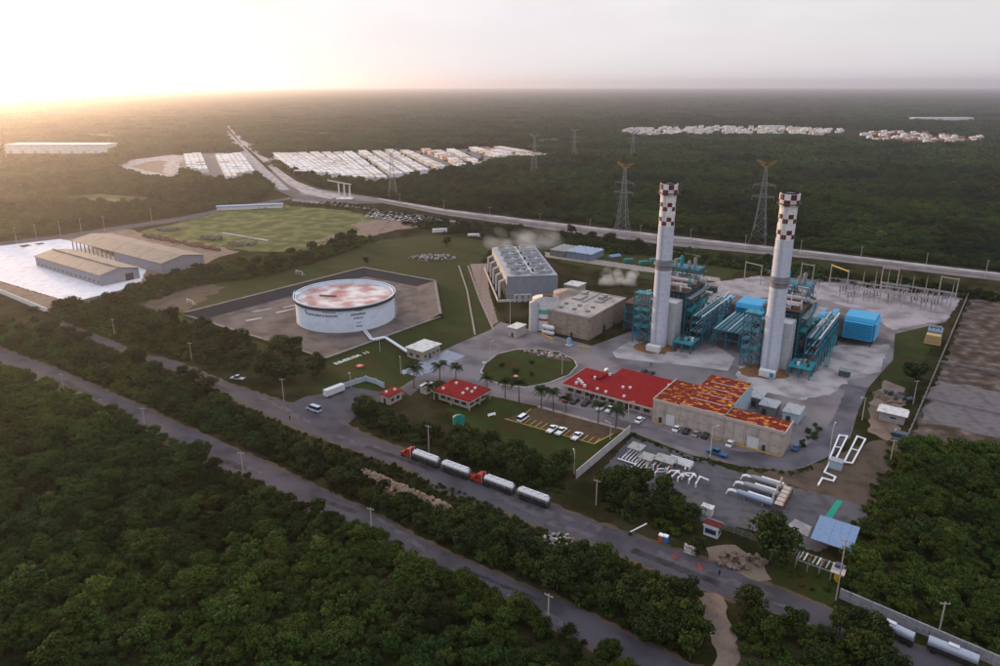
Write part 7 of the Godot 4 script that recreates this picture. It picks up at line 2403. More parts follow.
func car(kind: String, at: Vector3, turn: float, paintm: Material, label: String, group: String) -> Node3D:
	var s := car_parts(kind)
	if not s.made.has(paintm):
		s.made[paintm] = [s.body.mesh(paintm), s.roof.mesh(paintm)]
	var o := thing("parked_car" if kind == "sedan" else "parked_" + kind, label, "car" if kind == "sedan" else kind, at, turn, group)
	o.scale = Vector3.ONE * 1.12
	part(o, "body", s.made[paintm][0])
	part(o, "windows", s.glass)
	part(o, "cab_roof", s.made[paintm][1])
	for x in [-1.0, 1.0]:
		for z in [-0.8, 0.8]:
			part(o, "wheel", s.wheel, null, Vector3(x * s.x, 0.34, z))
	return o

func tanker(at: Vector3, turn: float, label: String) -> void:
	var redm := paint("cab_red", lin(0.42, 0.03, 0.015), 0.35, "soft", 3.0, 1.0)
	var steel := paint("tanker_silver", lin(0.55, 0.53, 0.52), 0.28, "soft", 4.0, 1.0, 0.9)
	var dark := plain("chassis_dark", lin(0.025, 0.025, 0.028), 0.7)
	var tyre: Material = mats["tyre"]
	var o := thing("tanker_truck", label, "truck", at, turn, "double tanker trucks on the plant road")
	# x forward; nose at 0, everything else behind it
	var b := MB.new()
	b.slab([Vector2(-0.05, 0.7), Vector2(0, 1.5), Vector2(-1.7, 1.9), Vector2(-1.75, 0.7)], -0.95, 0.95)
	var hood := part(o, "hood", b, redm)
	b = MB.new()
	b.block(0.0, 0.06, 0.8, 1.45, -0.6, 0.6)
	part(hood, "grille", b, mats["pipe_silver"])
	b = MB.new()
	b.slab([Vector2(-1.75, 0.7), Vector2(-1.7, 1.9), Vector2(-2.2, 2.9), Vector2(-3.0, 3.5), Vector2(-4.2, 3.7), Vector2(-4.3, 0.7)], -1.2, 1.2)
	var cab := part(o, "cab", b, redm)
	b = MB.new()
	b.quad(Vector3(-1.7, 1.98, -1.0), Vector3(-1.7, 1.98, 1.0), Vector3(-2.16, 2.86, 0.95), Vector3(-2.16, 2.86, -0.95), Vector3(0.9, 0.45, 0).normalized())
	for s in [-1.22, 1.22]:
		b.quad(Vector3(-2.1, 1.9, s), Vector3(-3.0, 1.9, s), Vector3(-3.0, 2.7, s), Vector3(-2.35, 2.7, s), Vector3(0, 0, signf(s)))
	part(cab, "window", b, plain("car_glass", lin(0.012, 0.014, 0.018), 0.15))
	for s in [-1.0, 1.0]:
		b = MB.new()
		b.tube(Vector3(-4.5, 0.8, s * 1.0), Vector3(-4.5, 3.9, s * 1.0), 0.09, 0.09, 7)
		part(cab, "exhaust", b, mats["pipe_silver"])
	b = MB.new()
	b.block(-7.4, -0.4, 0.6, 0.9, -0.45, 0.45)
	part(o, "chassis", b, dark)
	for t in 2:
		var x0 := -5.0 - t * 12.2
		b = MB.new()
		b.tube(Vector3(x0 - 0.5, 2.35, 0), Vector3(x0 - 10.4, 2.35, 0), 1.2, 1.2, 18)
		b.tube(Vector3(x0 - 0.5, 2.35, 0), Vector3(x0 - 0.1, 2.35, 0), 1.2, 0.8, 18)
		b.tube(Vector3(x0 - 10.4, 2.35, 0), Vector3(x0 - 10.8, 2.35, 0), 1.2, 0.8, 18)
		var tk := part(o, "tank", b, steel)
		b = MB.new()
		for q in 4:
			b.tube(Vector3(x0 - 2.0 - q * 2.4, 3.5, 0), Vector3(x0 - 2.0 - q * 2.4, 3.75, 0), 0.32, 0.32, 10)
		b.block(x0 - 10.0, x0 - 0.8, 3.5, 3.56, 0.45, 0.85)
		part(tk, "hatch_rail", b, mats["pipe_silver"])
		for q in 5:
			b = MB.new()
			b.ring(Vector3.ZERO, 1.23, 0.05, -0.05, 0.05, 18)
			var band := part(tk, "band", b, mats["pipe_silver"], Vector3(x0 - 0.6 - q * 2.45, 2.35, 0))
			band.rotation.z = PI / 2
		b = MB.new()
		b.block(x0 - 10.6, x0 - 0.4, 0.75, 1.2, -0.9, 0.9)
		b.block(x0 - 6.5, x0 - 3.5, 0.4, 0.95, -1.15, 1.15)
		if t == 0:
			b.block(x0 - 12.6, x0 - 10.6, 0.8, 0.95, -0.15, 0.15)
		part(o, "trailer_frame", b, dark)
		for q in [x0 - 8.4, x0 - 9.7] + ([x0 - 1.6, x0 - 2.8] if t == 1 else []):
			for z in [-0.95, 0.95]:
				b = MB.new()
				b.tube(Vector3(q, 0.52, z - 0.26), Vector3(q, 0.52, z + 0.26), 0.52, 0.52, 12)
				part(o, "wheel", b, tyre)
	for q in [-0.95, -5.4, -6.7]:
		for z in [-0.92, 0.92]:
			b = MB.new()
			b.tube(Vector3(q, 0.52, z - 0.26), Vector3(q, 0.52, z + 0.26), 0.52, 0.52, 12)
			part(o, "wheel", b, tyre)

var palm_parts := []
func palm(at: Vector3, h: float, label: String) -> void:
	if palm_parts.is_empty():
		var t := MB.new()
		var prev := Vector3(0, -0.2, 0)
		for k in 6:
			var nx := Vector3(0.04 * k * k * 0.3, (k + 1) * 1.1, 0)
			t.tube(prev, nx, 0.24 - k * 0.018, 0.22 - k * 0.018, 8, false)
			prev = nx
		palm_parts.append(t.mesh(mats["bark"]))
		palm_parts.append(prev)
		for v in 3:
			var f := MB.new()
			f.tint = true
			var pts3 := []
			for k in 9:
				var q := k / 8.0
				pts3.append(Vector3(q * 3.0, 0.9 * sin(q * (2.2 + v * 0.25)) - q * q * (1.1 + v * 0.5), 0))
			for k in 8:
				var a: Vector3 = pts3[k]
				var c: Vector3 = pts3[k + 1]
				f.col = grey(0.9)
				f.bar(a, c, 0.06)
				for s in [-1.0, 1.0]:
					for j in 2:
						var m := a.lerp(c, j * 0.5)
						var w := 0.85 * sin(PI * clampf((k + j * 0.5 + 1.0) / 10.0, 0.08, 0.95)) + 0.12
						f.col = grey(rng.randf_range(0.6, 1.2))
						f.quad(m, m + Vector3(0.16, 0, 0), m + Vector3(0.45, -w * 0.5, s * w), m + Vector3(0.36, -w * 0.52, s * w))
			palm_parts.append(f.mesh(greens[1]))
	var o := thing("palm_tree", label, "palm", at, rng.randf() * TAU, "palms round the pavilion and car park")
	var s := h / 6.6
	o.scale = Vector3.ONE * s
	part(o, "trunk", palm_parts[0])
	for k in 17:
		var fr := part(o, "frond", palm_parts[2 + k % 3], null, palm_parts[1])
		fr.rotation = Vector3(0, k * 2.4, rng.randf_range(-0.35, 0.75))

# a standing person: tapered limbs melted into one skin
func person_mesh(m: Material) -> ArrayMesh:
	var bones := [[Vector3(0, 1.0, 0), Vector3(0, 1.4, 0), 0.15, 0.17], [Vector3(0, 1.4, 0), Vector3(0, 1.53, 0), 0.08, 0.065], [Vector3(0, 1.6, 0.01), Vector3(0, 1.68, 0.02), 0.085, 0.095]]
	for s in [-1.0, 1.0]:
		bones.append([Vector3(s * 0.09, 0.95, 0), Vector3(s * 0.11, 0.5, 0.02), 0.1, 0.07])
		bones.append([Vector3(s * 0.11, 0.5, 0.02), Vector3(s * 0.12, 0.08, -0.01), 0.068, 0.045])
		bones.append([Vector3(s * 0.12, 0.05, -0.03), Vector3(s * 0.13, 0.04, 0.14), 0.045, 0.035])
		bones.append([Vector3(s * 0.19, 1.4, 0), Vector3(s * 0.25, 1.12, 0.0), 0.065, 0.05])
		bones.append([Vector3(s * 0.25, 1.12, 0.0), Vector3(s * 0.26, 0.86, 0.06), 0.046, 0.034])
		bones.append([Vector3(s * 0.26, 0.86, 0.06), Vector3(s * 0.255, 0.76, 0.08), 0.036, 0.026])
	var c := 0.035
	var lo := Vector3(-0.35, -0.03, -0.24)
	var n := Vector3i(21, 54, 15)
	var f := PackedFloat32Array()
	f.resize(n.x * n.y * n.z)
	for y in n.y:
		for z in n.z:
			for x in n.x:
				var p := lo + Vector3(x, y, z) * c
				var acc := 0.0
				for b in bones:
					var ab: Vector3 = b[1] - b[0]
					var t := clampf((p - b[0]).dot(ab) / ab.length_squared(), 0, 1)
					acc += exp(-32.0 * (p.distance_to(b[0] + ab * t) - lerpf(b[2], b[3], t)))
				f[(y * n.z + z) * n.x + x] = -log(maxf(acc, 1e-12)) / 32.0
	var b := MB.new()
	var at := func(x: int, y: int, z: int) -> float: return f[(y * n.z + z) * n.x + x]
	var cell := {}
	for y in n.y - 1:
		for z in n.z - 1:
			for x in n.x - 1:
				var sum := Vector3.ZERO
				var hits := 0
				for e in [[0, 0, 0, 1, 0, 0], [0, 0, 0, 0, 1, 0], [0, 0, 0, 0, 0, 1], [1, 0, 0, 1, 1, 0], [1, 0, 0, 1, 0, 1], [0, 1, 0, 1, 1, 0], [0, 1, 0, 0, 1, 1], [0, 0, 1, 1, 0, 1], [0, 0, 1, 0, 1, 1], [1, 1, 0, 1, 1, 1], [1, 0, 1, 1, 1, 1], [0, 1, 1, 1, 1, 1]]:
					var a: float = at.call(x + e[0], y + e[1], z + e[2])
					var d: float = at.call(x + e[3], y + e[4], z + e[5])
					if (a < 0) != (d < 0):
						var t := a / (a - d)
						sum += Vector3(e[0], e[1], e[2]).lerp(Vector3(e[3], e[4], e[5]), t)
						hits += 1
				if hits:
					cell[Vector3i(x, y, z)] = lo + (Vector3(x, y, z) + sum / hits) * c
	for y in range(1, n.y - 1):
		for z in range(1, n.z - 1):
			for x in range(1, n.x - 1):
				var a: float = at.call(x, y, z)
				for ax in 3:
					var dv: Vector3i = [Vector3i(1, 0, 0), Vector3i(0, 1, 0), Vector3i(0, 0, 1)][ax]
					var d: float = at.call(x + dv.x, y + dv.y, z + dv.z)
					if (a < 0) == (d < 0):
						continue
					var p1: Vector3i = [Vector3i(0, 1, 0), Vector3i(0, 0, 1), Vector3i(1, 0, 0)][ax]
					var p2: Vector3i = [Vector3i(0, 0, 1), Vector3i(1, 0, 0), Vector3i(0, 1, 0)][ax]
					var o := Vector3i(x, y, z)
					var nn := Vector3(dv) * (1.0 if a < 0 else -1.0)
					if cell.has(o - p1 - p2) and cell.has(o - p1) and cell.has(o) and cell.has(o - p2):
						b.quad(cell[o - p1 - p2], cell[o - p1], cell[o], cell[o - p2], nn)
	return b.mesh(m)

func build_small() -> void:
	var whitec := plain("car_white", lin(0.72, 0.71, 0.72), 0.3)
	var darkc := plain("car_dark", lin(0.03, 0.032, 0.036), 0.3)
	var redc := plain("car_red", lin(0.22, 0.015, 0.02), 0.3)
	var silverc := plain("car_silver", lin(0.36, 0.37, 0.4), 0.3, 0.3)
	var bluec := plain("car_blue", lin(0.03, 0.1, 0.22), 0.4)
	var along := SITE            # facing away along the plant grid
	# lorries on the plant road
	var td: Vector3 = Vector3(-32.5, 0, -209.4) - Vector3(13.5, 0, -178.5)
	var tt := atan2(-td.z, td.x)
	tanker(Vector3(-32.6, 0, -208.4), tt, "first red cab double tanker truck, parked ahead on the plant road")
	tanker(Vector3(-8.8, 0, -192.9), tt, "second red cab double tanker truck, parked behind the first")
	# cars in front of the offices
	for e in [["sedan", Vector3(26.2, 0, -249.8), redc, "red car parked at the left end of the office"], ["sedan", Vector3(29.2, 0, -248.5), darkc, "dark car second from the left before the office"], ["sedan", Vector3(33.2, 0, -246.7), darkc, "dark car third from the left before the office"], ["pickup", Vector3(38.5, 0, -242.7), whitec, "white pickup fourth from the left before the office"], ["pickup", Vector3(41.7, 0, -241.0), whitec, "white pickup fifth from the left before the office"], ["sedan", Vector3(51.2, 0, -232.4), whitec, "white car parked alone at the office's right corner"], ["sedan", Vector3(63.3, 0, -225.8), whitec, "white car, leftmost of four before the hall"], ["sedan", Vector3(66.2, 0, -223.9), darkc, "dark car, second of four before the hall"], ["sedan", Vector3(69.1, 0, -222.0), silverc, "silver car, third of four before the hall"], ["sedan", Vector3(72.2, 0, -220.6), darkc, "dark car, rightmost of four before the hall"], ["sedan", Vector3(78.9, 0, -214.8), whitec, "white car parked alone before the hall's right half"], ["sedan", Vector3(100.4, 0, -212.1), bluec, "dark blue car parked at the hall's right corner"], ["sedan", Vector3(61.7, 0, -277.6), darkc, "left dark car parked behind the red roofed office"], ["sedan", Vector3(64.3, 0, -275.5), darkc, "right dark car parked behind the red roofed office"]]:
		car(e[0], e[1], along, e[2], e[3], "cars parked beside offices and hall")
	for e in [["van", Vector3(8.5, 0, -233.6), whitec, "white van parked at the left of the yellow bays"], ["pickup", Vector3(18.6, 0, -225.0), whitec, "white pickup, left of the pair in the yellow bays"], ["pickup", Vector3(21.6, 0, -223.5), whitec, "white pickup, right of the pair in the yellow bays"], ["pickup", Vector3(26.9, 0, -219.8), whitec, "white pickup parked alone in the yellow bays"]]:
		car(e[0], e[1], along, e[2], e[3], "cars on the parking lawn")
	var v := car("van", Vector3(-70.4, 0, -241.0), tt, paint("van_pale", lin(0.5, 0.56, 0.66), 0.35, "soft", 3.0, 1.0), "pale blue van parked at the gate apron", "")
	v.scale = Vector3(1.3, 1.25, 1.15)
	var bt := car("pickup", Vector3(72.4, 0, -208.1), tt, bluec, "dark blue flatbed truck parked in front of the hall", "")
	bt.scale = Vector3(1.35, 1.3, 1.2)
	bt = car("pickup", Vector3(-109.6, 0, -270.2), tt + 0.4, silverc, "grey flatbed truck parked among trees beside the plant road", "")
	bt.scale = Vector3(1.2, 1.2, 1.1)
	for e in [[Vector3(143.4, 0, -274.4), "grey green utility box on the concrete right of the right chimney", 4.2, 2.6], [Vector3(111.0, 0, -326.8), "flat grey skid in the passage between the two boilers", 6.5, 1.4]]:
		var ub := thing("utility_skid", e[1], "equipment", e[0], SITE)
		var sb := MB.new()
		sb.block(0, 3.4, 0.35, e[3], 0, e[2])
		part(ub, "body", sb, paint("skid_green", lin(0.09, 0.11, 0.1), 0.8, "stain", 4.0, 1.0))
		sb = MB.new()
		sb.block(-0.25, 3.65, e[3], e[3] + 0.2, -0.25, e[2] + 0.25)
		part(ub, "lid", sb, paint("skid_lid", lin(0.26, 0.29, 0.28), 0.8, "stain", 4.0, 1.0))
		for q in 2:
			sb = MB.new()
			sb.block(0.1, 3.3, 0.0, 0.35, 0.3 + q * (e[2] - 0.9), 0.6 + q * (e[2] - 0.9))
			part(ub, "foot", sb, mats["tyre"])
	# white box trailer at the gate
	var o := thing("box_trailer", "white box trailer parked at the gate apron", "trailer", Vector3(-68.0, 0, -251.6), atan2(-(Vector3(-62.3, 0, -258.2) - Vector3(-68.0, 0, -251.6)).z, (Vector3(-62.3, 0, -258.2) - Vector3(-68.0, 0, -251.6)).x))
	var b := MB.new()
	b.block(0, 8.8, 0.9, 3.4, -2.3, 0)
	part(o, "body", b, mats["vessel_white"])
	for x in [1.6, 6.4, 7.5]:
		b = MB.new()
		b.tube(Vector3(x, 0.45, -2.2), Vector3(x, 0.45, -0.1), 0.45, 0.45, 10)
		part(o, "wheel", b, mats["tyre"])
	b = MB.new()
	b.block(8.82, 8.9, 1.2, 3.1, -2.0, -0.3)
	part(o, "rear_door", b, mats["sheet_grey"])
	# parked white vehicles far behind the plant
	var a0: Vector3 = Vector3(-124.4, 0, -653.8)
	var a1: Vector3 = Vector3(-73.3, 0, -618.8)
	for k in 24:
		var p := a0.lerp(a1, (k % 12) / 11.0) + Vector3(rng.randf_range(-0.8, 0.8), 0, -12.0 + (k / 12) * 15.0)
		car(["sedan", "pickup", "van"][k % 3], p, 1.2 + rng.randf_range(-0.1, 0.1), whitec if k % 5 else silverc, "white vehicle in the far car pound, %s from the left in the %s row" % [nth(k % 12 + 1), "rear" if k < 12 else "front"], "vehicles in the far car pound")
	# two tank trailers on the hidden stretch of road at the lower right
	for e in [[Vector3(83.7, 1.5, -131.7), Vector3(91.0, 1.5, -124.7), "left silver blue tank trailer before the roadside wall"], [Vector3(93.2, 1.5, -124.4), Vector3(101.0, 1.5, -118.4), "right silver blue tank trailer before the roadside wall"]]:
		var d: Vector3 = e[1] - e[0]
		o = thing("tank_trailer", e[2], "trailer", Vector3(e[0].x, 0, e[0].z), atan2(-d.z, d.x), "tank trailers at the roadside wall")
		b = MB.new()
		b.tube(Vector3(0.3, 2.3, 0), Vector3(d.length() - 0.3, 2.3, 0), 1.1, 1.1, 16)
		part(o, "tank", b, paint("trailer_silver", lin(0.42, 0.44, 0.52), 0.4, "soft", 4.0, 1.0, 0.3))
		b = MB.new()
		b.block(0.2, d.length() - 0.2, 0.75, 1.2, -0.8, 0.8)
		part(o, "chassis", b, mats["chassis_dark"])
		b = MB.new()
		b.block(d.length() * 0.4, d.length() * 0.6, 3.35, 3.6, -0.5, 0.5)
		part(o, "hatch", b, mats["vessel_white"])
		for x in [d.length() * 0.15, d.length() * 0.78, d.length() * 0.92]:
			b = MB.new()
			b.tube(Vector3(x, 0.5, -1.1), Vector3(x, 0.5, 1.1), 0.5, 0.5, 12)
			part(o, "axle_wheel", b, mats["tyre"])
	# palms
	for e in [[Vector3(-35.0, 0, -262.1), 8.5, "tall palm left of the tiny white kiosk"], [Vector3(-24.8, 0, -266.1), 8.0, "palm at the far corner of the pavilion"], [Vector3(-18.3, 0, -268.1), 6.5, "short palm right behind the pavilion"], [Vector3(-26.9, 0, -248.9), 6.5, "palm in front of the tiny white kiosk"], [Vector3(-5.2, 0, -257.2), 6.5, "palm at the right corner of the pavilion"], [Vector3(2.0, 0, -252.6), 7.0, "palm left of the loop lawn's lower end"], [Vector3(7.4, 0, -248.9), 8.0, "tallest palm below the loop lawn"], [Vector3(15.7, 0, -243.6), 7.0, "palm at the head of the parking lot"], [Vector3(20.1, 0, -241.0), 7.5, "second palm along the parking lot"], [Vector3(24.8, 0, -239.3), 6.0, "bushy palm third along the parking lot"], [Vector3(35.8, 0, -231.2), 7.0, "palm before the two white pickups"], [Vector3(41.7, 0, -227.3), 7.5, "palm at the right end of the car row"]]:
		palm(e[0], e[1], e[2])
	# garden bushes and stones on the loop lawn
	for e in [[Vector3(1.3, 0, -284.3), 1.6, "left round bush on the loop lawn"], [Vector3(6.9, 0, -277.6), 1.9, "round bush with red flowerpot on the loop lawn"], [Vector3(14.2, 0, -287.7), 1.5, "dark bush in the middle of the loop lawn"], [Vector3(13.2, 0, -274.4), 1.4, "low dark bush at the front of the loop lawn"]]:
		var bu := solid("garden_bush", e[2], "bush", shrubs[0], null, e[0] + Vector3.UP * 0.15, rng.randf() * 6.0, "bushes on the loop lawn")
		bu.scale = Vector3.ONE * e[1] / 2.4
	for k in 22:
		var p: Vector3 = Vector3(13.4, 0, -301.0).lerp(Vector3(31.3, 0, -291.3), rng.randf()) + Vector3(rng.randf_range(-3, 3), 0.2, rng.randf_range(-4, 1))
		b = MB.new()
		var s := rng.randf_range(0.7, 1.7)
		var sb := Basis.from_euler(Vector3(rng.randf() * 0.4, rng.randf() * 6, rng.randf() * 0.4))
		b.box(Vector3(0, s * 0.2, 0), Vector3(s, s * 0.6, s * 0.8), sb)
		b.box(Vector3(0, s * 0.22, 0), Vector3(s * 0.75, s * 0.75, s * 0.62), sb * Basis(Vector3.UP, 0.6))
		solid("boulder", "pale boulder in the stone bed at the back of the loop lawn", "boulder", b, mats["pale_concrete"], p, 0.0, "boulders of the stone bed")
	o = thing("flower_pot", "red planter in front of a bush on the loop lawn", "planter", Vector3(6.7, 0, -272.3))
	b = MB.new()
	b.tube(Vector3(0, 0.15, 0), Vector3(0, 0.9, 0), 0.8, 1.2, 14)
	part(o, "pot", b, plain("pot_red", lin(0.4, 0.08, 0.04), 0.7))
	b = MB.new()
	b.tube(Vector3(0, 0.9, 0), Vector3(0, 1.3, 0), 0.7, 0.2, 12)
	part(o, "flowers", b, mats["pipe_bright"])
	o = thing("flower_pot", "red planter with pale top below the lawn lettering", "planter", Vector3(-61.3, 0, -284.3))
	b = MB.new()
	b.tube(Vector3(0, 0.05, 0), Vector3(0, 0.7, 0), 1.2, 1.7, 14)
	part(o, "pot", b, mats["pot_red"])
	b = MB.new()
	b.tube(Vector3(0, 0.7, 0), Vector3(0, 1.1, 0), 0.8, 0.2, 12)
	part(o, "flowers", b, mats["pipe_bright"])
	o = solid("lawn_bench", "white bench on the lawn right of the pavilion", "bench", bench_shape(), mats["pipe_bright"], Vector3(-3.0, 0, -236.8), 0.5)
	# white sign board beside the pump house
	o = thing("sign_board", "small blank white sign board beside the pump house lawn", "sign", Vector3(-40.7, 0, -274.4))
	b = MB.new()
	b.box(Vector3(0, 1.8, 0), Vector3(1.3, 1.9, 0.12))
	part(o, "board", b, mats["pipe_bright"])
	b = MB.new()
	for x in [-0.5, 0.5]:
		b.bar(Vector3(x, 0, -0.1), Vector3(x, 1.8, -0.1), 0.1)
	part(o, "post", b, mats["galvanised_steel"])
	o = thing("sign_board", "small blank white sign board at the left tip of the loop lawn", "sign", Vector3(-7.0, 0, -285.4))
	b = MB.new()
	b.box(Vector3(0, 1.7, 0), Vector3(1.7, 1.0, 0.12))
	part(o, "board", b, mats["pipe_bright"])
	b = MB.new()
	b.bar(Vector3(0, 0, -0.1), Vector3(0, 1.7, -0.1), 0.12)
	part(o, "post", b, mats["galvanised_steel"])
	# football goals on the playing field
	for e in [[Vector3(-177.2, 0, -378.4), "near left"], [Vector3(-133.2, 0, -442.0), "far right"]]:
		o = thing("football_goal", "white football goal, %s of the two beside the bund" % e[1], "goal", e[0], -0.7, "football goals")
		b = MB.new()
		for x in [0.0, 7.3]:
			b.tube(Vector3(x, 0, 0), Vector3(x, 2.6, 0), 0.12, 0.12, 6)
		b.tube(Vector3(0, 2.6, 0), Vector3(7.3, 2.6, 0), 0.12, 0.12, 6)
		part(o, "goal_frame", b, mats["pipe_bright"])
		b = MB.new()
		for x in [0.0, 7.3]:
			b.tube(Vector3(x, 2.6, 0), Vector3(x, 0, -1.8), 0.07, 0.07, 5)
		b.tube(Vector3(0, 0.1, -1.8), Vector3(7.3, 0.1, -1.8), 0.07, 0.07, 5)
		part(o, "back_stay", b, mats["pipe_bright"])
	# roadside things
	for e in [[Vector3(42.7, 0, -161.6), plain("toilet_orange", lin(0.4, 0.09, 0.03), 0.5), "orange portable toilet with white top beside the road"], [Vector3(43.8, 0, -161.1), plain("toilet_blue", lin(0.03, 0.14, 0.38), 0.5), "blue portable toilet with white top beside the road"]]:
		o = thing("portable_toilet", e[2], "portable toilet", e[0], SITE, "portable toilets")
		b = MB.new()
		b.block(0, 1.2, 0.1, 2.1, 0, 1.2)
		part(o, "cabin", b, e[1])
		b = MB.new()
		b.slab([Vector2(-0.05, 2.1), Vector2(1.25, 2.1), Vector2(1.1, 2.35), Vector2(0.1, 2.35)], -0.05, 1.25)
		part(o, "roof", b, mats["pipe_bright"])
		b = MB.new()
		b.block(-0.04, 0.0, 0.25, 1.95, 0.2, 1.0)
		part(o, "door", b, e[1])
	o = thing("road_banner", "white roadside banner with red lettering beside the low bush", "banner", Vector3(48.6, 0, -157.3), SITE)
	b = MB.new()
	b.block(0, 0.1, 0.9, 2.8, 0, 3.2)
	part(o, "panel", b, mats["pipe_bright"])
	b = MB.new()
	for k in 4:
		b.box(Vector3(-0.02, 1.75, 0.5 + k * 0.72), Vector3(0.06, 0.95, 0.16), Basis(Vector3.RIGHT, 0.25 if k % 2 else -0.25))
		b.box(Vector3(-0.02, 1.75, 0.8 + k * 0.66), Vector3(0.06, 0.95, 0.14), Basis(Vector3.RIGHT, -0.3 if k % 2 else 0.0))
		b.box(Vector3(-0.02, 1.5 + (k % 2) * 0.5, 0.64 + k * 0.68), Vector3(0.06, 0.16, 0.4))
	part(o, "red_lettering", b, plain("letter_red", lin(0.3, 0.01, 0.02), 0.7))
	b = MB.new()
	for z in [0.1, 3.1]:
		b.bar(Vector3(0.15, 0, z), Vector3(0.15, 2.8, z), 0.12)
	part(o, "post", b, mats["galvanised_steel"])
	b = MB.new()
	b.block(-0.3, 0.4, 0, 0.4, 0, 3.2)
	part(o, "base", b, mats["pale_concrete"])
	# barrier boom with its counterweight
	o = thing("barrier_boom", "raised white barrier boom beside the road below the metering trees", "barrier", Vector3(35.7, 0, -164.6), 0.0)
	b = MB.new()
	b.block(-0.5, 0.5, 0, 1.1, -0.4, 0.4)
	part(o, "counterweight", b, mats["chassis_dark"])
	b = MB.new()
	b.bar(Vector3(0, 1.0, 0), Vector3(4.6, 3.0, -1.0), 0.22)
	part(o, "boom", b, mats["pipe_bright"])
	o = thing("teal_tank", "teal water tank on a stand among trees below the pavilion", "water tank", Vector3(-14.8, 0, -227.3))
	b = MB.new()
	b.tube(Vector3(0, 1.4, 0), Vector3(0, 4.4, 0), 2.0, 2.2, 16)
	b.tube(Vector3(0, 4.4, 0), Vector3(0, 5.3, 0), 2.2, 0.6, 16)
	part(o, "tank", b, plain("tank_teal", lin(0.015, 0.19, 0.17), 0.6))
	b = MB.new()
	frame(b, -1.5, 1.5, 1, -1.5, 1.5, 1, [1.3], 0.25)
	part(o, "stand", b, mats["galvanised_steel"])
	# red road cones and frames
	for e in [[Vector3(45.6, 0, -155.7), "left red traffic cone on the road near the banner"], [Vector3(46.0, 0, -155.1), "second red traffic cone on the road near the banner"], [Vector3(51.1, 0, -151.7), "third red traffic cone, right of the pair"], [Vector3(51.4, 0, -150.9), "rightmost red traffic cone on the road"]]:
		o = thing("traffic_cone", e[1], "cone", e[0], 0.0, "traffic cones")
		b = MB.new()
		b.tube(Vector3(0, 0.1, 0), Vector3(0, 1.0, 0), 0.28, 0.06, 10)
		part(o, "cone", b, plain("cone_red", lin(0.5, 0.05, 0.03), 0.6))
		b = MB.new()
		b.block(-0.35, 0.35, 0.06, 0.12, -0.35, 0.35)
		part(o, "foot", b, mats["cone_red"])
	# people
	var pm := person_mesh(plain("work_clothes", lin(0.03, 0.032, 0.05), 0.9))
	for e in [[Vector3(66.3, 0, -285.4), "person in dark clothes standing behind the red roofed office"], [Vector3(55.1, 0, -147.9), "person in dark clothes standing on the road near the cones"], [Vector3(-77.4, 0, -233.6), "person in dark clothes walking at the road edge below the gate"]]:
		o = thing("person", e[1], "person", e[0] + Vector3.UP * 0.06, rng.randf() * 6.0)
		part(o, "body", pm)
	# rubble: pit, earth ridge
	o = thing("rubble_ridge", "ridge of brown earth and stones in the strip between the roads", "rubble", Vector3(-28.9, 0, -186.4))
	b = MB.new()
	var r0: Vector3 = Vector3(-43.7, 0, -195.5) - Vector3(-28.9, 0, -186.4)
	var r1: Vector3 = Vector3(-15.6, 0, -175.4) - Vector3(-28.9, 0, -186.4)
	for k in 260:
		var t := rng.randf()
		var s := rng.randf_range(0.5, 1.7)
		var off := rng.randf_range(-1, 1)
		b.box(r0.lerp(r1, t) + Vector3(off * 1.4, 1.6 * (1.0 - absf(off)) + s * 0.1, -off * 1.8), Vector3(s, s * 0.7, s), Basis.from_euler(Vector3(rng.randf() * 3, rng.randf() * 6, rng.randf() * 3)))
	part(o, "debris", b, paint("ridge_earth", lin(0.27, 0.19, 0.13), 0.95, "stain", 5.0, 1.0))
	b = MB.new()
	b.tint = false
	for k in 24:
		var p0 := r0.lerp(r1, k / 24.0)
		var p1 := r0.lerp(r1, (k + 1) / 24.0)
		var sd := (r1 - r0).normalized().cross(Vector3.UP)
		var h0 := 1.8 + 0.5 * sin(k * 2.1)
		var h1 := 1.8 + 0.5 * sin((k + 1) * 2.1)
		b.quad(p0 + Vector3.UP * h0, p1 + Vector3.UP * h1, p1 + sd * 2.6, p0 + sd * 2.6)
		b.quad(p0 + Vector3.UP * h0, p1 + Vector3.UP * h1, p1 - sd * 2.6, p0 - sd * 2.6)
	part(o, "bank", b, mats["ridge_earth"])
	for e in [[Vector3(-48.5, 0, -486.3), 90, 13.0, "pale broken stone heap in the pit behind the tank", "pale_concrete", 0.9], [Vector3(15.7, 0, -162.4), 40, 3.6, "small heap of pale rubble at the road edge", "pale_concrete", 0.5], [Vector3(62.1, 0, -153.3), 50, 5.0, "heap of reddish earth beside the guard hut", "dirt", 0.8]]:
		o = thing("rubble_heap", e[3], "rubble", e[0])
		b = MB.new()
		for k in e[1]:
			var t := rng.randf() * TAU
			var q := sqrt(rng.randf())
			var s: float = rng.randf_range(0.5, 1.9) * e[5]
			b.box(Vector3(cos(t) * q * e[2] * 1.3, s * 0.3 + (1.0 - q) * e[5] * 1.5, sin(t) * q * e[2] * 0.7), Vector3(s, s * 0.7, s), Basis.from_euler(Vector3(rng.randf() * 3, rng.randf() * 6, rng.randf() * 3)))
		part(o, "debris", b, mats[e[4]])
	# brown heaps along the dirt yard and scrap piles in the field
	var hw := ["leftmost", "second from the left", "third from the left", "fourth from the left", "rightmost"]
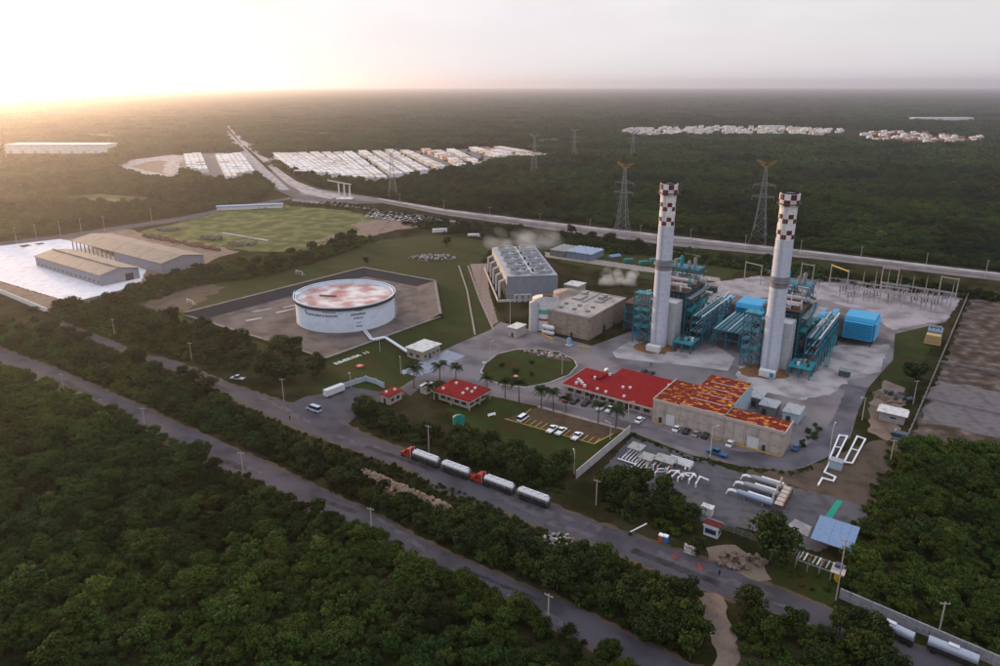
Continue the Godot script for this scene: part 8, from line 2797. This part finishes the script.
	for k in 5:
		var p: Vector3 = Vector3(-284.2, 0, -558.4).lerp(Vector3(-216.8, 0, -514.9), k / 4.0)
		o = thing("earth_heap", "brown earth heap along the dirt yard, %s" % hw[k], "earth heap", p, -0.5, "earth heaps of the dirt yard")
		b = MB.new()
		for q in 26:
			var s := rng.randf_range(1.0, 2.6)
			b.box(Vector3(rng.randf_range(-9, 9), s * 0.3, rng.randf_range(-2.2, 2.2)), Vector3(s * 1.4, s * 0.8, s), Basis.from_euler(Vector3(rng.randf(), rng.randf() * 6, rng.randf())))
		part(o, "debris", b, paint("heap_brown", lin(0.2, 0.11, 0.06), 0.95, "stain", 5.0, 1.0))
	for e in [[Vector3(-284.3, 0, -587.2), "dark scrap heap at the left of the field", 9.0], [Vector3(-232.5, 0, -550.7), "grey scrap heap below the middle of the field", 8.0], [Vector3(-198.3, 0, -528.7), "dark scrap heap at the near edge of the field", 10.0], [Vector3(-240.9, 0, -698.7), "scattered white scrap near the blue roofed shed", 8.0]]:
		o = thing("scrap_heap", e[1], "scrap", e[0], 0.0, "scrap heaps in the field")
		b = MB.new()
		for q in 50:
			var s := rng.randf_range(0.8, 2.6)
			b.box(Vector3(rng.randf_range(-1, 1) * e[2], s * 0.3, rng.randf_range(-4, 4)), Vector3(s * 1.6, s * 0.6, s), Basis.from_euler(Vector3(rng.randf(), rng.randf() * 6, rng.randf())))
		part(o, "debris", b, paint("scrap_grey", lin(0.16, 0.14, 0.12), 0.9, "stain", 4.0, 1.0) if not e[1].begins_with("scattered") else mats["pale_concrete"])
	o = thing("concrete_strip", "pale broken concrete strip lying in the field", "slab", Vector3(-231.9, 0, -574.5))
	b = MB.new()
	b.bar(Vector3(0, 0.25, 0), Vector3(-183.6, 0, -543.2) - Vector3(-231.9, 0, -574.5) + Vector3.UP * 0.25, 3.0, 0.5)
	part(o, "slab", b, mats["pale_concrete"])

func bench_shape() -> MB:
	var b := MB.new()
	b.block(-1.6, 1.6, 0.42, 0.52, -0.28, 0.28)
	b.box(Vector3(0, 0.85, -0.3), Vector3(3.2, 0.55, 0.08), Basis(Vector3.RIGHT, -0.15))
	for x in [-1.3, 1.3]:
		b.block(x - 0.08, x + 0.08, 0, 0.42, -0.26, 0.26)
	return b
